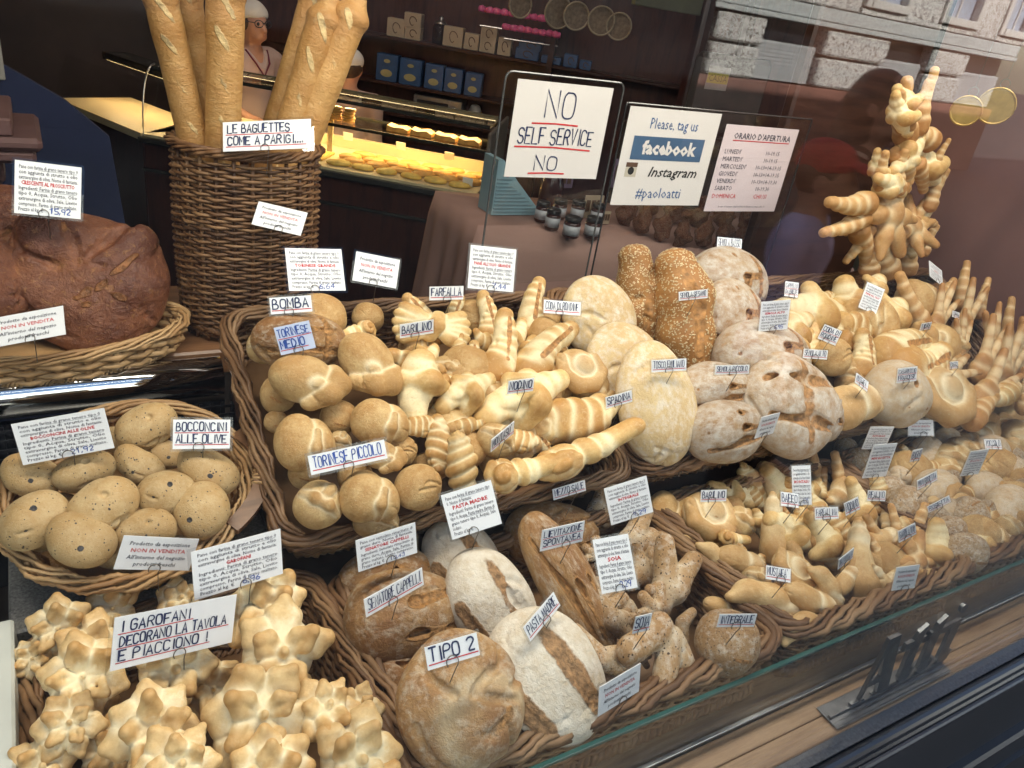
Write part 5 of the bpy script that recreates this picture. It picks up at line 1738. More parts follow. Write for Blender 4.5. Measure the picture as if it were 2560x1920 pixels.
# rear basket: discs, sesame and semola loaves
bread('sesame_loaf', 1580, 612, 1600, 880, 'U', 1.32, 1.2, 0, 66, -.02, label='sesame crusted loaf standing behind, without a card')
bread('sesame_loaf', 1685, 622, 1735, 960, 'U', 1.28, 1.2, 1, 62, .01, label='sesame crusted loaf carrying the SEMOLA SESAMO card')
bread('disc_loaf', 1440, 705, 1560, 890, 'U', 1.0, .9, 1, 58, .0, label='pale disc loaf beside the CODA DI RONDINE single-line card')
bread('disc_loaf', 1480, 850, 1650, 970, 'U', 1.0, .9, 1, 52, .015, label='pale disc loaf half hidden behind the TOSCO EMILIANO one')
bread('disc_loaf', 1615, 850, 1672, 1165, 'U', .82, .8, 0, 56, .04, label='large pale disc loaf under the TOSCO EMILIANO card')
bread('cracked_loaf', 1722, 712, 1920, 712, 'U', .8, .7, 2, 62, -.02, label='round floury loaf under the SEMOLA BASSO card')
bread('cracked_loaf', 1752, 800, 1915, 810, 'U', 1.12, .7, 2, 58, .0, label='floury loaf with squared cuts behind the SEMOLA PICCOLO card')
bread('cracked_loaf', 1795, 900, 2025, 895, 'U', .72, .75, 2, 50, .015, label='brown floury loaf broken open below the SEMOLA ALTO ingredients card')
bread('cracked_loaf', 1705, 985, 1870, 965, 'U', .8, .8, 1, 50, .03, label='small floury loaf under the SEMOLA PICCOLO card')
bread('cracked_loaf', 1865, 1010, 2090, 1020, 'U', .98, .75, 3, 52, .035, label='large floury broken loaf under the SEMOLA ALTO handwritten card')
bread('cracked_loaf', 1728, 1095, 1905, 1060, 'U', .8, .8, 1, 48, .04, label='small floury split loaf beside the NON IN VENDITA card')
bread('cracked_loaf', 2040, 1020, 2100, 1060, 'U', 2.0, 1.6, 0, 50, .03, label='floury loaf edge wedged beside the MUSTAFA round in the rear basket')
# rear basket, far end
rows('U', """
knot_roll 1930 790 2115 780 .75 .7 2 54 .0
knot_roll 1930 860 2040 810 .9 .8 0 52 .01
bow_roll 1940 880 2060 860 .8 .7 0 50 .02
bread_roll 2045 895 2115 890 1 1 3 46 .03
crescent_roll 2060 1020 2195 1010 1.05 1 2 50 .04
oval_roll 2175 985 2305 985 1.15 1.1 1 52 .04
shell_roll 2295 1000 2415 985 .95 .9 0 50 .03
ridged_horn_roll 2150 960 2155 820 1.1 .9 0 58 .03
ridged_horn_roll 2190 900 2320 850 .9 .8 1 52 .03
ridged_horn_roll 2220 940 2365 880 .9 .8 0 52 .03
knot_roll 2150 840 2105 690 .85 .8 2 60 .0
knot_roll 2165 770 2205 685 .9 .8 2 60 .0
knot_roll 2105 820 2200 810 .9 .8 1 54 .02
knot_roll 2190 850 2260 745 .9 .8 2 58 .02
finger_roll 2310 830 2245 680 1.2 1.2 0 60 .02
crossed_roll 2330 850 2375 700 .8 .8 0 62 .01
crossed_roll 2395 850 2440 700 .8 .8 1 62 .01
crossed_roll 2400 920 2400 770 .8 .8 0 62 .03
crossed_roll 2440 960 2490 790 .8 .8 1 62 .03
crossed_roll 2490 1000 2545 800 .8 .8 0 62 .03
crossed_roll 2480 930 2465 760 .8 .8 1 64 .01
crossed_roll 2540 950 2570 770 .8 .8 0 64 .01
finger_roll 2400 780 2418 650 1.1 1.1 0 66 .0
finger_roll 2440 800 2470 690 1.0 1.0 1 66 .0
finger_roll 2330 780 2385 690 1.0 1.0 1 60 .01
finger_roll 2510 900 2530 740 .9 .9 0 66 .0
crossed_roll 2340 950 2440 930 .9 .9 0 50 .03
crossed_roll 2440 1020 2520 900 .9 .9 1 55 .04
snail_roll 2480 1010 2545 960 .9 .9 0 50 .04
crossed_roll 2560 1040 2570 900 .9 .9 0 60 .04
bread_roll 2260 760 2330 740 1 1 1 50 -.02
bread_roll 2340 880 2400 860 1 1 2 50 -.01
knot_roll 2030 760 2085 740 .9 .9 1 54 -.01
finger_roll 2290 900 2330 800 1.2 1.2 1 55 .0
finger_roll 2420 1060 2500 980 1.2 1.2 0 50 .03
""")
# dark round loaves on the shelf
bread('flat_bread', -150, 590, 190, 590, 'F', .9, 1, 1, 62, -.03, label='dark round loaf behind, under the CRESCENTE card')
bread('flat_bread', -190, 720, 90, 690, 'F', 1.0, 1, 1, 55, .02, label='dark round loaf cut by the picture edge')
bread('flat_bread', 2, 690, 436, 725, 'F', 1.0, 1, 0, 58, .01, label='large dark round loaf in front in the shallow basket')
# baguettes standing in the tall basket
def bagu(ax, ay, bx, by, y, w, v, label):
    A = on_y(ax, ay, y); B = on_y(bx, by, y + 0.02)
    X = (B - A) / 2; L = np.linalg.norm(X); x = X / L
    z = nrm(CAM - A); z = nrm(z - x * (z @ x)); yv = np.cross(z, x)
    s = w / 0.082
    M = Matrix.Identity(4)
    for i in range(3):
        M[i][0] = x[i] * L; M[i][1] = yv[i] * s; M[i][2] = z[i] * s; M[i][3] = (A[i] + B[i]) / 2
    o = link('baguette', LIB['baguette'][v], None, None, M)
    tag(o, label, 'bread', 'baguettes in the tall basket')
bagu(510, 470, 385, -80, 1.72, 0.030, 0, 'baguette leaning outermost on the side of the dark round loaves')
bagu(540, 480, 462, -90, 1.78, 0.026, 1, 'slim baguette second from the dark round loaves side')
bagu(555, 480, 566, -95, 1.69, 0.035, 0, 'thick upright baguette third from the dark round loaves side')
bagu(640, 470, 812, -75, 1.82, 0.030, 1, 'baguette standing rearmost in the tilting bunch')
bagu(672, 500, 832, -17, 1.74, 0.034, 0, 'dimpled baguette between the rearmost and the shiniest one')
bagu(692, 520, 905, -22, 1.73, 0.036, 1, 'shiny twisted baguette outermost toward the signs')
# hanging bread tree
tr = tag(empty('bread_tree', tuple(on_y(2290, 690, 1.5))), 'hanging tree of stacked star and finger breads above a dark basket', 'bread tree')
def piece(key, ax, ay, bx, by, y, w=1.0, h=1.0, v=0):
    A = on_y(ax, ay, y); B = on_y(bx, by, y)
    X = (B - A) / 2; L = np.linalg.norm(X); x = X / L
    z = nrm(CAM - A); z = nrm(z - x * (z @ x)); yv = np.cross(z, x)
    M = Matrix.Identity(4)
    for i in range(3):
        M[i][0] = x[i] * L; M[i][1] = yv[i] * L * w; M[i][2] = z[i] * L * h; M[i][3] = (A[i] + B[i]) / 2
    o = bpy.data.objects.new('bread_piece', LIB[key][v]); COL.objects.link(o)
    o.parent = tr
    o.matrix_basis = Matrix.Translation(-tr.location) @ M
    return o
for a in """finger_roll 2262 360 2268 190 1.5 1.2 1.2
finger_roll 2290 340 2340 165 1.49 1.0 1.0
finger_roll 2265 330 2250 225 1.47 1.4 1.2
knot_roll 2262 350 2255 225 1.46 .8 .8
knot_roll 2320 340 2215 425 1.47 .8 .8
finger_roll 2330 360 2270 300 1.5 1.5 1.4
knot_roll 2195 480 2205 370 1.48 .7 .7
finger_roll 2200 480 2215 375 1.47 1.3 1.3
finger_roll 2235 490 2265 370 1.46 1.4 1.3
finger_roll 2250 370 2265 480 1.48 1.5 1.4
finger_roll 2285 400 2310 480 1.5 1.5 1.4
finger_roll 2330 430 2375 345 1.48 1.0 1.0
knot_roll 2340 480 2300 350 1.5 .7 .7
finger_roll 2315 530 2370 420 1.49 1.2 1.2
star_roll 2160 530 2290 530 1.46 1 1
finger_roll 2180 510 2065 505 1.45 1.2 1.2
finger_roll 2170 540 2050 585 1.45 1.1 1.1
finger_roll 2160 520 2110 590 1.46 1.2 1.1
finger_roll 2180 560 2110 660 1.47 1.2 1.2
finger_roll 2145 560 2165 675 1.47 1.2 1.2
star_roll 2230 590 2330 540 1.48 1 1
knot_roll 2250 600 2345 520 1.49 .7 .7
finger_roll 2270 600 2330 480 1.5 1.2 1.2
finger_roll 2275 560 2340 560 1.49 1.3 1.2
finger_roll 2260 690 2300 570 1.5 1.4 1.3
finger_roll 2235 640 2290 580 1.48 1.4 1.3
knot_roll 2280 300 2255 210 1.47 .9 .9
knot_roll 2200 440 2250 500 1.45 .8 .8
finger_roll 2300 640 2345 560 1.5 1.4 1.3
knot_roll 2270 650 2300 540 1.49 .8 .8
finger_roll 2215 690 2200 570 1.46 1.6 1.5
finger_roll 2170 690 2190 590 1.46 1.6 1.5""".splitlines():
    f = a.split()
    q8 = [float(x) for x in f[1:]]
    piece(f[0], *q8[:5], q8[5] * 1.2, q8[6] * 1.2)
sfb = on_y(2292, 690, 1.52)
basket('small_basket', 'small dark basket of loose wood strips at the foot of the bread tree', oval_surf(sfb + [0, 0, -0.01], np.array([0.10, 0, 0]), np.array([0, 0.08, 0.0]), np.array([0, 0, -0.12]), 0.8), 18, 9, 0.005, M_wick2, 0.012, turns=9, amp=0.008)
# ---------------------------------------------------------------- inside the shop
Uc = np.array([0.801, -0.598, 0.0]); Vc = np.array([0.598, 0.801, 0.0]); Zc = np.array([0, 0, 1.0])
FLZ = -0.37
def frame(name, loc, label, cat, u=Uc, v=Vc, group=None):
    o = tag(empty(name), label, cat, group)
    M = Matrix.Identity(4)
    for i in range(3):
        M[i][0], M[i][1], M[i][2], M[i][3] = u[i], v[i], (0, 0, 1)[i], loc[i]
    o.matrix_world = M
    return o
M_cream = plain('cream_laminate', (0.62, 0.52, 0.34), 0.35, var=0.06, scale=4)
M_cab = wood('mahogany', (0.022, 0.008, 0.006), (0.06, 0.021, 0.014), (6, 1, 1), 0.3)
M_mahog = wood('red_mahogany', (0.04, 0.014, 0.012), (0.095, 0.035, 0.026), (6, 1, 1), 0.3)
M_cg = glass_mat('counter_glass', (0.95, 0.96, 0.93), 0.9)
M_pastry = plain('pastry_crust', (0.62, 0.34, 0.09), 0.5, var=0.35, scale=18, bumpy=0.3)
M_cake = plain('yellow_sponge', (0.70, 0.48, 0.12), 0.6, var=0.25, scale=25, bumpy=0.3)
M_rim = plain('dark_trim', (0.05, 0.05, 0.045), 0.25, 0.4)
M_lampw = emit_mat('warm_strip_lamp', (1.0, 0.72, 0.38), 2.0)

Q1 = np.array([0.5, 4.72, 0.0])
ct = frame('display_counter', Q1, 'glass fronted pastry counter lit warm yellow inside', 'counter')
CL = 1.88
MB().box((0, 0.02, FLZ), (CL, 0.62, 0.56), 0.005).build('cabinet', M_cab, ct)
MB().box((-0.01, -0.015, 0.555), (CL + .01, 0.64, 0.585), 0.004).box((0, 0.0, 0.40), (CL, 0.018, 0.415)).build('trim', M_rim, ct)
MB().box((0.01, 0.01, 0.586), (CL - .01, 0.6, 0.60)).box((0.01, 0.56, 0.601), (CL - 0.01, 0.60, 0.66)).build('deck', M_cream, ct)
mb = MB(); mb.quad((0.0, -0.01, 0.59), (CL, -0.01, 0.59), (CL, 0.14, 0.925), (0, 0.14, 0.925))
mb.build('front_glass', M_cg, ct)
MB().box((0, 0.13, 0.925), (CL, 0.50, 0.937)).build('top_glass', M_cg, ct)
MB().box((0, 0.125, 0.922), (CL, 0.13, 0.940)).box((0, 0.5, 0.92), (CL, 0.52, 0.94)).box((0.0, 0.42, 0.893), (CL, 0.432, 0.9235)).build('top_frame', M_rim, ct)
MB().box((0.85, 0.17, 0.79), (CL, 0.5, 0.80)).build('shelf', M_cg, ct)
MB().box((0.85, 0.165, 0.787), (CL, 0.17, 0.803)).box((0.85, 0.5, 0.787), (CL, 0.51, 0.803)).build('shelf_edge', M_rim, ct)
for x in (0.92,):
    MB().box((x, 0.36, 0.601), (x + 0.03, 0.375, 0.922)).build('post', M_cream, ct)
mb = MB()
for x0 in (0.02, 0.42):
    mb.tube([(x0, -0.005 + 0.15 * (t ** 2), 0.59 + 0.36 * math.sin(t * 1.57)) for t in np.linspace(0, 1, 10)], 0.005, 6)
mb.build('steel_arm', M_steel, ct, True)
MB().box((0.02, 0.44, 0.905), (CL - .02, 0.48, 0.919)).build('strip_lamp', M_lampw, ct)
for (x, wd, e) in ((0.42, 0.8, 2.2), (1.38, 0.95, 3.0)):
    L2 = bpy.data.lights.new('strip_light', 'AREA'); L2.shape = 'RECTANGLE'; L2.size = wd; L2.size_y = 0.03; L2.energy = e; L2.color = (1.0, 0.68, 0.30)
    o = bpy.data.objects.new('strip_light', L2); COL.objects.link(o); o.parent = ct; o.location = (x, 0.40, 0.90); o.rotation_euler = (math.radians(-12), 0, 0)
# continuing corner section of the counter
c2u = nrm([0.37, -0.88, 0]); c2v = np.array([0.88, 0.37, 0])
cc = frame('corner_counter', np.array([0.13, 5.6, 0]), 'angled end of the pastry counter with an empty cream deck', 'counter', c2u, c2v)
MB().box((0, 0.02, FLZ), (0.94, 0.5, 0.56), 0.005).build('cabinet', M_cab, cc)
MB().box((0.0, 0.005, 0.561), (0.945, 0.5, 0.60)).build('deck', M_cream, cc)
MB().quad((0, 0, 0.6), (0.95, 0, 0.6), (0.95, 0.1, 0.85), (0, 0.1, 0.85)).build('front_glass', M_cg, cc)
MB().box((0.02, 0.36, 0.84), (0.9, 0.39, 0.855)).build('strip_lamp', M_lampw, cc)
MB().box((0.0, 0.33, 0.832), (0.95, 0.342, 0.875)).box((0.0, 0.3425, 0.8605), (0.95, 0.5, 0.875)).build('lamp_hood', M_rim, cc)
L2 = bpy.data.lights.new('strip_light', 'AREA'); L2.shape = 'RECTANGLE'; L2.size = 0.8; L2.size_y = 0.03; L2.energy = 1.7; L2.color = (1.0, 0.68, 0.32)
o = bpy.data.objects.new('strip_light', L2); COL.objects.link(o); o.parent = cc; o.location = (0.45, 0.33, 0.835)

def inframe(par_pt, u, v, loc):
    return par_pt + u * loc[0] + v * loc[1] + Zc * loc[2]
def lump(name, loc, size, mat, label, cat, group, sq=0.5, seed=0):
    """small irregular baked piece"""
    r = np.random.RandomState(seed)
    n = 12
    prof = [(0.6, 0), (0.95, 0.12), (1, 0.45), (0.8, 0.85), (0.35, 1.0), (0.02, 1.02)]
    m = MB().lathe([(a, b * sq) for a, b in prof], n)
    V = np.concatenate(m.V); V *= 1 + 0.09 * np.sin(V @ r.normal(size=(3, 1)) * 4 + r.uniform(0, 6)) ; V *= [1.25, 0.85, 1]
    m.V = [V * size]
    o = m.build(name, mat, None, True); o.location = loc; o.rotation_euler = (0, 0, r.uniform(-.8, 0.2))
    return tag(o, label, cat, group)
k = 0
for i, yv in enumerate((0.1, 0.2, 0.3, 0.4)):
    for j in range(6):
        x = 1.08 + 0.135 * j + 0.05 * (i % 2)
        if x > 1.84: continue
        k += 1
        lump('pastry', inframe(Q1, Uc, Vc, (x, yv, 0.601)), 0.052, M_pastry if i else M_cake, 'golden oval pastry in rows inside the lit counter', 'pastry', 'oval pastries in the counter', 0.55, k)
for j in range(4):
    tag(MB().prism([(-.06, 0), (.06, 0), (.058, .018), (.03, .026 + .006 * (j % 2)), (-.02, .022), (-.058, .03)], (0, -0.05, 0), (1, 0, 0), (0, 0, 1), (0, 1, 0), 0.10).build('cake_slice', M_pastry), 'flat golden cake slice on the glass shelf of the counter', 'cake', 'cake slices on the counter shelf')
    o = COL.objects[-1]; o.location = inframe(Q1, Uc, Vc, (1.35 + 0.135 * j, 0.3, 0.801)); o.rotation_euler = (0, 0, -0.64)
for j in range(3):
    mb = MB()
    for q in range(5):
        mb.lathe([(0.03, 0), (0.036, 0.006), (0.03, 0.014)], 12, (0.004 * math.sin(q * 2 + j), 0.004 * math.cos(q), 0.0145 * q))
    o = tag(mb.build('biscuit_stack', M_pastry, None, True), ['tall biscuit stack next to the counter post on the glass shelf', 'middle biscuit stack on the glass shelf of the counter', 'biscuit stack nearer the baguettes on the glass shelf'][j], 'biscuits', 'biscuit stacks on the counter shelf')
    o.location = inframe(Q1, Uc, Vc, (1.06 - 0.075 * j, 0.3, 0.801))
tray = tag(MB().box((-0.16, -0.11, 0), (0.16, 0.11, 0.012), 0.003).build('pastry_tray', M_cake), 'tray of flat yellow pastry inside the lit counter', 'tray')
tray.location = inframe(Q1, Uc, Vc, (0.82, 0.22, 0.601)); tray.rotation_euler = (0, 0, -0.64)
for j in range(5):
    xx = (1.0, 1.32, 1.62, 0.72, 1.80)[j]; yy = (0.5, 0.5, 0.46, 0.16, 0.1)[j]
    mb = MB().box((-0.028, -0.002, 0), (0.028, 0.002, 0.045))
    o = tag(mb.build('price_tag', M_card), ('tiny white price tag at the middle of the pastry rows', 'tiny white price tag behind the pastry rows', 'tiny white price tag near the counter end', 'tiny white price tag on the flat yellow tray', 'tiny white price tag low at the counter end panel')[j], 'price tag', 'price tags in the counter')
    o.location = inframe(Q1, Uc, Vc, (xx, yy, 0.66 if j < 3 else 0.615)); o.rotation_euler = (0.2, 0, -0.64)
ep = frame('end_panel', inframe(Q1, Uc, Vc, (CL + 0.015, 0, 0)), 'dull grey panel closing the end of the pastry counter', 'panel')
MB().box((0, -0.04, FLZ), (0.02, 0.66, 0.93), 0.006).build('board', plain('grey_board', (0.12, 0.10, 0.085), 0.5, var=0.15), ep)
MB().box((-0.004, 0.25, 0.72), (0, 0.28, 0.90)).build('strip', M_cream, ep)

# wall of shelves behind the counter
WP = np.array([2.2, 5.8, 0.0])
def wp(px, py, off=0.0):
    return on_plane(px, py, WP - Vc * off, Vc)
wall = frame('shelf_unit', WP + Vc * 0.0, 'dark mahogany wall unit with shelves behind the counter', 'shelf unit')
MB().box((-2.4, 0.22, FLZ), (3.2, 0.26, 2.6)).build('back_panel', M_mahog, wall)
def loc_u(p): return float((p - WP) @ Uc)
sh = []
for (a, b) in (((930, 72), (1480, 190)), ((910, 190), (1215, 252)), ((1020, 285), (1230, 330))):
    pa, pb = wp(*a), wp(*b)
    z = (pa[2] + pb[2]) / 2
    sh.append(z)
    MB().box((-0.25 if z < 1.1 else -0.25, -0.02, z - 0.022), (2.6 if z > 1.1 else 1.25, 0.215, z), 0.003).build('shelf', M_cab, wall)
for x in (-0.3, 1.3, 2.62):
    MB().box((x - 0.02, -0.03, FLZ), (x + 0.02, 0.215, 2.4)).build('upright', M_cab, wall)
for x in (-2.2, -1.25):
    MB().box((x, 0.19, 0.9), (x + 0.8, 0.215, 2.2), 0.01).box((x + .06, 0.17, 0.96), (x + 0.74, 0.19, 2.1), 0.01).build('door_panel', M_mahog, wall)
M_bluebox = plain('blue_tin', (0.035, 0.085, 0.21), 0.35, var=0.2, scale=12)
M_creambox = plain('cream_carton', (0.42, 0.33, 0.235), 0.5, var=0.1)
M_goldlab = plain('gold_label', (0.40, 0.34, 0.16), 0.4, var=0.2)
M_brownprint = plain('brown_print', (0.10, 0.05, 0.03), 0.5)
M_sky = plain('light_blue_card', (0.24, 0.38, 0.44), 0.5, var=0.05)
def on_shelf(name, px0, px1, pyb, hpx, z, depth, mat, label, cat, group, deco=None):
    a, b = wp(px0, pyb), wp(px1, pyb)
    x0, x1 = loc_u(a), loc_u(b)
    h = hpx * (x1 - x0) / (px1 - px0)
    o = tag(empty(name), label, cat, group)
    M = Matrix.Identity(4)
    L0 = WP + Uc * (x0 + x1) / 2 + Zc * z + Vc * 0.02
    for i in range(3):
        M[i][0], M[i][1], M[i][3] = Uc[i], Vc[i], L0[i]
    o.matrix_world = M
    w_ = (x1 - x0) / 2
    MB().box((-w_, 0, 0), (w_, depth, h), 0.004).build('case', mat, o)
    if deco:
        deco(o, w_, h)
    return o
def deco_oval(o, w_, h):
    a = np.linspace(0, 2 * np.pi, 20, endpoint=False)
    MB().prism([(w_ * .55 * math.cos(t), h * 0.3 + h * .14 * math.sin(t)) for t in a], (0, -0.0035, 0), (1, 0, 0), (0, 0, 1), (0, 1, 0), 0.003).build('label', M_goldlab, o)
    MB().prism([(w_ * .3 * math.cos(t), h * 0.75 + h * .07 * math.sin(t)) for t in a], (0, -0.0035, 0), (1, 0, 0), (0, 0, 1), (0, 1, 0), 0.003).build('emblem', M_goldlab, o)
def deco_print(o, w_, h):
    m = MB()
    m.tube([(w_ * .5 * math.cos(t) * (1 - t / 9), -0.001, h * .5 + h * .28 * math.sin(t)) for t in np.linspace(0, 5.5, 14)], 0.003, 4)
    m.build('scroll_print', M_brownprint, o)
for j, (a, b) in enumerate(((937, 990), (995, 1050), (1058, 1105), (1107, 1152), (1158, 1200))):
    on_shelf('blue_tin', a, b, 190 + 10 * j, 62 - 2 * j, sh[1], 0.1, M_bluebox, 'blue tin with gold oval label, number %s of five from the baguettes' % ('one', 'two', 'three', 'four', 'five')[j], 'tin', 'blue tins on the lower shelf', deco_oval)
for j, (a, b, hh, zo) in enumerate(((965, 1010, 42, 0), (1010, 1050, 30, 0), (1005, 1048, 36, 30), (1105, 1155, 46, 0), (1158, 1195, 38, 0), (1197, 1236, 32, 0), (1195, 1236, 34, 33), (1240, 1274, 42, 0))):
    pxh = 0.0024
    on_shelf('cream_box', a, b, 70 + 10 * j, hh, sh[0] + zo * pxh, 0.1, M_creambox, ('square cream carton by the baguettes on the high shelf', 'low cream carton under another on the high shelf', 'cream carton on top of the low one by the baguettes', 'cream carton beside the glass jar', 'greyish cream carton in the middle of the high shelf', 'low cream carton under the topmost middle one', 'topmost cream carton of the middle pile', 'cream carton beside the blue packets')[j], 'box', 'cream cartons on the high shelf', deco_print)
for j, (a, b, hh, zo) in enumerate(((1285, 1345, 26, 0), (1290, 1348, 22, 27), (1350, 1400, 18, 0), (1405, 1440, 30, 0), (1445, 1475, 22, 0))):
    on_shelf('blue_packet', a, b, 150 + 8 * j, hh, sh[0] + zo * 0.0024, 0.1, M_bluebox, ('wide blue packet lying under another on the high shelf', 'blue packet on top of the wide one', 'flat blue packet below the pink bags', 'tall blue packet beside the NO SELF SERVICE sign top', 'short blue packet at the shelf end')[j], 'packet', 'blue packets on the high shelf', deco_print)
# glass jar
p = wp(1093, 85); o = tag(empty('glass_jar', tuple(WP + Uc * loc_u(p) + Vc * 0.1 + Zc * sh[0])), 'dark glass jar with knobbed lid between the cream cartons', 'jar')
MB().lathe([(0.05, 0), (0.055, 0.01), (0.055, 0.11), (0.04, 0.13)], 20).build('body', glass_mat('jar_glass', (0.55, 0.5, 0.48), 1.0), o, True)
MB().lathe([(0.045, 0.131), (0.045, 0.14), (0.02, 0.155), (0.012, 0.16), (0.016, 0.175), (0.004, 0.185)], 20).build('lid', M_steel, o, True)
# coffee machine
p0, p1 = wp(1030, 285), wp(1150, 310)
o = frame('microwave_oven', WP + Uc * loc_u(p0) + Zc * sh[2] + Vc * 0.0, 'silver microwave oven with a black window under the blue tins', 'oven')
ww = loc_u(p1) - loc_u(p0)
MB().box((0, 0, 0), (ww, 0.2, 0.16), 0.005).build('case', M_steel, o)
MB().box((0.03, -0.006, 0.02), (ww * 0.72, -0.001, 0.13), 0.002).build('window', M_black, o)
a = np.linspace(0, 6.283, 20, endpoint=False)
MB().tube([(ww * .86 + 0.022 * math.cos(t), -0.008, 0.08 + 0.03 * math.sin(t)) for t in a], 0.004, 6, True).build('dial', M_chrome, o, True)
p = wp(1180, 300); o = tag(MB().lathe([(0.045, 0), (0.05, 0.02), (0.05, 0.1), (0.035, 0.14), (0.01, 0.15)], 20).build('white_canister', plain('white_ceramic', (0.45, 0.42, 0.4), 0.3), None, True), 'plain white rounded canister beside the microwave oven', 'canister'); o.location = WP + Uc * loc_u(p) + Vc * 0.1 + Zc * sh[2]
# pink bags hanging in rows
M_pink = plain('pink_wrap', (0.75, 0.12, 0.32), 0.3, var=0.3, scale=30, bumpy=0.2)
nb = 0
for r_, (y0, y1, x0, x1, n) in enumerate(((30, 60, 1205, 1390, 11), (75, 95, 1265, 1390, 8))):
    for j in range(n):
        t = j / (n - 1); px = x0 + (x1 - x0) * t; py = y0 + (y1 - y0) * t
        p = wp(px, py, 0.03)
        o = lump('pink_sweet', p, 0.026, M_pink, 'small bright pink wrapped sweet in a row on the high display', 'sweet', 'pink wrapped sweets in rows', 1.6, 200 + nb); nb += 1
p = wp(1200, 62, 0.02); p1 = wp(1395, 92, 0.02)
o = tag(MB().tube([p - Zc * 0.004, p1 - Zc * 0.004], 0.004, 6).tube([wp(1260, 96, .02), wp(1395, 116, .02)], 0.004, 6).build('display_rail', M_steel), 'thin rails carrying the pink sweets above the blue packets', 'rail')
# round straw lids hanging
M_straw = plain('straw_weave', (0.17, 0.12, 0.075), 0.6, var=0.45, scale=50, bumpy=0.4)
M_strawrim = plain('pale_straw_rim', (0.30, 0.24, 0.16), 0.5, var=0.15)
for j, (px, py, r) in enumerate(((1300, 12, 30), (1395, 32, 36), (1440, 40, 32), (1503, 52, 33), (1548, 66, 31))):
    P0 = np.array([3.0, 4.4, 0]); p = on_plane(px, py, P0, Vc)
    R = r * np.linalg.norm(p - CAM) / 2150
    tilt = (0.6, 0.5, 0.3, 0.1, -0.15)[j]
    o = frame('straw_basket', p, ('flat round straw basket hanging highest near the pink sweets', 'round straw basket second in the hanging row', 'round straw basket third in the hanging row', 'round straw basket fourth in the hanging row', 'round straw basket at the near end of the hanging row')[j], 'basket', nrm(Uc + Vc * tilt), nrm(Vc - Uc * tilt), 'round straw baskets hanging in a row')
    a = np.linspace(0, 6.283, 28, endpoint=False)
    MB().prism([(R * .95 * math.cos(t), R * .95 * math.sin(t)) for t in a], (0, 0.0, 0), (1, 0, 0), (0, 0, 1), (0, 1, 0), 0.02).build('bottom', M_straw, o)
    MB().tube([(R * math.cos(t), -0.01, R * math.sin(t)) for t in a], 0.006, 6, True).build('hoop', M_strawrim, o, True)

# small table with a pink cloth
M_cloth = plain('dusty_pink_cloth', (0.34, 0.20, 0.165), 0.8, var=0.06, scale=3, bumpy=0.1, bscale=200)
c4 = [np.array([1.48, 2.62, 0.75]), np.array([3.0, 1.98, 0.75]), np.array([3.36, 2.75, 0.75]), np.array([1.52, 3.12, 0.75])]
ncl = 140
per = []
for i in range(4):
    a, b = c4[i], c4[(i + 1) % 4]
    for k2 in range(ncl // 4):
        per.append(a + (b - a) * k2 / (ncl // 4))
per = np.array(per); cen = per.mean(0)
rowsV = [per]
out = per - cen; out[:, 2] = 0; out /= np.linalg.norm(out, axis=1, keepdims=True)
for i in range(1, 9):
    t = i / 8
    fold = 0.035 * t * np.sin(np.arange(len(per)) * 0.62) + 0.02 * t * np.sin(np.arange(len(per)) * 0.23 + 1)
    Rw = per + out * (0.012 + 0.05 * t + fold)[:, None]; Rw[:, 2] = 0.75 - 0.006 - 0.78 * t
    rowsV.append(Rw)
V = np.concatenate(rowsV + [cen[None]])
F = []
m = len(per)
for i in range(8):
    for j in range(m):
        F.append((i * m + j, (i + 1) * m + j, (i + 1) * m + (j + 1) % m, i * m + (j + 1) % m))
F += [(j, (j + 1) % m, len(V) - 1) for j in range(m)]
tag(link('tablecloth', mesh('tablecloth', V, F, M_cloth, True)), 'dusty pink tablecloth hanging in folds over a small table behind the breads', 'tablecloth')
tb = tag(empty('side_table', (2.3, 2.55, FLZ)), 'small table hidden under the dusty pink cloth', 'table')
MB().box((-0.55, 0.0, 1.09), (0.7, 0.2, 1.112)).build('tabletop', M_dwood, tb)
for x, y in ((-.5, .03), (.65, .03), (-.5, .17), (.65, .17)):
    MB().box((x - .02, y - .02, 0), (x + .02, y + .02, 1.089)).build('leg', M_dwood, tb)
# light blue gabled card box
q = [on_y(*p_, 2.74) for p_ in [(1236, 402), (1225, 556), (1350, 572)]]
hw = frame('blue_gift_box', np.array([q[1][0], 2.74, 0.7545]), 'light blue house-shaped cardboard box with ribbed front on the pink table', 'box', np.array([1.0, 0, 0]), np.array([0, 1.0, 0]))
wd = q[2][0] - q[1][0]; hg = q[0][2] - 0.75
MB().prism([(0, 0), (wd, 0), (wd * 0.42, hg * .62), (wd * .10, hg), (0.0, hg)], (0, 0, 0), (1, 0, 0), (0, 0, 1), (0, 1, 0), 0.12).build('case', M_sky, hw)
mb = MB()
for i in range(10):
    z = 0.012 + hg * 0.66 * i / 10
    mb.box((0.006, -0.004, z), (max(0.05, wd * (1 - 0.9 * i / 10) - 0.012 if z < hg * .62 else wd * .3), -0.0005, z + 0.006))
mb.build('ribbed_front', plain('light_blue_rib', (0.17, 0.27, 0.32), 0.5), hw)
MB().prism([(0.03, hg * .72), (0.055, hg * .70), (0.06, hg * .78)], (0, -0.003, 0), (1, 0, 0), (0, 0, 1), (0, 1, 0), 0.002).build('red_mark', M_red, hw)
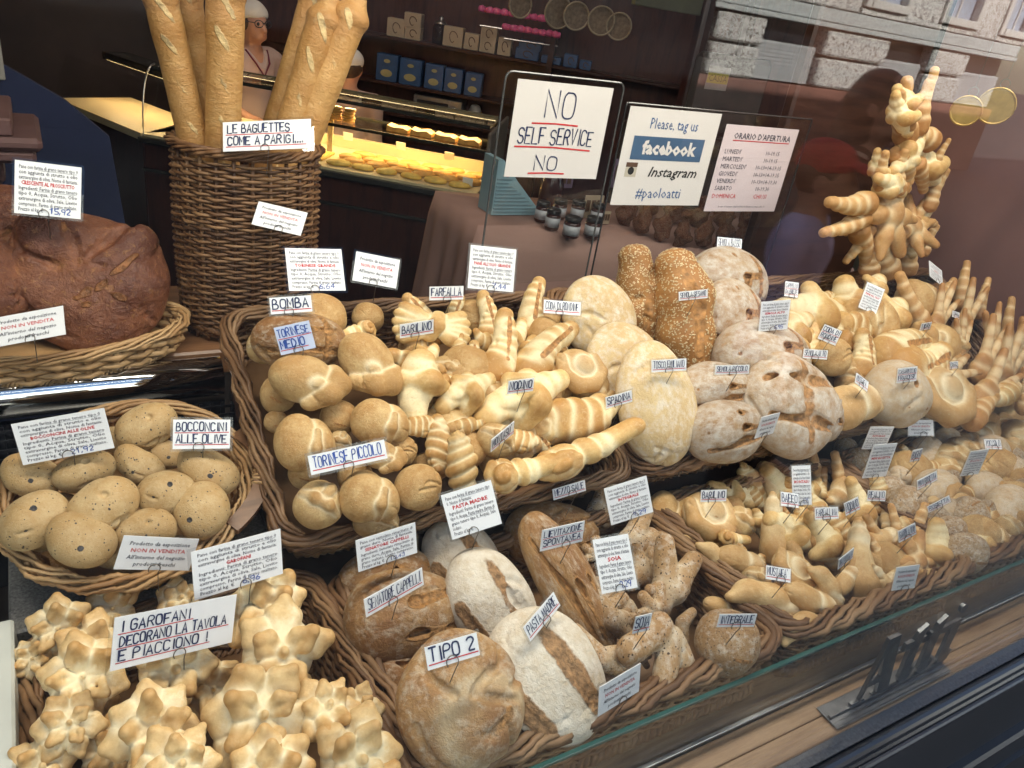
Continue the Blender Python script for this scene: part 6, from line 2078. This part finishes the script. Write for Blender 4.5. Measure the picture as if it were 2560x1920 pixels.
# jars
M_lid = plain('black_lid', (0.02, 0.02, 0.022), 0.3)
M_jlab = plain('grey_jar_label', (0.36, 0.37, 0.40), 0.4, var=0.2, scale=40)
M_jglass = plain('dark_preserve', (0.05, 0.02, 0.018), 0.15, var=0.4)
for j, (px, py, r) in enumerate(((1378, 572, .030), (1425, 592, .034), (1478, 592, .034), (1395, 545, .03), (1440, 548, .03), (1490, 556, .03), (1352, 552, .03))):
    p = on_z(px, py, 0.7565)
    o = tag(empty('jam_jar', tuple(p)), ('small jam jar in front nearest the blue box', 'front jam jar in the middle', 'front jam jar beside the little framed card', 'rear jam jar behind the front middle one', 'rear jam jar at the middle of the row', 'rear jam jar nearest the sweets bags', 'dark jam jar tucked behind the blue box')[j], 'jar', 'jam jars with black lids on the pink table')
    MB().lathe([(r * .9, 0), (r, .005), (r, .058), (r * .85, .064)], 18).build('body', M_jglass, o, True)
    MB().lathe([(r * 1.015, .012), (r * 1.015, .05)], 18).build('label', M_jlab, o, True)
    MB().lathe([(r * .95, .0645), (r * .97, .067), (r * .97, .080), (r * .9, .083)], 18).build('lid', M_lid, o, True)
p = on_z(1372, 515, 0.7565)
o = tag(empty('bottle', tuple(p)), 'dark bottle with a glass shoulder behind the jam jars', 'bottle')
MB().lathe([(.05, 0), (.055, .02), (.052, .1), (.04, .14), (.035, .15)], 20).build('body', M_jglass, o, True)
MB().lathe([(.036, .151), (.038, .155), (.038, .175), (.03, .178)], 20).build('cap', M_steel, o, True)
for j, (px, py, w_, h_) in enumerate(((1478, 545, .10, .10), (1512, 560, .045, .055), (1408, 470, .10, .07), (1550, 470, .12, .14))):
    p = on_z(px, py, 0.7565) if j < 2 else on_y(px, py, 3.0)
    o = tag(empty('framed_card', tuple(p)), ('small cream card with brown squares behind the jam jars', 'tiny upright card beside the jam jars', 'dim purple card behind the NO SELF SERVICE sign', 'dim picture with a figure between the two hanging signs')[j], 'card')
    MB().box((-w_ / 2, 0, 0), (w_ / 2, 0.006, h_), 0.001).build('board', M_creambox if j < 2 else plain('dim_lilac', (0.16, 0.11, 0.17), 0.5), o)
    mb = MB()
    for q_ in range(3):
        mb.box((-w_ * .42 + q_ * w_ * .29, -0.003, h_ * .3), (-w_ * .42 + q_ * w_ * .29 + w_ * .2, -0.0005, h_ * .8))
    mb.build('print', M_brownprint, o)
# cellophane sweet bags
M_bag, _nt, _b = new_mat('cellophane_bag')
_v = coord(_nt); _n = noise(_nt, _v, 30, 4, 0.6); _n2 = noise(_nt, _v, 9, 3)
_c = ramp(_nt, _n, [(0.35, (0.035, 0.015, 0.012)), (0.5, (0.20, 0.06, 0.035)), (0.6, (0.28, 0.18, 0.10)), (0.72, (0.38, 0.34, 0.30))])
_nt.links.new(_c, _b.inputs['Base Color']); _b.inputs['Roughness'].default_value = 0.15
bump(_nt, _b, noise(_nt, _v, 22, 5, 0.7), 0.9, 0.01)
r8 = np.random.RandomState(5)
bg_d = [Dough(k=.08, seed=700 + i, wob=.14, wf=5).add([('e', (0, 0, 0), (.62, .5, .62)), ('c', (0, 0, .4), (0.05, 0, .85), .3, .12), ('e', (0.05, 0, .95), (.34, .2, .16))], .1).mesh('sweet_bag', M_bag, 40, False) for i in range(3)]
for j, (px, py) in enumerate(((1560, 560), (1600, 585), (1650, 600), (1700, 612), (1750, 618), (1800, 622), (1850, 618), (1620, 540), (1680, 555), (1740, 565), (1800, 570), (1860, 570), (1910, 600))):
    p = on_z(px, py, 0.757)
    o = link('sweet_bag', bg_d[j % 3]); o.scale = (0.07, 0.07, 0.085); o.location = p + [0, 0, 0.05]; o.rotation_euler = (0, 0, r8.uniform(-1, 1))
    tag(o, 'crumpled clear bag of reddish sweets standing behind the sesame loaves', 'sweets bag', 'clear bags of sweets on the pink table')

# hanging signs in acrylic holders
SY = 1.75
def sign(name, x0, x1, z0, z1, label, mat):
    o = tag(empty(name, (x0, SY, z0)), label, 'sign')
    MB().box((0, 0, 0), (x1 - x0, 0.0012, z1 - z0)).build('sheet', mat, o)
    return o, x1 - x0, z1 - z0
R90 = Matrix.Rotation(math.radians(90), 4, 'X')
def on_sign(mb, nm, mat, par, off=-0.0004):
    o = mb.build(nm, mat, par); o.matrix_basis = Matrix.Translation((0, off, 0)) @ R90
    return o
M_paper = plain('white_paper', (0.70, 0.655, 0.62), 0.4, var=0.03, scale=3)
M_paperp = plain('pinkish_paper', (0.67, 0.56, 0.575), 0.4, var=0.03, scale=3)
so, W, Hh = sign('handwritten_sign', 1.045, 1.343, 1.163, 1.405, 'white handwritten sign NO SELF SERVICE NO with red underlines', M_paper)
T = MB(); U = MB()
for (tx, x, y, w_, h_, pen) in (('NO', .30, .60, .36, .34, .05), ('SELF SERVICE', .06, .34, .84, .20, .085), ('NO', .28, .06, .30, .19, .08)):
    a, _ = hand_text([tx], W * w_, Hh * h_, pen, len(tx), (0.02, 0.02), None, False)
    for V_ in a.V: V_ += [W * x, Hh * y, 0]
    T.add(np.concatenate(a.V), a.F)
for (x0, x1, y0, y1) in ((.2, .68, .575, .575), (.06, .86, .325, .315), (.24, .62, .045, .05)):
    ribbon(U, [[W * x0, Hh * y0], [W * (x0 + x1) / 2, Hh * (y0 + .008)], [W * x1, Hh * y1]], 0.0042, 0.0003)
on_sign(T, 'lettering', M_ink, so); on_sign(U, 'underline', M_red, so)
so, W, Hh = sign('social_media_sign', 1.412, 1.757, 1.09, 1.365, 'white printed sign with a blue banner, a small camera picture and a hashtag', M_paper)
M_fb = plain('slate_blue_print', (0.055, 0.11, 0.20), 0.4, var=0.1)
M_blueprint = plain('blue_print', (0.03, 0.10, 0.26), 0.5)
M_blackp = plain('black_print', (0.012, 0.012, 0.012), 0.5)
T = MB(); put_text(T, 'Please, tag us', W * .5, Hh * .80, Hh * .155, align='CENTER', wmax=W * .52)
put_text(T, '#paoloatti', W * .5, Hh * .08, Hh * .16, align='CENTER', wmax=W * .5); on_sign(T, 'blue_text', M_blueprint, so)
on_sign(MB().box((W * .1, Hh * .48, 0.0001), (W * .88, Hh * .72, 0.0003)), 'banner', M_fb, so)
T = MB(); put_text(T, 'facebook', W * .5, Hh * .545, Hh * .19, z=0.0008, align='CENTER', wmax=W * .6, bold=0.04); on_sign(T, 'banner_text', M_paper, so)
T = MB(); put_text(T, 'Instagram', W * .60, Hh * .31, Hh * .15, align='CENTER', wmax=W * .55, shear=0.3, bold=0.012); on_sign(T, 'script_text', M_blackp, so)
cx0, cy0, cs = W * .08, Hh * .30, Hh * .15
on_sign(MB().box((cx0, cy0, 0.0001), (cx0 + cs, cy0 + cs * .66, 0.0004), 0.0001), 'camera_body', plain('cream_print', (0.5, 0.45, 0.36), 0.5), so)
on_sign(MB().box((cx0, cy0 + cs * .68, 0.0001), (cx0 + cs, cy0 + cs, 0.0004)), 'camera_top', M_brownprint, so)
on_sign(MB().lathe([(cs * .27, 0.0005), (cs * .27, 0.0009)], 20, (cx0 + cs * .5, cy0 + cs * .42, 0)), 'camera_lens', M_blackp, so)
so, W, Hh = sign('opening_hours_sign', 1.787, 2.108, 1.072, 1.338, 'pinkish printed sign listing the opening hours under ORARIO D APERTURA', M_paperp)
T = MB(); Rr = MB()
put_text(T, "ORARIO D'APERTURA", W * .52, Hh * .85, Hh * .095, align='CENTER', wmax=W * .78, bold=0.012)
on_sign(MB().box((W * .13, Hh * .825, .0002), (W * .91, Hh * .835, .0003)), 'underline', M_red, so)
for i, (a, b) in enumerate((("LUNEDI'", '10-19.15'), ("MARTEDI'", '10-19.15'), ("MERCOLEDI'", '10-13=14-19.15'), ("GIOVEDI'", '10-13=14-19.15'), ("VENERDI'", '10-13=14-19.30'), ('SABATO', '10-19.30'))):
    y = Hh * (.68 - .085 * i)
    put_text(T, a, W * .06, y, Hh * .075); put_text(T, b, W * .72, y, Hh * .07, align='CENTER')
put_text(Rr, 'DOMENICA', W * .05, Hh * .16, Hh * .075); put_text(Rr, 'CHIUSI', W * .72, Hh * .16, Hh * .075, align='CENTER')
put_text(T, 'In caso di sciopero degli autobus la chiusura \u00e8 sempre alle 19', W * .5, Hh * .05, Hh * .032, align='CENTER')
on_sign(T, 'printed_text', M_print, so); on_sign(Rr, 'red_text', M_red, so)
def shield(name, x0, x1, z0, z1, label, rad=0.02):
    pts = [(x0, z0), (x1, z0)]
    for (cx_, cz, a0) in ((x1 - rad, z1 - rad, 0), (x0 + rad, z1 - rad, 90)):
        pts += [(cx_ + rad * math.cos(math.radians(a0 + 15 * k)), cz + rad * math.sin(math.radians(a0 + 15 * k))) for k in range(7)]
    o = tag(MB().prism(pts, (0, SY + 0.003, 0), (1, 0, 0), (0, 0, 1), (0, 1, 0), 0.004).build(name, M_shield), label, 'acrylic shield')
    pts2 = [(p[0], SY + 0.005, p[1]) for p in pts]
    MB().tube([pts2[0]] + pts2[:1:-1] + [pts2[1]], 0.0028, 6).build('edge', plain('acrylic_edge', (0.08, 0.08, 0.078) if x0 < 1.2 else (0.03, 0.03, 0.03), 0.2, var=0.1), o)
    return o
shield('acrylic_shield', 1.012, 1.38, 0.86, 1.42, 'clear acrylic sheet with rounded corner holding the NO SELF SERVICE sign')
shield('acrylic_shield', 1.40, 2.16, 0.86, 1.372, 'clear acrylic sheet holding the two printed signs', 0.008)
# till corner
cs_ = frame('till_stand', on_y(1800, 330, 3.5) * [1, 1, 0] + [0, 0, FLZ], 'dark cash desk screen carrying a yellow CASSA notice', 'cash desk', np.array([1.0, 0, 0]), np.array([0, 1.0, 0]))
MB().box((-0.35, 0.02, 0), (0.5, 0.5, 1.35), 0.01).box((-0.3, 0.0, 1.36), (0.3, 0.05, 1.82), 0.03).build('body', plain('till_brown', (0.045, 0.028, 0.022), 0.35, var=0.3), cs_)
w0 = on_y(1775, 155, 3.5); w1 = on_y(1817, 228, 3.5)
no = tag(empty('cash_notice', (w0[0], 3.495, w1[2])), 'white notice with a yellow band reading CASSA', 'sign')
MB().box((0, 0, 0), (0.17, 0.001, 0.125)).build('sheet', plain('dim_paper', (0.32, 0.28, 0.26), 0.5), no)
on_sign(MB().box((0.004, 0.035, 0), (0.166, 0.09, 0.0004)), 'yellow_band', plain('yellow_print', (0.42, 0.36, 0.05), 0.5), no)
T = MB(); put_text(T, 'CASSA', 0.085, 0.045, 0.05, z=0.0009, align='CENTER', wmax=0.145, bold=0.0); on_sign(T, 'lettering', plain('olive_print', (0.10, 0.09, 0.02), 0.5), no)
tag(MB().box((3.1, 4.0, 1.62), (3.62, 4.04, 1.95), 0.004).build('wall_panel', plain('olive_board', (0.10, 0.095, 0.04), 0.5)), 'dull olive green board hanging high beside the straw baskets', 'board')
tag(MB().box((3.62, 3.98, FLZ), (3.66, 4.04, 2.2), 0.004).build('door_post', M_mahog), 'dark narrow mahogany door post beside the olive board', 'post')
tag(MB().box((2.28, 1.95, FLZ), (2.95, 2.0, 2.3), 0.01).build('dark_screen', M_dwood), 'tall dark wooden screen closing the display behind the bread tree', 'screen')
# dark left corner
M_navy = plain('navy_cloth', (0.012, 0.018, 0.055), 0.85, var=0.25, scale=2)
tag(MB().prism([(-2.0, FLZ), (0.30, FLZ), (0.26, 0.5), (0.22, 0.95), (0.1, 1.06), (-0.05, 1.15), (-2.0, 1.5)], (0, 2.99, 0), (1, 0, 0), (0, 0, 1), (0, 1, 0), 0.03).build('navy_curtain', M_navy), 'dark navy cloth screen behind the round loaves', 'curtain')
lg = tag(empty('wooden_ledge', (-0.4, 2.2, 1.1)), 'mauve brown moulded wooden ledge with a small bracket at the picture edge', 'ledge')
M_mauve = plain('mauve_wood', (0.13, 0.07, 0.065), 0.4, var=0.25, scale=6)
MB().box((-0.4, -0.1, 0.0), (0.415, 0.2, 0.03), 0.01).box((-0.4, -0.085, 0.031), (0.36, 0.2, 0.07), 0.004).box((-0.4, -0.09, -0.03), (0.40, 0.2, -0.001), 0.008).build('moulding', M_mauve, lg)
MB().box((-0.4, -0.04, -0.10), (0.33, 0.1, -0.031), 0.015).build('bracket', M_mauve, lg)
pf = tag(empty('picture_frame', tuple(on_y(0, 200, 2.97))), 'small pale picture frame with a blue print against the navy cloth', 'frame')
MB().box((-0.08, 0, 0), (0.015, 0.01, 0.12), 0.003).build('mount', plain('greyish_mount', (0.30, 0.28, 0.25), 0.5), pf)
MB().box((-0.07, -0.004, 0.02), (-0.01, -0.0005, 0.09)).build('print', M_bluebox, pf)
# gold medals hung in the window
for j, (px, py, r) in enumerate(((2415, 277, 30), (2490, 265, 36))):
    p = on_y(px, py, 1.3); R = r * np.linalg.norm(p - CAM) / FPX * .95
    o = tag(empty('gold_disc', tuple(p)), ('smaller gold disc hanging beside the bread tree top', 'larger gold disc with a wire ring hanging beside the bread tree')[j], 'ornament', 'gold discs hanging in the window')
    o.rotation_euler = (0, 0, -0.95)
    mg = bpy.data.materials.get('dull_gold') or plain('dull_gold', (0.42, 0.27, 0.08), 0.35, 0.6, var=0.2, scale=30)
    a = np.linspace(0, 6.283, 32, endpoint=False)
    MB().prism([(R * math.cos(t), R * math.sin(t)) for t in a], (0, 0, 0), (1, 0, 0), (0, 0, 1), (0, 1, 0), 0.006).build('disc', mg, o)
    MB().tube([(R * math.cos(t), 0.0, R * math.sin(t)) for t in a], 0.003, 6, True).build('rim', mg, o, True)
    MB().tube([(0.012 * math.cos(t), 0.0, R + 0.012 + 0.012 * math.sin(t)) for t in a[::2]], 0.0012, 5, True).tube([(0, 0, R + 0.024), (0, 0, 2.4 - p[2])], 0.0007, 4).build('hook', M_wire, o)

# ---------------------------------------------------------------- metal lettering "Atti" on the boards
LT = tag(empty('metal_lettering', (1.19, 0.493, 0.4628)), 'upright cut metal lettering Atti standing on the pine boards', 'lettering')
M_met = plain('aged_steel', (0.16, 0.165, 0.175), 0.35, 0.85, var=0.3, scale=40)
SW, SH = 0.34, 0.205
def lt(poly, nm):
    m = MB(); m.prism([(x * SW + 0.045 - 0.26 * z * SH, z * SH + 0.008) for x, z in poly], (0, 0, 0), (1, 0, 0), (0, 0, 1), (0, 1, 0), 0.007)
    m.build(nm, M_met, LT)
lt([(.02, 0), (.14, 0), (.14, .035), (.10, .04), (.13, .20), (.24, .20), (.235, .29), (.15, .29), (.205, .60), (.235, .29), (.245, .04), (.21, .035), (.21, 0), (.40, 0), (.40, .035), (.36, .04), (.315, .84), (.21, .84), (.085, .04), (.02, .035)], 'letter')
def tee(x, nm):
    lt([(x, .10), (x + .02, .02), (x + .07, -.01), (x + .12, .05), (x + .15, .16), (x + .135, .17), (x + .105, .10), (x + .095, .12), (x + .12, .56), (x + .20, .53), (x + .21, .63), (x + .13, .63), (x + .145, .80), (x + .07, .73), (x + .045, .63), (x - .03, .63), (x - .045, .53), (x + .025, .53)], nm)
tee(.44, 'letter'); tee(.63, 'letter')
lt([(.84, .10), (.86, .02), (.90, -.01), (.95, .03), (.985, .15), (.97, .16), (.94, .10), (.93, .12), (.965, .63), (.83, .63), (.825, .57), (.87, .57)], 'letter')
a = np.linspace(0, 6.283, 18, endpoint=False)
lt([(.935 + .036 * math.cos(t), .80 + .06 * math.sin(t)) for t in a], 'dot')
MB().box((-0.012, -0.022, 0), (0.36, 0.03, 0.003), 0.001).build('foot', M_met, LT)
MB().box((-0.01, -0.001, 0.0042), (0.36, 0.0055, 0.010)).build('bar', M_met, LT)

# ---------------------------------------------------------------- across the street (seen mirrored in the window)
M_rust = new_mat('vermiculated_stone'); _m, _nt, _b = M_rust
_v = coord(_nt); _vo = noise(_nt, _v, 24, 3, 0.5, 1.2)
_nt.links.new(ramp(_nt, _vo, [(0.40, (0.16, 0.15, 0.14)), (0.50, (0.84, 0.82, 0.78))]), _b.inputs['Base Color'])  # dark tone is the shade of deep hollows painted into the stone colour
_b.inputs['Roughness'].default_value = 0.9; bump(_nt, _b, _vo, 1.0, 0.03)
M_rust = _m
M_band = plain('grey_marble', (0.52, 0.55, 0.54), 0.6, var=0.25, scale=25)
M_dado = plain('red_brown_plaster', (0.23, 0.10, 0.075), 0.8, var=0.25, scale=2)
M_shut = plain('grey_shutter', (0.52, 0.53, 0.54), 0.5, var=0.1)
FY = -8.0
fb = tag(empty('facade_building', (4, FY, GZ)), 'sunlit rusticated stone building across the street, seen mirrored in the window', 'building')
def fpart(nm, mb, mat):
    V = np.concatenate(mb.V) - [4, FY, GZ]
    return link(nm, mesh(nm, V, mb.F, mat), fb)
fpart('dado', MB().box((-12, FY - 1.5, GZ), (16, FY - 0.02, 0.92), 0.02), M_dado)
fpart('wall', MB().box((-12, FY - 1.5, 0.93), (16, FY - 0.25, 7.5)), M_band)
x = 7.9
fpart('added_dark_block', MB().box((-12, FY - 0.2, GZ), (8.2, FY + 0.12, 3.31), 0.02), M_black)  # black block added to darken this stretch of the pane's reflection
xs = [(8.4, 9.38), (10.74, 12.3), (13.5, 14.6)]
for a_, b_ in xs:
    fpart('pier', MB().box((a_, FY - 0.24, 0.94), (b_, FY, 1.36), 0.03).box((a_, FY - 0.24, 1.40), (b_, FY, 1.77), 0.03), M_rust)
for a_, b_ in ((9.42, 10.7), (12.34, 13.46), (14.64, 15.95)):
    mb = MB()
    for i in range(20):
        z = 0.95 + 0.027 * i
        mb.box((a_, FY - 0.2, z), (b_, FY - 0.13 - 0.012 * (i % 2), z + 0.024))
    fpart('shutter', mb, M_shut)
    fpart('opening', MB().box((a_, FY - 0.249, 1.50), (b_, FY - 0.2, 1.78)), M_black)
fpart('string_course', MB().box((-12, FY - 0.24, 1.79), (16, FY + 0.05, 1.86), 0.01).box((-12, FY - 0.24, 1.87), (16, FY + 0.02, 2.05), 0.01), M_band)
M_bp = plain('blue_pane', (0.36, 0.43, 0.54), 0.1)
M_trim = plain('pale_stone_trim', (0.66, 0.64, 0.60), 0.8, var=0.08)
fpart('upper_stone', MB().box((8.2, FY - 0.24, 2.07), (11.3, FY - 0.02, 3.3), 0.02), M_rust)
for a_ in (11.5, 13.5, 15.3):
    fpart('window', MB().box((a_, FY - 0.24, 2.30), (a_ + 0.85, FY - 0.12, 3.3)), M_bp)
    fpart('window_trim', MB().box((a_ - 0.13, FY - 0.24, 2.17), (a_ - 0.01, FY + 0.02, 3.3), 0.01).box((a_ + 0.86, FY - 0.24, 2.17), (a_ + 0.98, FY + 0.02, 3.3), 0.01).box((a_ - 0.009, FY - 0.24, 2.17), (a_ + 0.859, FY + 0.04, 2.29), 0.01).box((a_ + .41, FY - .119, 2.3), (a_ + .44, FY - .1, 3.3)), M_trim)
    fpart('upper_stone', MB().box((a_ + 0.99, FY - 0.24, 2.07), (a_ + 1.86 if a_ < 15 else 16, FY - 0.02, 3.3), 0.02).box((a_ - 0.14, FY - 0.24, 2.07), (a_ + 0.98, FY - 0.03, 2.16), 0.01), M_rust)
fpart('cornice', MB().box((-12, FY - 0.24, 3.32), (16, FY + 0.3, 3.7), 0.03), M_band)
# ---------------------------------------------------------------- people
M_skin = plain('skin', (0.48, 0.25, 0.17), 0.5, var=0.08, scale=12)
M_hair = plain('brown_hair', (0.045, 0.025, 0.017), 0.5, var=0.4, scale=60, bumpy=0.4, bscale=120)
M_capw = plain('white_cap_cloth', (0.62, 0.58, 0.55), 0.8, var=0.05)
M_tunic = plain('pale_pink_tunic', (0.44, 0.32, 0.30), 0.8, var=0.06, scale=6, bumpy=0.2, bscale=30)
M_piping = plain('maroon_piping', (0.16, 0.02, 0.045), 0.7)
M_trous = plain('dark_trousers', (0.03, 0.03, 0.035), 0.8)
def person(loc, rz, H, label, tunic, cap, hair, arms='down', piping=None, glasses=False, longhair=False, trousers=None):
    """standing figure, faces -y before rotation; unit height 1 scaled by H"""
    root = tag(empty('person', loc), label, 'person')
    root.rotation_euler = (0, 0, rz)
    root.scale = (H, H, H)
    d = Dough(k=0.02, seed=1, wob=0.0)
    d.add([('e', (0, 0.002, 0.935), (0.046, 0.058, 0.066)), ('e', (0, -0.018, 0.905), (0.036, 0.04, 0.042)), ('c', (0, -0.056, 0.935), (0, -0.066, 0.915), 0.007, 0.0105),
           ('e', (0.047, 0.008, 0.927), (0.008, 0.014, 0.019)), ('e', (-0.047, 0.008, 0.927), (0.008, 0.014, 0.019)), ('c', (-0.016, -0.046, 0.889), (0.016, -0.046, 0.889), 0.008, 0.008)], 0.012)
    d.add([('c', (0, 0.012, 0.90), (0, 0.012, 0.83), 0.032, 0.035)], 0.02)
    d.add([('e', (0, 0.01, 0.755), (0.088, 0.06, 0.09)), ('c', (-0.085, 0.012, 0.812), (0.085, 0.012, 0.812), 0.033, 0.033), ('e', (0, 0.005, 0.63), (0.078, 0.058, 0.1)), ('e', (0, 0.01, 0.53), (0.092, 0.066, 0.07))], 0.04)
    for s in (-1, 1):
        d.add([('c', (s * 0.045, 0.01, 0.52), (s * 0.047, 0.0, 0.285), 0.05, 0.035), ('c', (s * 0.047, 0, 0.285), (s * 0.048, 0.014, 0.05), 0.034, 0.021), ('c', (s * 0.048, 0.02, 0.022), (s * 0.055, -0.075, 0.016), 0.024, 0.017)], 0.015)
        el = (s * 0.135, 0.02, 0.635); wr = (s * 0.125, -0.05, 0.49)
        if arms == 'work':
            el = (s * 0.125, 0.0, 0.64); wr = (s * 0.08, -0.13, 0.60)
        d.add([('c', (s * 0.112, 0.012, 0.805), el, 0.029, 0.023), ('c', el, wr, 0.023, 0.015)], 0.012)
        dv = nrm(np.array(wr) - np.array(el))
        side = nrm(np.cross(dv, [0, 0.3, 1]))
        hb = np.array(wr) + dv * 0.03
        d.add([('c', wr, hb, 0.015, 0.018)], 0.01)
        for f in range(4):
            b = hb + side * (f - 1.5) * 0.0095
            d.add([('c', b, b + dv * (0.028, 0.034, 0.032, 0.026)[f] + np.array([0, 0, -0.006]), 0.0062, 0.005)], 0.003)
        d.add([('c', hb - dv * 0.02 + side * 0.013, hb + dv * 0.008 + side * 0.032, 0.007, 0.006)], 0.004)
    me = d.mesh('body', M_skin, 190, False)
    link('body', me, root)
    t = Dough(k=0.02, seed=2, wob=0.004, wf=40)
    t.add([('e', (0, 0.01, 0.755), (0.096, 0.069, 0.092)), ('c', (-0.085, 0.012, 0.808), (0.085, 0.012, 0.808), 0.039, 0.039), ('e', (0, 0.005, 0.63), (0.09, 0.069, 0.1)), ('e', (0, 0.01, 0.52), (0.103, 0.078, 0.08))], 0.04)
    for s in (-1, 1):
        el = np.array((s * 0.135, 0.02, 0.635)) if arms != 'work' else np.array((s * 0.125, 0.0, 0.64))
        t.add([('c', (s * 0.112, 0.012, 0.805), el, 0.038, 0.033)], 0.02)
    t.cut([('c', (0, -0.03, 0.86), (0, -0.06, 0.80), 0.04, 0.016)], 0.008)
    link('tunic', t.mesh('tunic', tunic, 110, False), root)
    p = Dough(k=0.02, seed=2, wob=0.002, wf=40)
    for s in (-1, 1):
        p.add([('c', (s * 0.047, 0.01, 0.5), (s * 0.047, 0.0, 0.285), 0.058, 0.043), ('c', (s * 0.047, 0, 0.285), (s * 0.048, 0.014, 0.05), 0.043, 0.034)], 0.015)
    link('trousers', p.mesh('trousers', trousers or M_trous, 90, False), root)
    h = Dough(k=0.02, seed=3, wob=0.004, wf=60)
    h.add([('e', (0, 0.016, 0.945), (0.054, 0.06, 0.066))], 0.01)
    if longhair:
        h.add([('c', (0, 0.035, 0.92), (0, 0.04, 0.80), 0.055, 0.05)], 0.02)
    h.cut([('e', (0, -0.06, 0.905), (0.045, 0.055, 0.06))], 0.01)
    link('hair', h.mesh('hair', hair, 70, False), root)
    if cap:
        c = Dough(k=0.01, seed=4, wob=0.002, wf=50)
        c.add([('e', (0, 0.012, 0.965), (0.058, 0.066, 0.050))], 0.01)
        if cap[1] == 'peak':
            c.add([('e', (0, -0.075, 0.965), (0.045, 0.05, 0.008), euler(0.15, 0, 0))], 0.01)
        c.cut([('e', (0, -0.03, 0.90), (0.1, 0.12, 0.058))], 0.005)
        link('cap', c.mesh('cap', cap[0], 64, False), root)
        if cap[1] == 'peak':
            MB().prism([(-.01, 0), (.03, .01), (.034, .018), (0, .01)], (0.0, -0.058, 0.985), (0.8, 0.5, 0), (0, 0, 1), (0, -1, 0), 0.004).build('flash', M_capw, root)
    if glasses:
        m = MB()
        for s in (-1, 1):
            m.tube([(s * 0.021 + 0.017 * math.cos(a_), -0.064 + abs(s * 0.021 + 0.017 * math.cos(a_)) * 0.15, 0.937 + 0.0125 * math.sin(a_)) for a_ in np.linspace(0, 6.283, 16, endpoint=False)], 0.0019, 5, True)
            m.tube([(s * 0.038, -0.058, 0.94), (s * 0.05, 0.0, 0.938)], 0.0017, 5)
        m.tube([(-0.005, -0.065, 0.94), (0.005, -0.065, 0.94)], 0.0018, 5)
        m.build('glasses', M_black, root)
    if piping:
        MB().tube([(-0.05, -0.02, 0.842), (-0.032, -0.058, 0.80), (0, -0.068, 0.755), (0.032, -0.058, 0.80), (0.05, -0.02, 0.842)], 0.0035, 6).build('piping', piping, root, True)
    e = MB()
    for s in (-1, 1):
        e.lathe([(0.001, 0.0), (0.006, 0.0015), (0.0065, 0.003)], 10, (s * 0.021, 0, 0))
    V = np.concatenate(e.V); V = np.stack([V[:, 0], -0.0535 - 0.0 * V[:, 2] - V[:, 2], 0.936 + V[:, 1]], 1)
    link('eyes', mesh('eyes', V, e.F, M_black, True), root)
    return root
ly = 5.35
top = on_y(632, 8, ly)
Hl = (top[2] - FLZ) / 1.0
person((top[0], ly, FLZ), 0.45, Hl, 'shop woman in white headband and glasses wearing a pale pink tunic behind the counter', M_tunic, (M_capw, 'band'), M_hair, 'work', M_piping, True)
top = on_y(885, 128, 5.0)
person((top[0] - 0.02, 5.0, FLZ), 2.6, top[2] - FLZ, 'second shop assistant in a white cap seen from behind, half hidden by a baguette', M_tunic, (M_capw, 'band'), M_hair, 'work', M_piping)
M_dkcoat = plain('black_coat', (0.012, 0.011, 0.012), 0.8)
M_redcap = plain('red_cap_cloth', (0.55, 0.02, 0.025), 0.8)
M_lav = plain('lavender_shirt', (0.52, 0.45, 0.72), 0.8)
p = on_y(2240, 185, 1.81)
person((p[0], 0.91 - p[1], GZ + 0.12), 2.9, p[2] - GZ - 0.12, 'dark-haired passer-by in a black coat standing outside, mirrored in the glass', M_dkcoat, None, M_hair, longhair=True)
p = on_y(2095, 366, 1.62)
person((p[0], 0.91 - p[1], GZ + 0.12), 2.6, max(0.9, p[2] - GZ - 0.12), 'child in a red peaked cap and lavender shirt standing outside, mirrored in the glass', M_lav, (M_redcap, 'peak'), M_hair)
